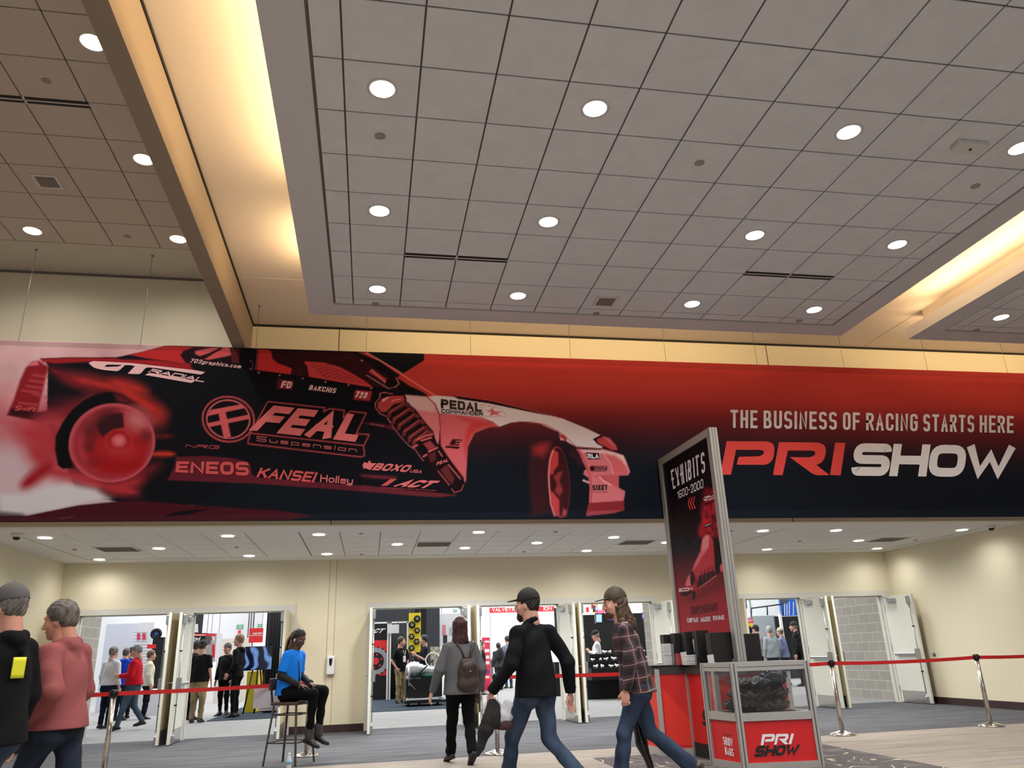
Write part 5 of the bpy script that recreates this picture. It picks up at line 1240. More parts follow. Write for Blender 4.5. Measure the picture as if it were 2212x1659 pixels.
def person(label, base, heading, H=1.78, pose={}, skin=(196,150,130), hair=None, hairc=(50,38,30), top=(20,20,22), topk='tee', bot=(40,55,80), botk='jeans', shoe=(25,25,26), cap_=None, capc=(15,15,15), beard=None,
           res=.009, fat=0.0, hipw=0.0, hem=.86, hands=(.35,.35), group=None, sole=None, hood=None, topm=None, botm=None, extra=None, curl_only=None, sleeve=None, wr=.0035, name='person', flare=0.0, zmin=None):
    s = H/1.78
    J = dict(pel=(0,0,.95), wai=(0,0,1.08), che=(.01,0,1.30), nek=(-.01,0,1.49), head=(.02,0,1.655), hy=0, hp=0, hr=0,
        shL=(0,.175,1.405), elL=(-.02,.235,1.13), wrL=(.05,.255,.89), shR=(0,-.175,1.405), elR=(-.02,-.235,1.13), wrR=(.05,-.255,.89),
        hiL=(0,.09,.93), knL=(.015,.10,.50), anL=(-.02,.10,.09), hiR=(0,-.09,.93), knR=(.015,-.10,.50), anR=(-.02,-.10,.09), toL=None, toR=None, palmL=None, palmR=None, hdL=None, hdR=None)
    J.update(pose); P = {k_: (V3(*v)*s if isinstance(v, tuple) else v) for k_, v in J.items()}
    fr = nrm(np.cross(nrm(P['shL']-P['shR']), V3(0,0,1)))
    sd = nrm(P['shL']-P['shR']); sh = nrm(P['hiL']-P['hiR'])
    root = thing(name, label, 'person', (base[0], base[1], 0), math.radians(heading), group)
    sk = mat('skin_%d_%d_%d' % skin, skin, .55, bump=(90, .06)); hr_ = mat('hair_%d_%d_%d' % hairc, hairc, .55, vary=((30,30,8), tuple(int(c*.6) for c in hairc)), bump=(150,.3))
    b_ = [sect(P['pel']+V3(0,0,-.06)*s, P['wai'], (.095+fat*.8,.145+fat*.6+hipw), (.09+fat,.125+fat), k=.03, side=sh), sect(P['wai'], P['che'], (.09+fat,.125+fat), (.10+fat*.5,.150+fat*.3), k=.02, side=sd),
        sect(P['che'], P['nek']+V3(0,0,-.05)*s, (.10+fat*.4,.150), (.05,.08), k=.02, side=sd), cap(P['nek']+V3(0,0,-.05)*s, P['head']+V3(-.02,0,-.06)*s, .058+fat*.3, .054+fat*.3, k=.03)]
    for S_ in 'LR':
        b_ += [cap(P['sh'+S_], P['el'+S_], .046, .038, k=.03), cap(P['el'+S_], P['wr'+S_], .039, .027, k=.02), cap(P['nek']+V3(0,0,-.05)*s, P['sh'+S_], .043, .043, k=.03),
               cap(P['hi'+S_], P['kn'+S_], .078+fat*.3, .052, k=.04), cap(P['kn'+S_], P['an'+S_], .05, .034, k=.03)]
    V, F = surf(b_, res*1.3); parts = [(V, F, sk)]
    key = (res, round(fat, 2)); 
    if key not in HEADC: HEADC[key] = surf(head_prims(fat=fat*.15), .0048 if res < .011 else .0085)
    HV, HF = HEADC[key]; R = RM(P['hy'], P['hp'], P['hr']); parts.append((put(HV, R, P['head'], s), HF, sk))
    if res < .011 and not curl_only:
        for yy in (.031, -.031):
            ev, ef = surf([ell((.080, yy, .014), (.0138,.0138,.0105))], .0035); parts.append((put(ev, R, P['head'], s), ef, m_eye))
            ev, ef = surf([ell((.0915, yy, .014), (.0035,.006,.006))], .002); parts.append((put(ev, R, P['head'], s), ef, m_iris))
    for S_, side, cu in (('L', 1, hands[0]), ('R', -1, hands[1])):
        w = P['wr'+S_]; d = nrm(P['hd'+S_]) if P['hd'+S_] is not None else nrm(nrm(w-P['el'+S_])+V3(0,0,-.25)); pn = P['palm'+S_]
        pn = nrm(pn) if pn is not None else -sd*side     # palm towards the body
        z_ = -nrm(pn-d*(pn @ d)); y_ = np.cross(z_, d); fwd = V3(1,0,0); tside = 1 if (y_ @ (fwd+V3(0,0,.3))) > 0 else -1
        hk = ('h', res, round(cu, 2), tside)
        if hk not in HEADC: HEADC[hk] = surf(hand_prims(cu, 1.0, tside), .0036 if res < .011 else .0065, pad=.012)
        hv, hf = HEADC[hk]; M = np.stack([d, y_, z_], 1); parts.append((put(hv, M, w+d*.022*s, s*.97), hf, sk))
    body = mesh_of('body', parts, root)
    # top
    sl = sleeve or ('long' if topk in ('hoodie','jacket','sweater','shirt') else 'short'); loose = {'tee':.012,'polo':.012,'hoodie':.024,'jacket':.022,'sweater':.022,'shirt':.020}[topk]
    hz = hem*s; che2 = P['che']*.45+(P['nek'])*.55
    t = [loft([(V3(P['pel'][0]-.012, P['pel'][1], hz-.04), .146+fat*.8+loose, .180+fat*.5+loose+hipw), (P['wai'], .104+fat*1.15+loose, .148+fat+loose), (P['che'], .108+fat*.6+loose, .160+fat*.4+loose), (che2, .095+fat*.4+loose*.9, .150+loose*.8), (P['nek']+V3(0,0,-.035)*s, .062+loose*.5, .090+loose*.4), (P['nek']+V3(0,0,-.005)*s, .056+loose*.3, .066)], k=.04, side=sd)]
    for S_ in 'LR':
        shp, e, w = P['sh'+S_], P['el'+S_], P['wr'+S_]; ax = nrm(w-e)
        t += [cap(P['nek']+V3(-.005,0,-.030)*s, shp, .048+loose*.4, .048+loose*.6, k=.035)]
        if sl == 'long':
            t += [cap(shp, e, .049+loose*.8+fat*.2, .044+loose, k=.035), cap(e, w+ax*.004, .047+loose, .034+loose*.5, k=.025, clip=[(w+ax*.004, ax)])]
            if topk in ('hoodie','sweater'): t += [cap(w-ax*.055, w-ax*.005, .037+loose*.4, .035+loose*.3, k=.006, clip=[(w+ax*.004, ax)])]
        else:
            q = shp+(e-shp)*.82; a2 = nrm(e-shp); t += [cap(shp, e, .051+loose*.8+fat*.2, .056+loose, k=.035, clip=[(q, a2)])]
    if topk in ('hoodie',): t += [cap(P['nek']+V3(-.075,.05,-.01)*s, P['nek']+V3(-.075,-.05,-.01)*s, .038, k=.03), cap(P['nek']+V3(-.10,0,-.05)*s, P['nek']+V3(-.12,0,-.09)*s, .05, .03, k=.03), cap(P['nek']+V3(-.05,.07,.0)*s, P['nek']+V3(.05,.055,-.035)*s, .03, .022, k=.03), cap(P['nek']+V3(-.05,-.07,.0)*s, P['nek']+V3(.05,-.055,-.035)*s, .03, .022, k=.03)]
    if topk in ('jacket','shirt','polo'): 
        for a0 in range(10):
            q0, q1 = (2*PI*a0/10, 2*PI*(a0+1)/10); cc = lambda q: P['nek']+V3(-.005+.062*math.cos(q), .06*math.sin(q), .012-.03*math.cos(q))*s
            t += [cap(cc(q0), cc(q1), .016 if topk != 'jacket' else .021, k=.012)]
    t += [cutp((0,0,hz), (0,0,-1))]
    V, F = surf(t, res, wr=folds(wr*(1.7 if topk in ('hoodie','jacket','shirt') else 1.2), 1.15, H*7))
    tm = topm or mat('cloth_%d_%d_%d' % top, top, .85, bump=(400, .2), spec=.15); mesh_of({'tee':'shirt','polo':'shirt','shirt':'shirt'}.get(topk, topk), [(V, F, tm)], root)
    # trousers
    lo_ = .012; p_ = [sect(P['pel']+V3(0,0,-.08)*s, P['pel']+V3(0,0,.05)*s, (.102+fat*.7,.155+fat*.5+hipw), (.095+fat*.8,.14+fat*.6), k=.05, side=sh)]
    for S_ in 'LR':
        h_, kn, an = P['hi'+S_], P['kn'+S_], P['an'+S_]; ax = nrm(an-kn); r1 = {'jeans':.060,'khaki':.066,'slim':.060}[botk]; r2 = {'jeans':.052,'khaki':.058,'slim':.042}[botk]
        p_ += [cap(h_, kn, .093+fat*.45+hipw*.3, r1+.006, k=.04), cap(kn, an-ax*.02, r1+.004, r2+flare, k=.035, clip=[(an+ax*.015, ax)]), ell(h_+V3(-.035,0,-.05)*s, (.082+fat*.3,.080+fat*.3,.10), k=.05)]
    V, F = surf(p_, res, wr=folds(wr*1.9, 1.15, H*3+1)); bm_ = botm or mat('cloth_%d_%d_%d' % bot, bot, .9, bump=(500, .25), vary=((7,7,3), tuple(int(c*.72) for c in bot)), spec=.12)
    mesh_of('trousers', [(V, F, bm_)], root)
    sm = mat('shoe_%d_%d_%d' % shoe, shoe, .45); so = mat('sole_%d_%d_%d' % (sole or (30,30,30)), sole or (30,30,30), .7)
    for S_, side in (('L', 1), ('R', -1)):
        an = P['an'+S_]; td = nrm(P['to'+S_]) if P['to'+S_] is not None else nrm(V3(1, .12*side, -.12)); up = nrm(V3(0,0,1)-td*td[2]); 
        if abs(td[2]) > .9: up = nrm(V3(1,0,0)-td*td[0])
        hl = an-td*.05*s-up*.045*s; tp = an+td*.17*s-up*.058*s
        V, F = surf([cap(hl, tp, .036*s, .034*s, k=.03, sq=(up, .85)), cap(an+up*.02, an-up*.02+td*.02, .046*s, .045*s, k=.03), cap(an-up*.01, tp-td*.05, .042*s, .034*s, k=.03)], max(res*.8, .007)); 
        o_ = mesh_of('shoe', [(V, F, sm)], root)
        sq_ = hl-up*.026*s; V, F = surf([cap(hl-up*.022*s, tp-up*.016*s, .043*s, .041*s, sq=(up, .33), k=.01)], max(res*.8, .006)); mesh_of('sole', [(V, F, so)], o_)
    # hair / cap / beard
    if hair:
        q = []
        if hair in ('short','buzz','grey'):
            g = .006 if hair == 'buzz' else .013
            q = [ell((-.018,0,.052), (.101+g,.080+g,.099+g), clip=[((.058,0,.06), (1,0,-.55)), ((.035,0,.012), (.55,0,-1)), ((0,0,-.05), (0,0,-1))]), ell((-.05,0,-.005), (.060+g,.066+g,.068), k=.02, clip=[((-.026,0,0), (1,0,-.1)), ((0,0,-.058), (0,0,-1))])]
        elif hair == 'bob':
            q = [ell((-.018,0,.05), (.112,.092,.108), clip=[((.06,0,.06), (1,0,-.55)), ((.055,0,0), (1,0,0))]), sect((-.035,0,.06), (-.04,0,-.165), (.088,.090), (.088,.110), k=.04, clip=[((.02,0,0), (1,0,.1))])]
        elif hair == 'long':
            q = [ell((-.02,0,.045), (.104,.088,.10), clip=[((.03,0,.02), (1,0,-.3))]), cap((-.06,.03,.0), (-.12,.02,-.20), .055, .06, k=.04), cap((-.06,-.03,.0), (-.11,-.03,-.20), .055, .055, k=.04), cap((-.02,.055,-.04), (-.03,.075,-.17), .035, .04, k=.03), cap((-.02,-.055,-.04), (-.03,-.075,-.17), .035, .04, k=.03), cap((-.12,.0,-.18), (-.15,.0,-.24), .06, .02, k=.03)]
        elif hair == 'braids':
            q = [ell((-.016,0,.052), (.106,.083,.103), clip=[((.05,0,.06), (1,0,-.6)), ((.03,0,.02), (.6,0,-1)), ((0,0,-.04), (0,0,-1))]), ell((-.05,0,-.01), (.065,.072,.07), clip=[((-.02,0,0), (1,0,0))]), ell((-.10,0,.07), (.035,.035,.03), k=.02)]
            V, F = surf(q, .006, wr=lambda x, y, z: .002*np.sin(240*y)); ho_ = mesh_of('hair', [(put(V, R, P['head'], s), F, hr_)], root); q = None
            bb = MB()
            for i in range(16):
                yo = (i % 4-1.5)*.012; zo = (i//4)*.010; L = 1.0-.05*(i % 3)
                pts = [(-.10, yo*.6, .075), (-.135, yo, .05-zo), (-.165, yo*1.5, -.06-zo), (-.20, yo*2.2, -.2), (-.225-.02*(i % 3), yo*2.6, -.36*L), (-.25-.02*(i % 4), yo*2.8, -.50*L)]
                pts = [tuple(put(np.array([p_0]), R*0+np.eye(3) if j_ > 2 else R, P['head'], s)[0]) for j_, p_0 in enumerate(pts)]
                bb.tube(pts, [.011,.0105,.010,.009,.008,.005], hr_ if i % 4 else mat('hair_gold', (150,120,70), .5), 6)
            bb.build('braid', parent=ho_)
        if q:
            V, F = surf(q, .0055 if res < .011 else .009, wr=lambda x, y, z: .0022*np.sin(190*y+60*x+8*np.sin(20*z))+.002*np.sin(70*z+90*x)); mesh_of('hair', [(put(V, R, P['head'], s), F, hr_)], root)
    if beard:
        V, F = surf([ell((.034,0,-.068), (.062,.056,.056), clip=[((0,0,-.03), (-.5,0,1)), ((.02,0,0), (-1,0,-.2))]), ell((.07,0,-.10), (.034,.034,.045 if beard == 'full' else .03), k=.02), cap((.094,-.026,-.047), (.094,.026,-.047), .006, k=.006)] if beard != 'goatee' else [ell((.078,0,-.095), (.024,.024,.035)), cap((.094,-.022,-.047), (.094,.022,-.047), .006, k=.006)], .0055 if res < .011 else .009, wr=lambda x, y, z: .002*np.sin(160*y+90*z))
        mesh_of('beard', [(put(V, R, P['head'], s), F, hr_)], root)
    if cap_:
        cm = capc if not isinstance(capc, tuple) else mat('cap_%d_%d_%d' % capc, capc, .8, bump=(300,.2))
        V, F = surf([ell((-.016,0,.058), (.112,.092,.112), clip=[((0,0,.045), (-.12,0,-1))])], .006 if res < .011 else .009)
        o_ = mesh_of('cap', [(put(V, R, P['head'], s), F, cm)], root)
        sg = -1 if cap_ == 'back' else 1
        V, F = surf([ell((.085*sg-.005,0,.058 if sg > 0 else .045), (.098,.074,.03), clip=[((0,0,.062 if sg > 0 else .052), (-.1*sg,0,-1)), ((.06*sg,0,0), (-1*sg,0,0))], R=None)], .005)
        Vb = V.copy(); V, F = surf([cap((.07*sg,0,.062), (.155*sg,0,.050), .066, .045, sq=((.1*sg,0,1), .11), clip=[((.07*sg,0,0), (-sg,0,0))], k=.005)], .0048 if res < .011 else .007)
        mesh_of('brim', [(put(V, R, P['head'], s), F, cm)], o_)
        if res < .011:
            V, F = surf([ell((-.016,0,.17), (.008,.008,.006))], .003); mesh_of('button', [(put(V, R, P['head'], s), F, cm)], o_)
    return root, P
# ================================================================ MAIN FIGURES
def plaid_mat():
    m, nt, b = node_mat('plaid_flannel', .9); tc = N(nt, 'ShaderNodeTexCoord'); sx = N(nt, 'ShaderNodeSeparateXYZ'); nt.links.new(tc.outputs['Object'], sx.inputs[0])
    def M_(op, a, b_=None):
        n = N(nt, 'ShaderNodeMath', operation=op)
        for i, v in enumerate((a, b_)):
            if v is None: continue
            if isinstance(v, (int, float)): n.inputs[i].default_value = v
            else: nt.links.new(v, n.inputs[i])
        return n.outputs[0]
    wv = N(nt, 'ShaderNodeTexNoise'); wv.inputs['Scale'].default_value = 4; nt.links.new(tc.outputs['Object'], wv.inputs['Vector'])
    wob_ = M_('MULTIPLY', M_('SUBTRACT', wv.outputs['Fac'], .5), .05)
    u = M_('ADD', M_('ADD', sx.outputs[0], M_('MULTIPLY', sx.outputs[1], .8)), wob_); v = M_('ADD', sx.outputs[2], M_('ADD', wob_, M_('MULTIPLY', sx.outputs[0], .12)))
    def band(t, per, w, ph=0): f = M_('FRACT', M_('ADD', M_('DIVIDE', t, per), ph)); return M_('LESS_THAN', M_('ABSOLUTE', M_('SUBTRACT', f, .5)), w)
    dk = M_('MULTIPLY', M_('ADD', band(u, .125, .25), band(v, .125, .25)), .5); c = mix(nt, dk, (78,46,50), (22,20,26))
    ln = M_('MAXIMUM', band(u, .125, .035, .5), band(v, .125, .035, .5)); c = mix(nt, M_('MULTIPLY', ln, .75), c, (150,136,132)); nt.links.new(c, b.inputs['Base Color']); return m
SK = (196,146,128)
# man in the black pullover
bm_ = AY(1158,1480,7.35); W_M, PM = person('person walking away in a black quarter-zip pullover and black cap, jeans, carrying a jacket', bm_, 128, H=1.80, topk='jacket', top=(13,14,18), bot=(62,76,98), botk='jeans', flare=.012, cap_='front', capc=(14,14,15), hair='buzz', hairc=(34,26,22), beard='full', skin=SK, hem=.865, fat=.022, hands=(.9,.45), shoe=(60,50,44),
    pose=dict(hy=22, pel=(.02,0,.94), hiL=(.03,.09,.92), hiR=(0,-.09,.92), knL=(.22,.10,.52), anL=(.30,.10,.13), knR=(-.05,-.10,.50), anR=(-.42,-.11,.20), toR=(.8,-.1,-.6), toL=(1,.1,.15), shL=(.03,.19,1.41), elL=(.02,.30,1.15), wrL=(.20,.37,.93), hdL=(.3,.1,-1), shR=(-.03,-.19,1.41), elR=(-.16,-.28,1.14), wrR=(-.13,-.33,.88), hdR=(.15,-.15,-1), palmR=(-.8,.2,-.2), che=(.04,0,1.30), nek=(.04,0,1.49), head=(.07,0,1.655)))
def local_to_world(root, v): 
    a = root.rotation_euler.z; return np.array([root.location.x+math.cos(a)*v[0]-math.sin(a)*v[1], root.location.y+math.sin(a)*v[0]+math.cos(a)*v[1], v[2]])
wl = local_to_world(W_M, PM['wrL'])
# things in his left hand
def organic(name, label, cat, prims, res, m, wr=None, loc=(0,0,0), parent=None, group=None, k=.02):
    V, F = surf(prims, res, wr=wr, k=k); o_ = mesh_of(name, [(V, F, m)], parent); o_.location = tuple(float(c) for c in loc)
    return tag(o_, label, cat, group) if label else o_
m_blk_cloth = mat('black_cloth', (14,14,16), .8, bump=(300,.2))
organic('carried_jacket', 'folded black jacket hanging from the hand of the man in the black cap', 'jacket', [cap((0,0,-.10), (-.06,-.02,-.30), .045, .06, k=.04), cap((-.06,-.02,-.28), (-.14,-.03,-.50), .06, .03, k=.03, sq=((0,1,0), .5)), cap((.03,0,-.12), (.02,-.01,-.26), .04, .05)], .007, m_blk_cloth, folds(.005, 1.3, 2), wl)
m_film = mat('plastic_film', (200,196,206), .3, alpha=.42)
organic('plastic_bag', 'crumpled clear plastic bag held by the man in the black cap', 'bag', [ell((.10,.02,-.22), (.075,.04,.10)), ell((.14,.02,-.13), (.05,.03,.05)), cap((.04,0,-.09), (.10,.02,-.18), .02, .05), ell((-.02,.06,-.14), (.07,.03,.05))], .006, m_film, folds(.012, 2.2, 5), wl)
organic('maroon_cap', 'dark maroon cap inside the plastic bag of the man in the black cap', 'cap', [ell((.11,.02,-.285), (.075,.05,.04)), cap((.05,.02,-.31), (.17,.02,-.315), .03, .03, sq=((0,0,1), .3))], .006, mat('maroon_cloth', (58,26,34), .8), folds(.003, 1.5, 1), wl)
# woman in grey
bw_ = AY(995,1500,10.33); W_W, PW_ = person('person with dark red bob hair in a grey sweater and black flared trousers walking away', bw_, 102, H=1.70, topk='sweater', top=(92,93,96), bot=(13,13,14), botk='slim', flare=.022, hair='bob', hairc=(66,22,26), skin=(214,170,152), hem=.83, fat=.030, hipw=.015, hands=(.4,.7), shoe=(12,12,12),
    pose=dict(hy=-4, knL=(.10,.09,.50), anL=(.20,.08,.115), knR=(-.02,-.10,.51), anR=(-.27,-.06,.15), toR=(.8,0,-.55), toL=(1,.1,-.2), elL=(-.01,.29,1.14), wrL=(.10,.36,.88), elR=(-.06,-.28,1.13), wrR=(.03,-.27,.87), hdR=(.1,0,-1)))
org = local_to_world(W_W, V3(-.155,-.045,1.09)*1.70/1.78)
m_leather = mat('brown_leather', (54,40,36), .5, bump=(60,.3))
bpk = thing('backpack', 'small brown leather backpack on the back of the woman in grey', 'backpack', org, math.radians(102))
o_ = organic('bag_body', None, None, [ell((-.03,0,-.02), (.07,.135,.17), k=.04), ell((-.03,0,-.13), (.075,.15,.09), k=.04), cap((-.02,-.05,.13), (-.02,.05,.13), .045, k=.04)], .007, m_leather, folds(.006, 1.2, 3), (0,0,0), bpk)
o_ = organic('bag_flap', None, None, [ell((-.06,0,.07), (.06,.11,.085)), ell((-.085,0,.0), (.03,.07,.06))], .006, m_leather, folds(.003, 1.2, 3), (0,0,0), bpk)
g = MB()
for s_ in (-1, 1): g.tube([(-.01, s_*.03, .13), (.02, s_*.06, .26), (.045, s_*.105, .345), (.10, s_*.125, .375), (.20, s_*.12, .34)], .014, m_leather, 8)
g.build('strap', parent=bpk); MB().tube([(-.02,-.03,.14),(-.035,-.02,.19),(-.035,.02,.19),(-.02,.03,.14)], .007, m_leather, 8).build('grab_loop', parent=bpk)
MB().lathe([(0,0),(.009,0),(.006,.006),(0,.007)], m_chrome, 12, M=tr(-.118,.0,.02) @ rot('Y', -PI/2)).build('snap_button', parent=bpk)
wr_ = local_to_world(W_W, PW_['wrR'])
organic('clutch_bag', 'glossy brown clutch in the right hand of the woman in grey', 'bag', [cap((0,-.01,-.06), (.0,-.03,-.22), .05, .045, sq=((1,0,0), .35)), ell((-.02,-.0,-.10), (.05,.03,.06))], .006, mat('bronze_gloss', (96,78,66), .22), None, wr_)
tag(MB().tube([(0,-.02,-.24),(-.05,-.02,-.33),(-.07,-.02,-.45),(-.04,-.02,-.52),(.01,-.02,-.46),(.015,-.02,-.36),(.01,-.02,-.25)], .004, m_blackg, 6).tube([(.02,-.02,-.24),(.045,-.02,-.36),(.02,-.02,-.44),(-.01,-.02,-.5)], .004, m_blackg, 6).build('hanging_strap'), 'thin dark strap loop dangling below the clutch of the woman in grey', 'strap').location = tuple(wr_)
# man in plaid
bp2 = AY(1368,1480,7.35); W_P, PP = person('person with long brown hair and camouflage cap in a dark plaid flannel shirt striding left', bp2, 168, H=1.80, topk='shirt', topm=plaid_mat(), bot=(54,66,88), botk='jeans', flare=.018, cap_='front', capc=mat('camo_cap', (74,60,46), .8, vary=((14,14,14), (44,40,32))), hair='long', hairc=(96,68,48), beard='short', skin=(206,150,132), hem=.86, fat=.012, hands=(.95,.6), shoe=(50,40,34),
    pose=dict(hy=9, hp=4, pel=(-.03,0,.94), hiL=(-.03,.09,.92), hiR=(-.03,-.09,.92), che=(.03,0,1.30), nek=(.06,0,1.48), head=(.115,0,1.645), wai=(-.02,0,1.08), shL=(.05,.18,1.40), elL=(.03,.26,1.13), wrL=(.10,.25,.90), hdL=(.1,-.05,-1), palmL=(-.3,-1,0), shR=(.0,-.18,1.40), elR=(-.08,-.24,1.13), wrR=(.0,-.26,.9), knR=(-.13,-.10,.52), anR=(-.48,-.10,.22), toR=(.7,0,-.7), knL=(.13,.10,.51), anL=(.20,.10,.10), toL=(1,.05,0)))
w_ = local_to_world(W_P, PP['wrR'])
organic('folded_umbrella', 'black glossy folded umbrella hanging behind the knee of the man in plaid', 'umbrella', [cap((0,0,-.05), (.02,-.0,-.20), .012, .02), cap((.01,0,-.22), (.06,-.02,-.50), .042, .055), cap((.06,-.02,-.5), (.15,-.05,-.80), .055, .016)], .006, m_blackg, folds(.003, 1.0, 1, vert=True), w_)
# man in the pink hoodie
bk_ = AY(133,1500,6.2); W_K, PK = person('person with short grey hair in a heather pink hoodie and dark jeans walking left', bk_, 162, H=1.73, topk='hoodie', top=(142,80,80), bot=(44,52,68), botk='jeans', flare=.012, hair='short', hairc=(112,104,98), skin=(190,134,112), hem=.90, fat=.018, hands=(.4,.4), shoe=(40,36,34),
    pose=dict(hy=14, hp=10, pel=(0,0,.94), che=(.02,0,1.30), nek=(.05,0,1.48), head=(.10,0,1.625), shL=(.0,.185,1.40), elL=(-.13,.27,1.15), wrL=(.09,.23,.97), hdL=(.8,-.4,-.4), shR=(.03,-.18,1.40), elR=(.02,-.26,1.14), wrR=(.14,-.22,.95), knL=(.17,.10,.53), anL=(.40,.10,.19), toL=(1,0,.2), knR=(-.10,-.10,.51), anR=(-.42,-.10,.20), toR=(.7,0,-.7)))
# man at the left edge
bl_ = AY(-10,1500,5.45); W_L, PL = person('person in a black hoodie and grey cap at the left edge, cut by the frame', bl_, 158, H=1.745, topk='hoodie', top=(13,13,15), bot=(66,84,112), botk='jeans', cap_='front', capc=(84,82,84), hair='buzz', hairc=(120,114,108), skin=(196,140,122), hem=.86, fat=.03, hands=(.5,.5),
    pose=dict(hp=2, shL=(0,.185,1.41), elL=(-.08,.25,1.14), wrL=(.10,.22,.95), knL=(-.05,.10,.50), anL=(-.25,.10,.13), knR=(.15,-.1,.52), anR=(.25,-.1,.10)))
pc_ = PL['che']; g = MB(); vs = []
for j in range(6):
    for i in range(8):
        a = math.radians(160+3.2*i); vs.append((pc_[0]+.178*math.cos(a), pc_[1]+.224*math.sin(a), pc_[2]+.06-.024*j))
g.add(vs, [(j*8+i, j*8+i+1, (j+1)*8+i+1, (j+1)*8+i) for j in range(5) for i in range(7)], mat('patch_yellow', (214,214,40), .6), True); pt_ = g.build('back_patch', parent=W_L, recalc=False); md = pt_.modifiers.new('t', 'SOLIDIFY'); md.thickness = .003
# seated woman
bs_ = (-1.02, 11.33); S_H = 1.66
W_S, PS = person('person with long braids in a bright blue shirt sitting on the bar stool', bs_, -27, H=S_H, topk='tee', top=(24,124,232), bot=(14,14,16), botk='slim', hair='braids', hairc=(26,20,18), skin=(84,56,44), hem=.86, fat=.016, hands=(.6,.6), shoe=(16,16,17),
    pose=dict(hy=-8, hp=24, pel=(-.02,0,.93), wai=(-.03,0,1.06), che=(0,0,1.27), nek=(.03,0,1.455), head=(.085,0,1.61), shL=(.03,.165,1.385), elL=(.0,.23,1.12), wrL=(.25,.11,1.00), shR=(.03,-.165,1.385), elR=(-.02,-.23,1.12), wrR=(.22,-.12,.99), hdL=(.9,-.5,-.2), hdR=(.9,.45,-.3), palmL=(0,0,-1), palmR=(0,0,-1),
        hiL=(.02,.09,.90), knL=(.47,.11,.90), anL=(.42,.10,.33), hiR=(.02,-.09,.90), knR=(.44,-.10,.86), anR=(.37,-.05,.30), toL=(1,.1,-.35), toR=(1,-.1,-.3)))
W_S.location.z = .035
s_ = S_H/1.78; sv = []
for S_ in 'LR':
    e, w = PS['el'+S_], PS['wr'+S_]; sh_ = PS['sh'+S_]; ax = nrm(w-e); sv += [cap(sh_*.3+e*.7, e, .052, .05), cap(e, w-ax*.005, .05, .036, clip=[(w-ax*.005, ax)])]
    V, F = surf(sv, .008, wr=folds(.003, 1.2, 2)); sv = []; mesh_of('sleeve', [(V, F, m_blk_cloth)], W_S)
MB().tube([tuple(PS['nek']+V3(.02,-.05,.01)), tuple(PS['che']+V3(.125,-.04,.03)), tuple(PS['wai']+V3(.145,.01,.05)), tuple(PS['wai']+V3(.15,.02,-.03))], .009, m_black, 6).build('lanyard', parent=W_S)
R_ = RM(-8, 24); g = MB()
for yy in (.034, -.034): g.tube([tuple(put(np.array([[.103, yy+.022*math.cos(a), .012+.018*math.sin(a)]]), R_, PS['head'], s_)[0]) for a in np.linspace(0, 2*PI, 17)[:-1]], .0013, m_steel, 5, closed=True)
for yy in (.078, -.078): g.tube([tuple(put(np.array([v]), R_, PS['head'], s_)[0]) for v in ((.10, yy*.75, .014), (.0, yy*1.02, .014))], .0013, m_steel, 5)
g.build('glasses', parent=W_S)
organic('earbud', None, None, [ell(tuple(put(np.array([[.006,-.086,-.004]]), R_, PS['head'], s_)[0]), (.009,.007,.008)), cap(tuple(put(np.array([[.008,-.088,-.006]]), R_, PS['head'], s_)[0]), tuple(put(np.array([[.014,-.088,-.034]]), R_, PS['head'], s_)[0]), .0035)], .0025, m_white, None, (0,0,0), W_S)
for S_ in 'LR':
    an = PS['an'+S_]; V, F = surf([cap(an+V3(0,0,.09), an+V3(.01,0,.0), .062, .058)], .008, wr=folds(.003, 2, 3)); mesh_of('boot_cuff', [(V, F, mat('grey_knit', (52,50,52), .9))], W_S)
# black show bags piled in the cabinet
m_bagb = mat('bag_black', (12,10,22), .22); zs = zm1
mid = (A_+C_)/2
fx = nrm2(C_-B_); fy = np.array([-fx[1], fx[0]])
for i, (u, z, sx_, sz_, w) in enumerate([(-.20,.07,.20,.065,'at the lower left of the pile'),(.14,.065,.21,.065,'at the lower right of the pile'),(-.10,.18,.24,.06,'in the middle layer left'),(.17,.19,.19,.065,'in the middle layer right'),(-.02,.29,.30,.055,'flat across the top left'),(.20,.35,.15,.085,'bunched up at the top right')]):
    c = mid+fx*u; M3 = np.stack([np.array([fx[0],fx[1],0]), np.array([fy[0],fy[1],0]), np.array([0,0,1.])], 1)
    V, F = surf([ell((0,0,0), (sx_*.92,.185,sz_)), ell((sx_*.3,-.05,0), (sx_*.5,.11,sz_*1.15))], .009, wr=lambda x, y, z_, i=i: .010*np.sin(70*z_+6*np.sin(11*x+i)+5*np.sin(9*y))+.006*np.sin(46*x+9*np.sin(14*z_+i))+.004*np.sin(90*(x+y)+i))
    o_ = mesh_of('show_bag', [(V @ M3.T, F, m_bagb)]); o_.location = (float(c[0]), float(c[1]), zs+z+.002); tag(o_, 'glossy black plastic show bag in the cabinet, '+w, 'bag', 'black show bags in the cabinet')
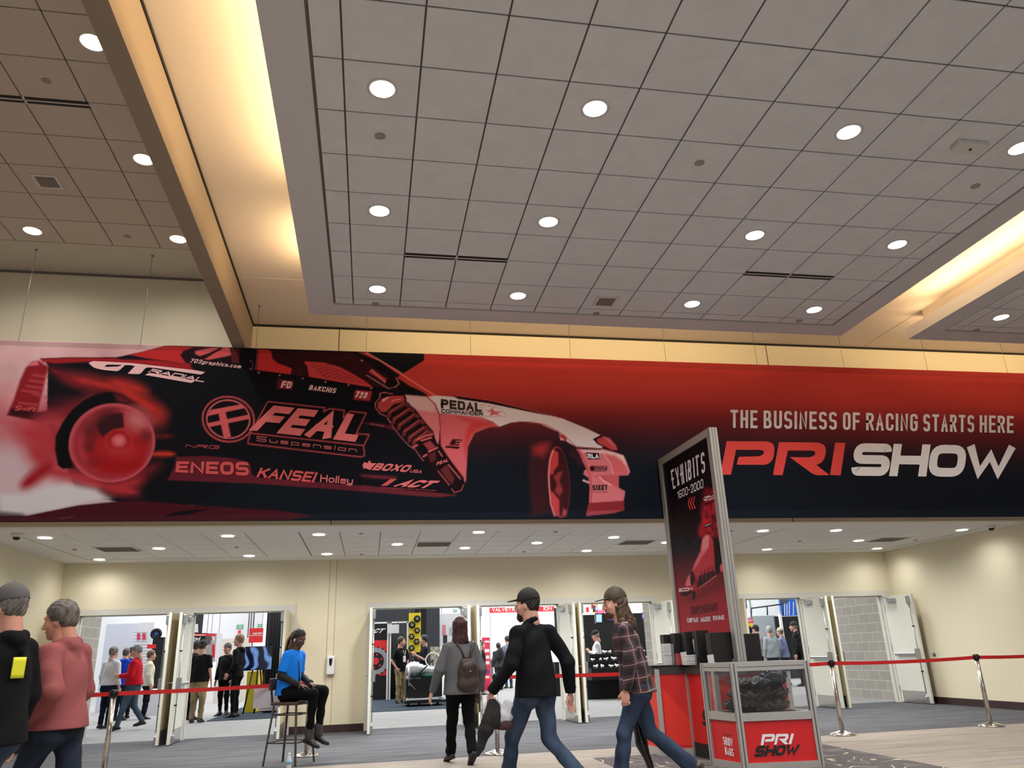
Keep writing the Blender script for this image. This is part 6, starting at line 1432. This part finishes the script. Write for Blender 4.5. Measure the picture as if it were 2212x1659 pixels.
# ================================================================ EXHIBITION HALL BEYOND THE DOORS
def board(name, label, cat, x0, y0, x1, y1, Y, m, th=.05, floor=False, group=None, rz=0.0):
    a = AY(x0, (y0+y1)/2, Y); b = AY(x1, (y0+y1)/2, Y); zt = AY((x0+x1)/2, y0, Y)[2]; zb = 0 if floor else AY((x0+x1)/2, y1, Y)[2]
    c = ((a[0]+b[0])/2, Y, zb); w = b[0]-a[0]; o = MB().box(-w/2, 0, 0, w/2, th, zt-zb, m).build(name); o.location = tuple(float(v) for v in c); o.rotation_euler = (0, 0, rz)
    if label: tag(o, label, cat, group)
    if not floor and name not in ('safety_sign', 'exit_sign', 'wall_pipe', 'hall_wall_panel'):
        g = MB()
        for k_ in (-.4, .4): g.tube([(w*k_, th/2, zt-zb), (w*k_, th/2, 9.2-zb)], .008, m_steel_d, 5)
        g.build('hanger', parent=o)
    return o
def decal(parent, name, txt, pts, Y, m, **kw):
    mb = MB(); org = np.array(parent.location)
    text_on(mb, txt, [AY(px, py, Y)-org for px, py in pts], m, off=(0, -.006, 0), **kw); return mb.build(name, parent=parent, recalc=False)
def quadp(mb, x0, y0, x1, y1, Y, org, m, off=-.004):
    P = [AY(px, py, Y)-np.array(org)+np.array([0, off, 0]) for px, py in ((x0, y1), (x1, y1), (x1, y0), (x0, y0))]; mb.add(P, [(0,1,2,3)], m)
m_navy = mat('booth_charcoal', (44,48,54), .8); m_drape = mat('black_drape', (16,17,20), .85); m_wpan = mat('booth_white', (214,216,222), .6); m_lil = mat('booth_pale', (196,200,214), .6)
m_bred = mat('booth_red', (214,36,44), .6); m_yel = mat('booth_yellow', (226,206,40), .6); m_blu = mat('booth_blue', (36,96,190), .6); m_purp = mat('booth_purple', (84,54,150), .6); m_pink = mat('booth_rose', (206,50,84), .6); m_grn = mat('sign_green', (60,160,120), .6); m_greyp = mat('booth_grey', (150,160,166), .7)
slab('floor_booth_left', AY(470,1559,20.2)[0]-.3, 20.4, 0, -1.9, 26, .012, m_carpet_blue); slab('floor_booth_middle', -.6, 20.8, 0, 2.35, 28, .012, m_carpet_blue)
# --- first opening
board('booth_wall', 'pale lilac booth wall seen through the leftmost doorway', 'booth wall', 216, 1348, 287, 1560, 27, m_lil, .1, True)
o = board('slat_wall', 'white slatwall panel with small packs beside the pale booth wall', 'display wall', 286, 1345, 321, 1560, 26.5, m_wpan, .08, True)
g = MB()
for i in range(14): quadp(g, 288, 1366+i*6.5, 319, 1367.2+i*6.5, 26.5, o.location, m_greyp)
for x in (296, 308): quadp(g, x, 1368, x+7, 1382, 26.5, o.location, m_pink, -.02)
g.build('slat_groove', parent=o)
o = board('booth_tower', 'black booth tower with red ICON sign in the leftmost doorway', 'booth tower', 320, 1377, 344, 1560, 25, m_drape, .5, True)
g = MB(); quadp(g, 318, 1392, 337, 1401, 25, o.location, m_bred, -.01); g.build('sign_plate', parent=o); decal(o, 'sign_lettering', 'ICON', [(319,1400),(336,1400),(337,1393),(320,1393)], 25, m_white, wt=.22, gap=.15, shear=.2)
p = AY(333,1375,25); o = MB().lathe([(.09,-.05),(.14,-.05),(.16,-.02),(.16,.03),(.09,.05),(.09,-.05)], m_black, 28, M=rot('X', PI/2)).lathe([(0,.02),(.10,.02),(.10,-.01),(0,-.01)], mat('rim_blue', (60,90,170), .4), 20, M=rot('X', PI/2)).build('wheel'); o.location = (p[0], 25.2, p[2]+.08); tag(o, 'black tyre with blue centre standing on the booth tower', 'wheel')
board('table', 'white draped table low in the leftmost doorway', 'table', 296, 1490, 345, 1560, 24, m_wpan, .8, True)
# --- second opening
o = board('feather_flag', 'dark curved feather flag in the second doorway', 'flag', 416, 1326, 438, 1369, 27, m_navy, .02); g = MB(); quadp(g, 420, 1348, 428, 1366, 27, o.location, m_white); g.build('flag_print', parent=o)
o = board('booth_header', 'x', 'booth', 400, 1368, 444, 1392, 26, m_drape, .9); o['label'] = 'black booth canopy with a glowing red strip in the second doorway'
g = MB(); quadp(g, 400, 1369, 444, 1374, 26, o.location, m_bred); quadp(g, 444, 1369, 466, 1374, 26, o.location, m_bred); quadp(g, 400, 1371, 444, 1372.5, 26, o.location, m_white, -.008); g.build('light_strip', parent=o)
decal(o, 'emblem', 'SM', [(410,1387),(432,1384),(433,1376),(412,1378)], 26, m_white, wt=.25, gap=.1, shear=.3)
o = board('booth_cabin', 'glazed red and grey booth cabin below the glowing canopy', 'booth', 445, 1368, 466, 1430, 27.2, mat('cabin_grey', (170,168,176), .4), 1.0); g = MB(); quadp(g, 446, 1376, 463, 1384, 27.2, o.location, m_white); quadp(g, 450, 1377, 459, 1383, 27.2, o.location, m_bred, -.01); quadp(g, 458, 1392, 464, 1420, 27.2, o.location, m_bred); g.build('cabin_print', parent=o)
board('partition', 'beige partition with dark trim behind the talking men', 'partition', 465, 1379, 533, 1520, 30, mat('part_beige', (196,190,182), .8), .15, True)
o = board('partition', 'large white hall partition above the talking men', 'partition', 438, 1300, 568, 1378, 31, m_wpan, .2)
for (x0, y0, x1, y1, m_, t_, w) in [(511,1349,525,1358,m_grn,'FIRE HOSE','left'),(557,1348,567,1357,m_grn,'FIRE HOSE','right')]:
    q = board('safety_sign', '%s green FIRE HOSE sign on the white hall wall' % w, 'sign', x0, y0, x1, y1, 30.975, m_, .025)
    decal(q, 'sign_lettering', 'FIRE', [(x0+2,1352.6),(x1-2,1352.6),(x1-2,1350),(x0+2,1350)], 30.975, m_white, wt=.2, gap=.15); decal(q, 'sign_lettering', 'HOSE', [(x0+2,1357),(x1-2,1357),(x1-2,1354.2),(x0+2,1354.2)], 30.975, m_white, wt=.2, gap=.15)
board('safety_sign', 'small red safety sign below the left green sign', 'sign', 514, 1362, 520, 1371, 30.975, m_bred, .025)
for i, (x0, x1) in enumerate([(536,538.5),(541,543),(546,549)]): board('wall_pipe', 'vertical grey pipe on the hall wall, %s of three' % ('left','middle','right')[i], 'pipe', x0, 1290, x1, 1400, 30.5, m_steel_d, .08, True)
o = board('hanging_banner', 'red banner with white script in the second doorway', 'banner', 538, 1357, 568, 1388, 26, m_bred, .03); decal(o, 'banner_lettering', 'PERFORM', [(545,1371),(566,1370),(567,1366),(547,1367)], 26, m_white, wt=.22, gap=.12, shear=.3); g = MB(); quadp(g, 538, 1372.5, 568, 1373.5, 26, o.location, m_white); g.build('banner_stripe', parent=o)
board('pipe_drape', 'black drape column at the right of the second doorway', 'drape', 572, 1290, 581, 1520, 23, m_navy, .3, True); 
g = MB(); 
for i in range(10): g.lathe([(.05,0),(.05,3.2)], m_drape, 10, M=tr(i*.07,.0,0))
o = g.build('pipe_drape'); o.location = tuple(AY(581,1400,22.6)*[1,1,0]); tag(o, 'pleated black drape at the right edge of the second doorway', 'drape')
# television on stand
tv = thing('television', 'large flat screen showing blue swirls on a black stand', 'television', AY(556,1448,22.4))
a = AY(526,1448,22.4); b = AY(588,1446,22.4); w_ = b[0]-a[0]; h_ = AY(556,1396,22.4)[2]-AY(556,1448,22.4)[2]
MB().bbox(-w_/2, 0, 0, w_/2, .06, h_, .008, m_blackg).build('bezel', parent=tv)
m, nt, b_ = node_mat('screen_swirl', .2); wv = N(nt, 'ShaderNodeTexWave'); wv.inputs['Scale'].default_value = 1.0; wv.inputs['Distortion'].default_value = 22; wv.inputs['Detail'].default_value = 2; wv.inputs['Detail Scale'].default_value = .8; tc = N(nt, 'ShaderNodeTexCoord'); nt.links.new(tc.outputs['Object'], wv.inputs['Vector'])
c = mix(nt, ramp(nt, wv.outputs['Fac'], .5, 1.0), (10,18,44), (120,160,225)); nt.links.new(c, b_.inputs['Emission Color']); b_.inputs['Emission Strength'].default_value = .8; b_.inputs['Base Color'].default_value = (0,0,0,1)
MB().box(-w_/2+.02, -.003, .02, w_/2-.02, 0, h_-.02, m).build('screen', parent=tv)
g = MB(); zt = AY(556,1448,22.4)[2]
for (x0, x1) in ((-.12,-.30),(.0,-.02),(.06,.22),(.12,.34)): g.tube([(x0,.05,.05),(x1,.1,-zt)], .02, m_black, 8)
g.build('stand', parent=tv)
o = board('display_box', 'tall yellow display box under the television', 'display box', 531, 1450, 556, 1532, 23.2, m_yel, .5, True); board('display_box', 'orange patterned display box right of the yellow one', 'display box', 556, 1449, 584, 1532, 23.85, mat('booth_orange', (232,176,50), .6, vary=((6,6,6),(210,150,40))), .5, True)
# --- third opening
board('booth_wall', 'dark charcoal booth wall behind the third doorway', 'booth wall', 800, 1300, 950, 1560, 28, m_navy, .1, True)
o = board('booth_banner', 'black and red booth banner reading ACT with brake disc picture', 'banner', 806, 1345, 838, 1500, 26.6, m_drape, .05, True); g = MB(); quadp(g, 806, 1383, 838, 1459, 26.6, o.location, m_bred); g.build('red_print', parent=o)
org = np.array(o.location); c0 = AY(811,1428,26.6)-org
g = MB(); Mx = tr(c0[0], -.01, c0[2]) @ rot('X', PI/2)
g.lathe([(.16,0),(.42,0)], mat('disc_grey', (160,166,176), .4, .5), 40, M=tr(0,-.002,0) @ Mx); g.lathe([(0,0),(.27,0)], m_drape, 32, M=tr(0,-.006,0) @ Mx); g.lathe([(0,0),(.11,0)], m_bred, 24, M=tr(0,-.01,0) @ Mx)
for i in range(6): a_ = i*PI/3+.3; g.lathe([(0,0),(.032,0)], m_bred, 12, M=tr(.2*math.cos(a_), -.012, .2*math.sin(a_)) @ Mx)
for i in range(18): a_ = i*2*PI/18; g.box(-.035,-.002,-.018,.035,0,.018, m_drape, M=tr(c0[0]+.42*math.cos(a_), -.012, c0[2]+.42*math.sin(a_)) @ rot('Y', -a_+PI/2))
g.build('disc_print', parent=o)
decal(o, 'banner_lettering', 'ACT', [(796,1368),(827,1367),(831,1357.5),(800,1358)], 26.6, m_white, wt=.27, gap=.08, shear=.5)
g = MB()
for (x0, x1) in ((836,839),(842,844),(879,881)): quadp(g, x0, 1342, x1, 1504, 26.4, (0,0,0), m_steel)
tr_ = thing('booth_truss', 'white tubular booth frame around the black drape in the third doorway', 'frame', AY(858,1500,26.4)*[1,1,0]); q0 = np.array(tr_.location)
for px in (837.5, 843, 880): p = AY(px,1400,26.4)-q0; MB().box(p[0]-.025,-.025,0,p[0]+.025,.025,AY(px,1343,26.4)[2], m_white).build('upright', parent=tr_)
for py in (1343,): a = AY(808,py,26.4)-q0; b = AY(882,py,26.4)-q0; MB().box(a[0],-.025,AY(845,py,26.4)[2]-.05,b[0],.025,AY(845,py,26.4)[2], m_white).build('crossbar', parent=tr_)
g = MB()
for i in range(14): g.lathe([(.045,0),(.045,2.15)], m_drape, 10, M=tr(i*.045,0,0))
o = g.build('pipe_drape'); o.location = tuple(AY(844,1400,26.8)*[1,1,0]); tag(o, 'pleated black drape inside the white frame of the third doorway', 'drape')
board('notice', 'small white notice hanging on the black drape', 'sign', 839, 1349, 862, 1368, 26.3, m_wpan, .01)
o = board('clutch_board', 'tall yellow display board carrying six dark clutch discs', 'display board', 883, 1324, 909, 1409, 24.5, m_yel, .05); org = np.array(o.location)
for i, (x, y, r) in enumerate([(901,1337,.105),(890,1350,.105),(901,1362,.085),(889,1375,.085),(900,1386,.09),(889,1400,.09)]):
    c0 = AY(x, y, 24.5)-org; g = MB(); Mx = tr(c0[0], -.03, c0[2]) @ rot('X', PI/2)
    if i in (0, 1): g.lathe([(.03,0),(r,0),(r,.025),(.03,.025)], m_drape, 28, M=Mx)
    else:
        for k_ in range(6): a_ = k_*PI/3; g.box(-.028,-.012,-.03,.028,.012,.03, m_drape, M=tr(c0[0]+r*.72*math.cos(a_), -.03, c0[2]+r*.72*math.sin(a_)) @ rot('Y', -a_))
        g.lathe([(.02,0),(r*.62,0),(r*.62,.02),(.02,.02)], m_drape, 24, M=Mx)
    g.lathe([(.012,0),(.035,0)], m_steel, 14, M=tr(0,-.03,0) @ Mx)
    for k_ in range(4): a_ = k_*PI/2+.4; g.lathe([(0,0),(.010,0)], m_yel if i else m_steel_d, 8, M=tr(r*.45*math.cos(a_), -.032, r*.45*math.sin(a_)) @ Mx)
    g.build('clutch_disc', parent=o)
board('booth_tower', 'dark equipment tower behind the yellow clutch board', 'tower', 895, 1300, 921, 1400, 25.4, m_drape, .6, True)
o = board('fabric_banner', 'white banner with a grey and red figure print behind the red haired woman', 'banner', 949, 1325, 1000, 1396, 26, m_wpan, .03); g = MB(); quadp(g, 955, 1350, 963, 1372, 26, o.location, mat('print_rose', (206,130,150), .6)); quadp(g, 957, 1372, 966, 1390, 26, o.location, m_navy); quadp(g, 970, 1355, 990, 1372, 26, o.location, mat('print_grey', (170,170,180), .6)); g.build('figure_print', parent=o)
o = board('hall_wall_panel', 'white hall wall section over the white banner with green exit sign', 'wall panel', 950, 1290, 1012, 1323, 33, m_wpan, .1); q = board('exit_sign', 'small green exit sign on the hall wall', 'sign', 979, 1316, 987, 1321, 32.97, m_grn, .03)
decal(q, 'sign_lettering', 'EXIT', [(980,1320),(986,1320),(986,1317),(980,1317)], 32.97, m_white, wt=.2, gap=.15)
board('display_board', 'yellow edged board with scattered silver parts', 'display board', 930, 1397, 952, 1440, 25, mat('parts_print', (206,206,200), .6, vary=((16,16,16),(120,116,70))), .05)
eng = thing('engine_display', 'silver and green gearbox with steering wheel on a black trolley', 'engine', AY(915,1515,22.2)*[1,1,0]+[0,0,.012]); q0 = np.array(eng.location)
pl_ = lambda px, py, Y=22.2: AY(px, py, Y)-q0
a = pl_(877,1480); b = pl_(955,1480); MB().box(a[0],0,.22,b[0],.8,pl_(915,1466)[2], m_drape).box(a[0]-.05,-.1,.08,b[0]+.1,.9,.14, m_black).build('trolley', parent=eng)
MB().box(a[0],-.12,.16,b[0]-.1,-.02,.20, m_white).build('front_shelf', parent=eng)
g = MB(); 
for (px, r0) in ((882,.06),(905,.06),(945,.06)): p = pl_(px,1519); g.lathe([(0,-.03),(r0,-.03),(r0,.03),(0,.03)], m_black, 16, M=tr(p[0],0,.07) @ rot('Y', PI/2))
g.build('caster', parent=eng)
p = pl_(895,1447); q = pl_(950,1452); V, F = surf([cap((p[0],.3,p[2]), (p[0]+.18,.3,p[2]), .19, .14), cap((p[0]+.18,.3,p[2]), (q[0],.3,q[2]), .13, .11), cap((p[0]-.02,.3,p[2]), (p[0]+.03,.3,p[2]), .21)], .012, wr=lambda x,y,z: .008*np.sign(np.sin(60*x))*np.abs(np.sin(60*x))**.3)
mesh_of('gearbox', [(V, F, mat('cast_alloy', (180,184,190), .35, .7))], eng)
V, F = surf([ell((p[0]+.42,.3,p[2]-.17), (.26,.15,.10))], .012); mesh_of('oil_pan', [(V, F, mat('pan_green', (30,90,70), .4))], eng)
g = MB(); c0 = pl_(934,1425); M_ = tr(c0[0], -.1, c0[2]) @ rot('Y', -.6) @ rot('X', 1.1); g.tube([tuple(M_ @ Vector((.19*math.cos(t), .19*math.sin(t), 0))) for t in np.linspace(0, 2*PI, 25)[:-1]], .016, m_white, 8, closed=True)
for t in (0, 2.1, 4.2): g.beam(M_ @ Vector((0,0,0)), M_ @ Vector((.18*math.cos(t), .18*math.sin(t), 0)), .03, .008, m_black)
g.build('steering_wheel', parent=eng); MB().tube([tuple(c0*[1,0,1]+[0,-.08,-.02]), tuple(pl_(893,1466)*[1,0,1])], .02, m_black, 8).build('steering_column', parent=eng)
MB().tube([tuple(pl_(883,1440)*[1,0,1]), tuple(pl_(883,1482)*[1,0,1])], .025, m_steel, 10).tube([tuple(pl_(883,1475)*[1,0,1]), tuple(pl_(897,1490)*[1,0,1])], .02, m_steel_d, 8).build('pedal_tube', parent=eng)
# --- fourth opening
o = board('booth_header', 'long red header banner with white VALVETRAIN lettering', 'banner', 1058, 1311, 1197, 1322, 36, m_bred, .1); decal(o, 'banner_lettering', 'VALVETRAIN I', [(1063,1321),(1136,1319.5),(1136,1311.5),(1063,1313)], 36, m_white, wt=.2, gap=.14, space=.6); decal(o, 'banner_lettering', 'ION', [(1174,1318.5),(1192,1318),(1192,1310),(1174,1310.5)], 36, m_white, wt=.2, gap=.14)
o = board('rollup_banner', 'rose red roll-up banner with round emblems in the fourth doorway', 'banner', 1042, 1377, 1059, 1468, 30, m_pink, .05, True); g = MB()
for y in (1384, 1402, 1416, 1428, 1448, 1460): g = MB(); quadp(g, 1047, y, 1057, y+(4 if y == 1384 else 7), 30, o.location, m_white if y != 1448 else m_purp); g.build('emblem', parent=o)
board('booth_cabinet', 'grey white machine cabinet in the fourth doorway', 'cabinet', 1092, 1322, 1118, 1352, 38, m_wpan, .5); board('booth_counter', 'black counter with white oval print right of the black-capped man', 'counter', 1200, 1430, 1232, 1493, 24, m_drape, .8, True)
o = board('booth_banner', 'dark navy banner with red and white marks at the right of the fourth doorway', 'banner', 1199, 1313, 1215, 1400, 27, m_navy, .05); g = MB(); 
for y in (1318, 1327, 1336, 1345): quadp(g, 1206, y, 1214, y+4, 27, o.location, m_bred if y in (1327,1336) else m_white)
g.build('banner_marks', parent=o)
o = board('folding_chair', None, None, 1060, 1425, 1066, 1470, 30, m_steel, .03, True); tag(o, 'small white folding sign stand beside the rose banner', 'stand')
board('red_mat', 'red carpet corner by the rose banner', 'mat', 1040, 1466, 1070, 1467.5, 28.6, m_bred, 1.2)
# --- fifth opening
for (x0, x1, i) in ((1265,1292,0),(1370,1400,1)): board('pipe_drape', 'tall black drape, %s side of the fifth doorway' % ('left','right')[i], 'drape', x0, 1328, x1, 1480, 27, m_drape, .1, True)
board('pipe_drape', 'wide black drape behind the cap wearing exhibitor', 'drape', 1288, 1345, 1372, 1480, 28, m_drape, .1, True)
o = board('monitor', 'small hanging monitor with pale picture in the fifth doorway', 'monitor', 1287, 1325, 1307, 1346, 26, m_blackg, .15); g = MB(); quadp(g, 1288, 1327, 1300, 1344, 26, o.location, mat('screen_pale', (150,190,210), .3, emit=(150,190,210), es=.7)); g.build('screen', parent=o)
o = board('booth_header', 'black fascia with purple panels in the fifth doorway', 'fascia', 1306, 1325, 1405, 1345, 26.2, m_drape, .2); g = MB(); quadp(g, 1312, 1326, 1330, 1340, 26.2, o.location, m_purp); quadp(g, 1386, 1323, 1402, 1338, 26.2, o.location, m_purp); g.build('purple_panel', parent=o)
decal(o, 'fascia_lettering', 'WI', [(1315,1336),(1328,1336),(1328,1330),(1315,1330)], 26.2, m_white, wt=.22, gap=.15); decal(o, 'fascia_lettering', 'IS', [(1388,1334),(1400,1334),(1400,1327),(1388,1327)], 26.2, m_white, wt=.22, gap=.15)
o = board('booth_header', 'pink glowing sign above the purple fascia', 'sign', 1288, 1317, 1328, 1326, 30, mat('neon_pink', (226,60,110), .5, emit=(226,60,110), es=.5), .1); decal(o, 'sign_lettering', 'COMP', [(1292,1324),(1325,1324),(1325,1318.5),(1292,1318.5)], 30, m_white, wt=.2, gap=.2)
o = board('fabric_banner', 'colourful banner with red, blue and yellow shapes high in the fifth doorway', 'banner', 1264, 1298, 1292, 1325, 32, m_wpan, .05); g = MB()
for (x0, y0, x1, y1, m_) in ((1277,1302,1282,1315,m_bred),(1281,1308,1286,1322,m_blu),(1284,1300,1289,1312,m_yel),(1266,1312,1272,1322,m_bred),(1279,1316,1284,1324,m_yel)): quadp(g, x0, y0, x1, y1, 32, o.location, m_)
g.build('banner_shapes', parent=o)
# tiered connector display, runs from the fifth to the sixth opening
td = thing('tiered_display', 'long black tiered display counter holding rows of small white parts', 'display stand', (8.2, 21.4, 0)); tz = [1.16, .98, .80]
MB().box(-2.3,.28,0,2.6,.8,.62, m_drape).build('plinth', parent=td)
for i, z in enumerate(tz): MB().box(-2.3 if i else -2.2, .25*(2-i)-.25, .5, (2.0, 2.5, 2.6)[i], .25*(2-i), z, m_drape).build('tier', parent=td)
V, F = surf([cap((-.05,0,.025), (.03,0,.025), .024, .02), ell((.045,0,.04), (.022,.022,.025)), cap((0,-.02,.0), (0,.02,.0), .018)], .008); part_me = None; rs = random.Random(4); k_ = 0
for i, z in enumerate(tz):
    for j in range(22):
        x = -2.15+j*.19+.06*rs.random()
        if x > (1.9, 2.4, 2.5)[i]: continue
        if part_me is None: o = mesh_of('fitting', [(V, F, mat('fitting_white', (226,228,226), .4))]); part_me = o
        else: o = part_me.copy(); C.objects.link(o)
        s_ = .9+.35*rs.random(); o.scale = (s_,)*3; o.location = (8.2+x, 21.4+.25*(2-i)-.13, z+.018*s_); o.rotation_euler = (0, 0, rs.random()*3)
        tag(o, 'small white metal fitting on the black tiered display', 'fitting', 'white fittings on the tiered display')
# --- sixth opening
board('partition', 'plain grey partition in the sixth doorway', 'partition', 1629, 1330, 1684, 1460, 29, m_greyp, .1, True); 
for (x0, x1, w) in ((1683,1691,'narrow'),(1696,1740,'wide')): board('pipe_drape', '%s black drape in the sixth doorway' % w, 'drape', x0, 1331, x1, 1460, 28.5, m_drape, .1, True)
board('drape_pole', 'white upright pole between the black drapes of the sixth doorway', 'pole', 1691, 1326, 1696, 1440, 28.3, m_white, .08, True)
o = board('blue_backdrop', 'bright blue lit backdrop high in the sixth doorway', 'backdrop', 1686, 1293, 1735, 1330, 34, m_blu, .1); g = MB()
for x in (1694, 1699, 1704, 1713): quadp(g, x, 1300, x+1.6, 1329, 34, o.location, m_white)
quadp(g, 1686, 1293, 1700, 1303, 34, o.location, m_steel_d, -.02); g.build('bright_tube', parent=o)
rk = thing('clothes_rail', 'dark rail frame with hooks and clear sheets in the sixth doorway', 'rail', AY(1650,1400,31)*[1,1,0]); q0 = np.array(rk.location); g = MB()
P_ = [AY(x, y, 31)-q0 for x, y in ((1623,1334),(1623,1314),(1690,1305),(1692,1330))]; g.tube([tuple(v) for v in P_[:2]], .03, m_navy, 6); g.tube([tuple(v) for v in P_[1:3]], .03, m_navy, 6); g.tube([tuple(v) for v in P_[2:]], .03, m_navy, 6); g.tube([tuple(AY(1657,1311,31)-q0), tuple(AY(1658,1329,31)-q0)], .03, m_navy, 6)
for v in P_[1:3]: g.tube([tuple(v), (v[0], v[1], 9.2)], .01, m_navy, 5)
g.build('frame', parent=rk)
o = board('sale_sign', 'pink and white sign at the left edge of the sixth doorway', 'sign', 1612, 1335, 1627, 1346, 27, m_pink, .03); decal(o, 'sign_lettering', 'SD', [(1614,1343),(1625,1342),(1625,1337),(1614,1338)], 27, m_white, wt=.2, gap=.15)
board('sale_sign', 'yellow sign under the pink one in the sixth doorway', 'sign', 1615, 1346, 1627, 1362, 27.2, m_yel, .03)
# ---------------------------------------------------------------- visitors
def bgp(label, px, head_py, Y, heading, group='visitors in the hall', fpx=None, **kw):
    z = AY(px, head_py, Y)[2]; H = min(max(z*1.78/(1.83 if kw.get('cap_') else 1.812), 1.5), 1.95); b = AY(px, 1450, Y)
    return person(label, (b[0], b[1]), heading, H=H, res=.016, group=group, wr=.003, **kw)
G1, G2 = (130,124,118), (60,46,38)
bgp('person in a white shirt and dark jeans, half hidden behind the pink hoodie', 240, 1396, 19.7, 60, hair='short', hairc=G1, topk='shirt', top=(206,206,208), bot=(30,38,56), hem=.94, fat=.02)
bgp('person in a royal blue hoodie with round yellow back emblem', 268, 1399, 22.4, 70, hair='buzz', hairc=(90,76,66), topk='hoodie', top=(24,60,180), bot=(30,40,60))
bgp('person in a red shirt looking at a phone, walking left', 292, 1392, 18.9, 178, hair='short', hairc=(150,146,142), topk='shirt', top=(186,20,36), bot=(74,90,108), hem=.94, fat=.035, pose=dict(hp=12, elL=(.02,.22,1.14), wrL=(.27,.12,1.14), elR=(.02,-.22,1.14), wrR=(.27,-.10,1.12), hdL=(1,-.2,0), hdR=(1,.2,0), knL=(.12,.1,.5), anL=(.22,.1,.1), anR=(-.25,-.1,.17), knR=(-.03,-.1,.5)))
bgp('person in a black cap and blue top between the blue hoodie and red shirt', 279, 1397, 23, 150, cap_='front', hair='buzz', topk='hoodie', top=(30,50,130), bot=(28,34,50))
bgp('person with short brown hair in a cream cardigan at the right of the leftmost doorway', 322, 1404, 22.5, 20, hair='short', hairc=(110,84,64), topk='sweater', top=(206,200,180), bot=(30,32,40))
bgp('person in a black T-shirt and khaki trousers seen from behind', 433, 1381, 20.2, 78, cap_='back', hair='buzz', hairc=G2, topk='tee', top=(15,15,17), bot=(168,146,110), botk='khaki', fat=.06, hem=.88)
bgp('person in dark navy clothes and grey cap behind the khaki trousered man', 420, 1382, 21.3, 50, cap_='front', capc=(52,50,52), hair='buzz', beard='full', hairc=G2, topk='hoodie', top=(26,30,38), bot=(28,34,46))
bgp('person in a black open hoodie and grey flat-brim cap facing the group', 488, 1387, 22.3, -120, cap_='front', capc=(86,84,84), hair='buzz', hairc=G2, topk='hoodie', top=(16,16,18), bot=(14,14,16), botk='slim')
bgp('tall person with light brown hair in black hoodie, profile left', 512, 1369, 21.4, 168, hair='short', hairc=(150,118,92), topk='hoodie', top=(15,15,17), bot=(13,13,15), sleeve=None, pose=dict(elL=(-.05,.24,1.14), wrL=(.12,.2,.95)))
w_, P_ = bgp('person in a black polo and khaki trousers with white badge, hands in pockets', 866, 1375, 24.1, -50, hair='short', hairc=(60,42,34), beard='goatee', topk='polo', top=(15,15,17), bot=(176,154,116), botk='khaki', fat=.03, pose=dict(hy=30, elL=(-.06,.30,1.15), wrL=(.06,.22,.95), elR=(-.06,-.30,1.15), wrR=(.06,-.22,.95)))
MB().box(.155,-.06,1.13,.16,.04,1.30, m_white).tube([(.15,.04,1.45),(.158,.0,1.3),(.15,-.06,1.45)], .006, m_white, 5).build('name_badge', parent=w_)
bgp('young person with dark hair and black shirt holding up a cup near the clutch board', 916, 1371, 23.6, 190, hair='short', hairc=(24,20,20), topk='tee', top=(16,20,30), bot=(20,24,34), pose=dict(elL=(.04,.24,1.14), wrL=(.24,.10,1.26), elR=(.04,-.24,1.14), wrR=(.24,-.06,1.26), hdL=(.7,-.2,.6), hdR=(.7,.2,.6)))
for (px, py, Y, hd_, t_, lb, bp__) in [(1098,1373,31,110,(120,128,140),'person in a grey shirt with a dark backpack in the fourth doorway',1), (1078,1388,30,100,(60,64,72),'person in dark clothes with a black backpack left of the grey shirt',1), (1041,1385,27,-20,(30,26,30),'person with glasses at the left edge of the fourth doorway',0)]:
    w_, P_ = bgp(lb, px, py, Y, hd_, hair='short', hairc=(40,32,28), topk='hoodie' if not bp__ else 'shirt', top=t_, bot=(50,70,110) if px == 1098 else (50,52,58))
    if bp__: c_ = local_to_world(w_, V3(-.20,0,1.25)); organic('backpack', 'dark backpack worn by the %s' % ('person in the grey shirt' if px == 1098 else 'person in dark clothes'), 'backpack', [ell((0,0,0), (.13,.17,.25)), ell((-.04,0,-.1), (.13,.15,.12))], .015, m_drape, None, c_)
w_, P_ = bgp('person in a black cap and white shirt with black vest behind the tiered display', 1293, 1360, 22.4, 165, cap_='front', capc=(16,16,18), hair='buzz', hairc=(150,146,142), topk='shirt', top=(214,214,216), bot=(18,18,20), skin=(206,150,134), pose=dict(hp=12, elL=(.03,.22,1.14), wrL=(.2,.1,1.22), hdL=(.6,-.3,.6)))
bgp('person in a maroon top and dark cap at the left of the sixth doorway', 1630, 1351, 23.0, 120, cap_='front', capc=(24,20,22), hair='buzz', topk='sweater', top=(86,20,46), bot=(30,30,36))
bgp('person in a taupe shirt and black cap beside the maroon top', 1645, 1348, 24.4, 120, cap_='front', capc=(16,16,18), hair='buzz', topk='shirt', top=(150,140,138), bot=(30,30,36), fat=.03)
bgp('person with grey hair in a light grey shirt, seen from behind', 1674, 1352, 23.4, 95, hair='short', hairc=(176,172,170), topk='shirt', top=(150,158,162), bot=(50,54,60), fat=.06)
bgp('person in a tan cap and blue checked shirt beside the light grey shirt', 1698, 1354, 23.9, 130, cap_='front', capc=(176,166,140), hair='buzz', hairc=G1, topk='shirt', top=(120,132,164), bot=(50,54,60), fat=.03)
bgp('person in a black jacket and dark beanie cap at the right of the sixth doorway', 1730, 1341, 23.2, 150, cap_='back', capc=(30,28,28), hair='buzz', hairc=G1, topk='jacket', top=(28,30,32), bot=(22,24,26))
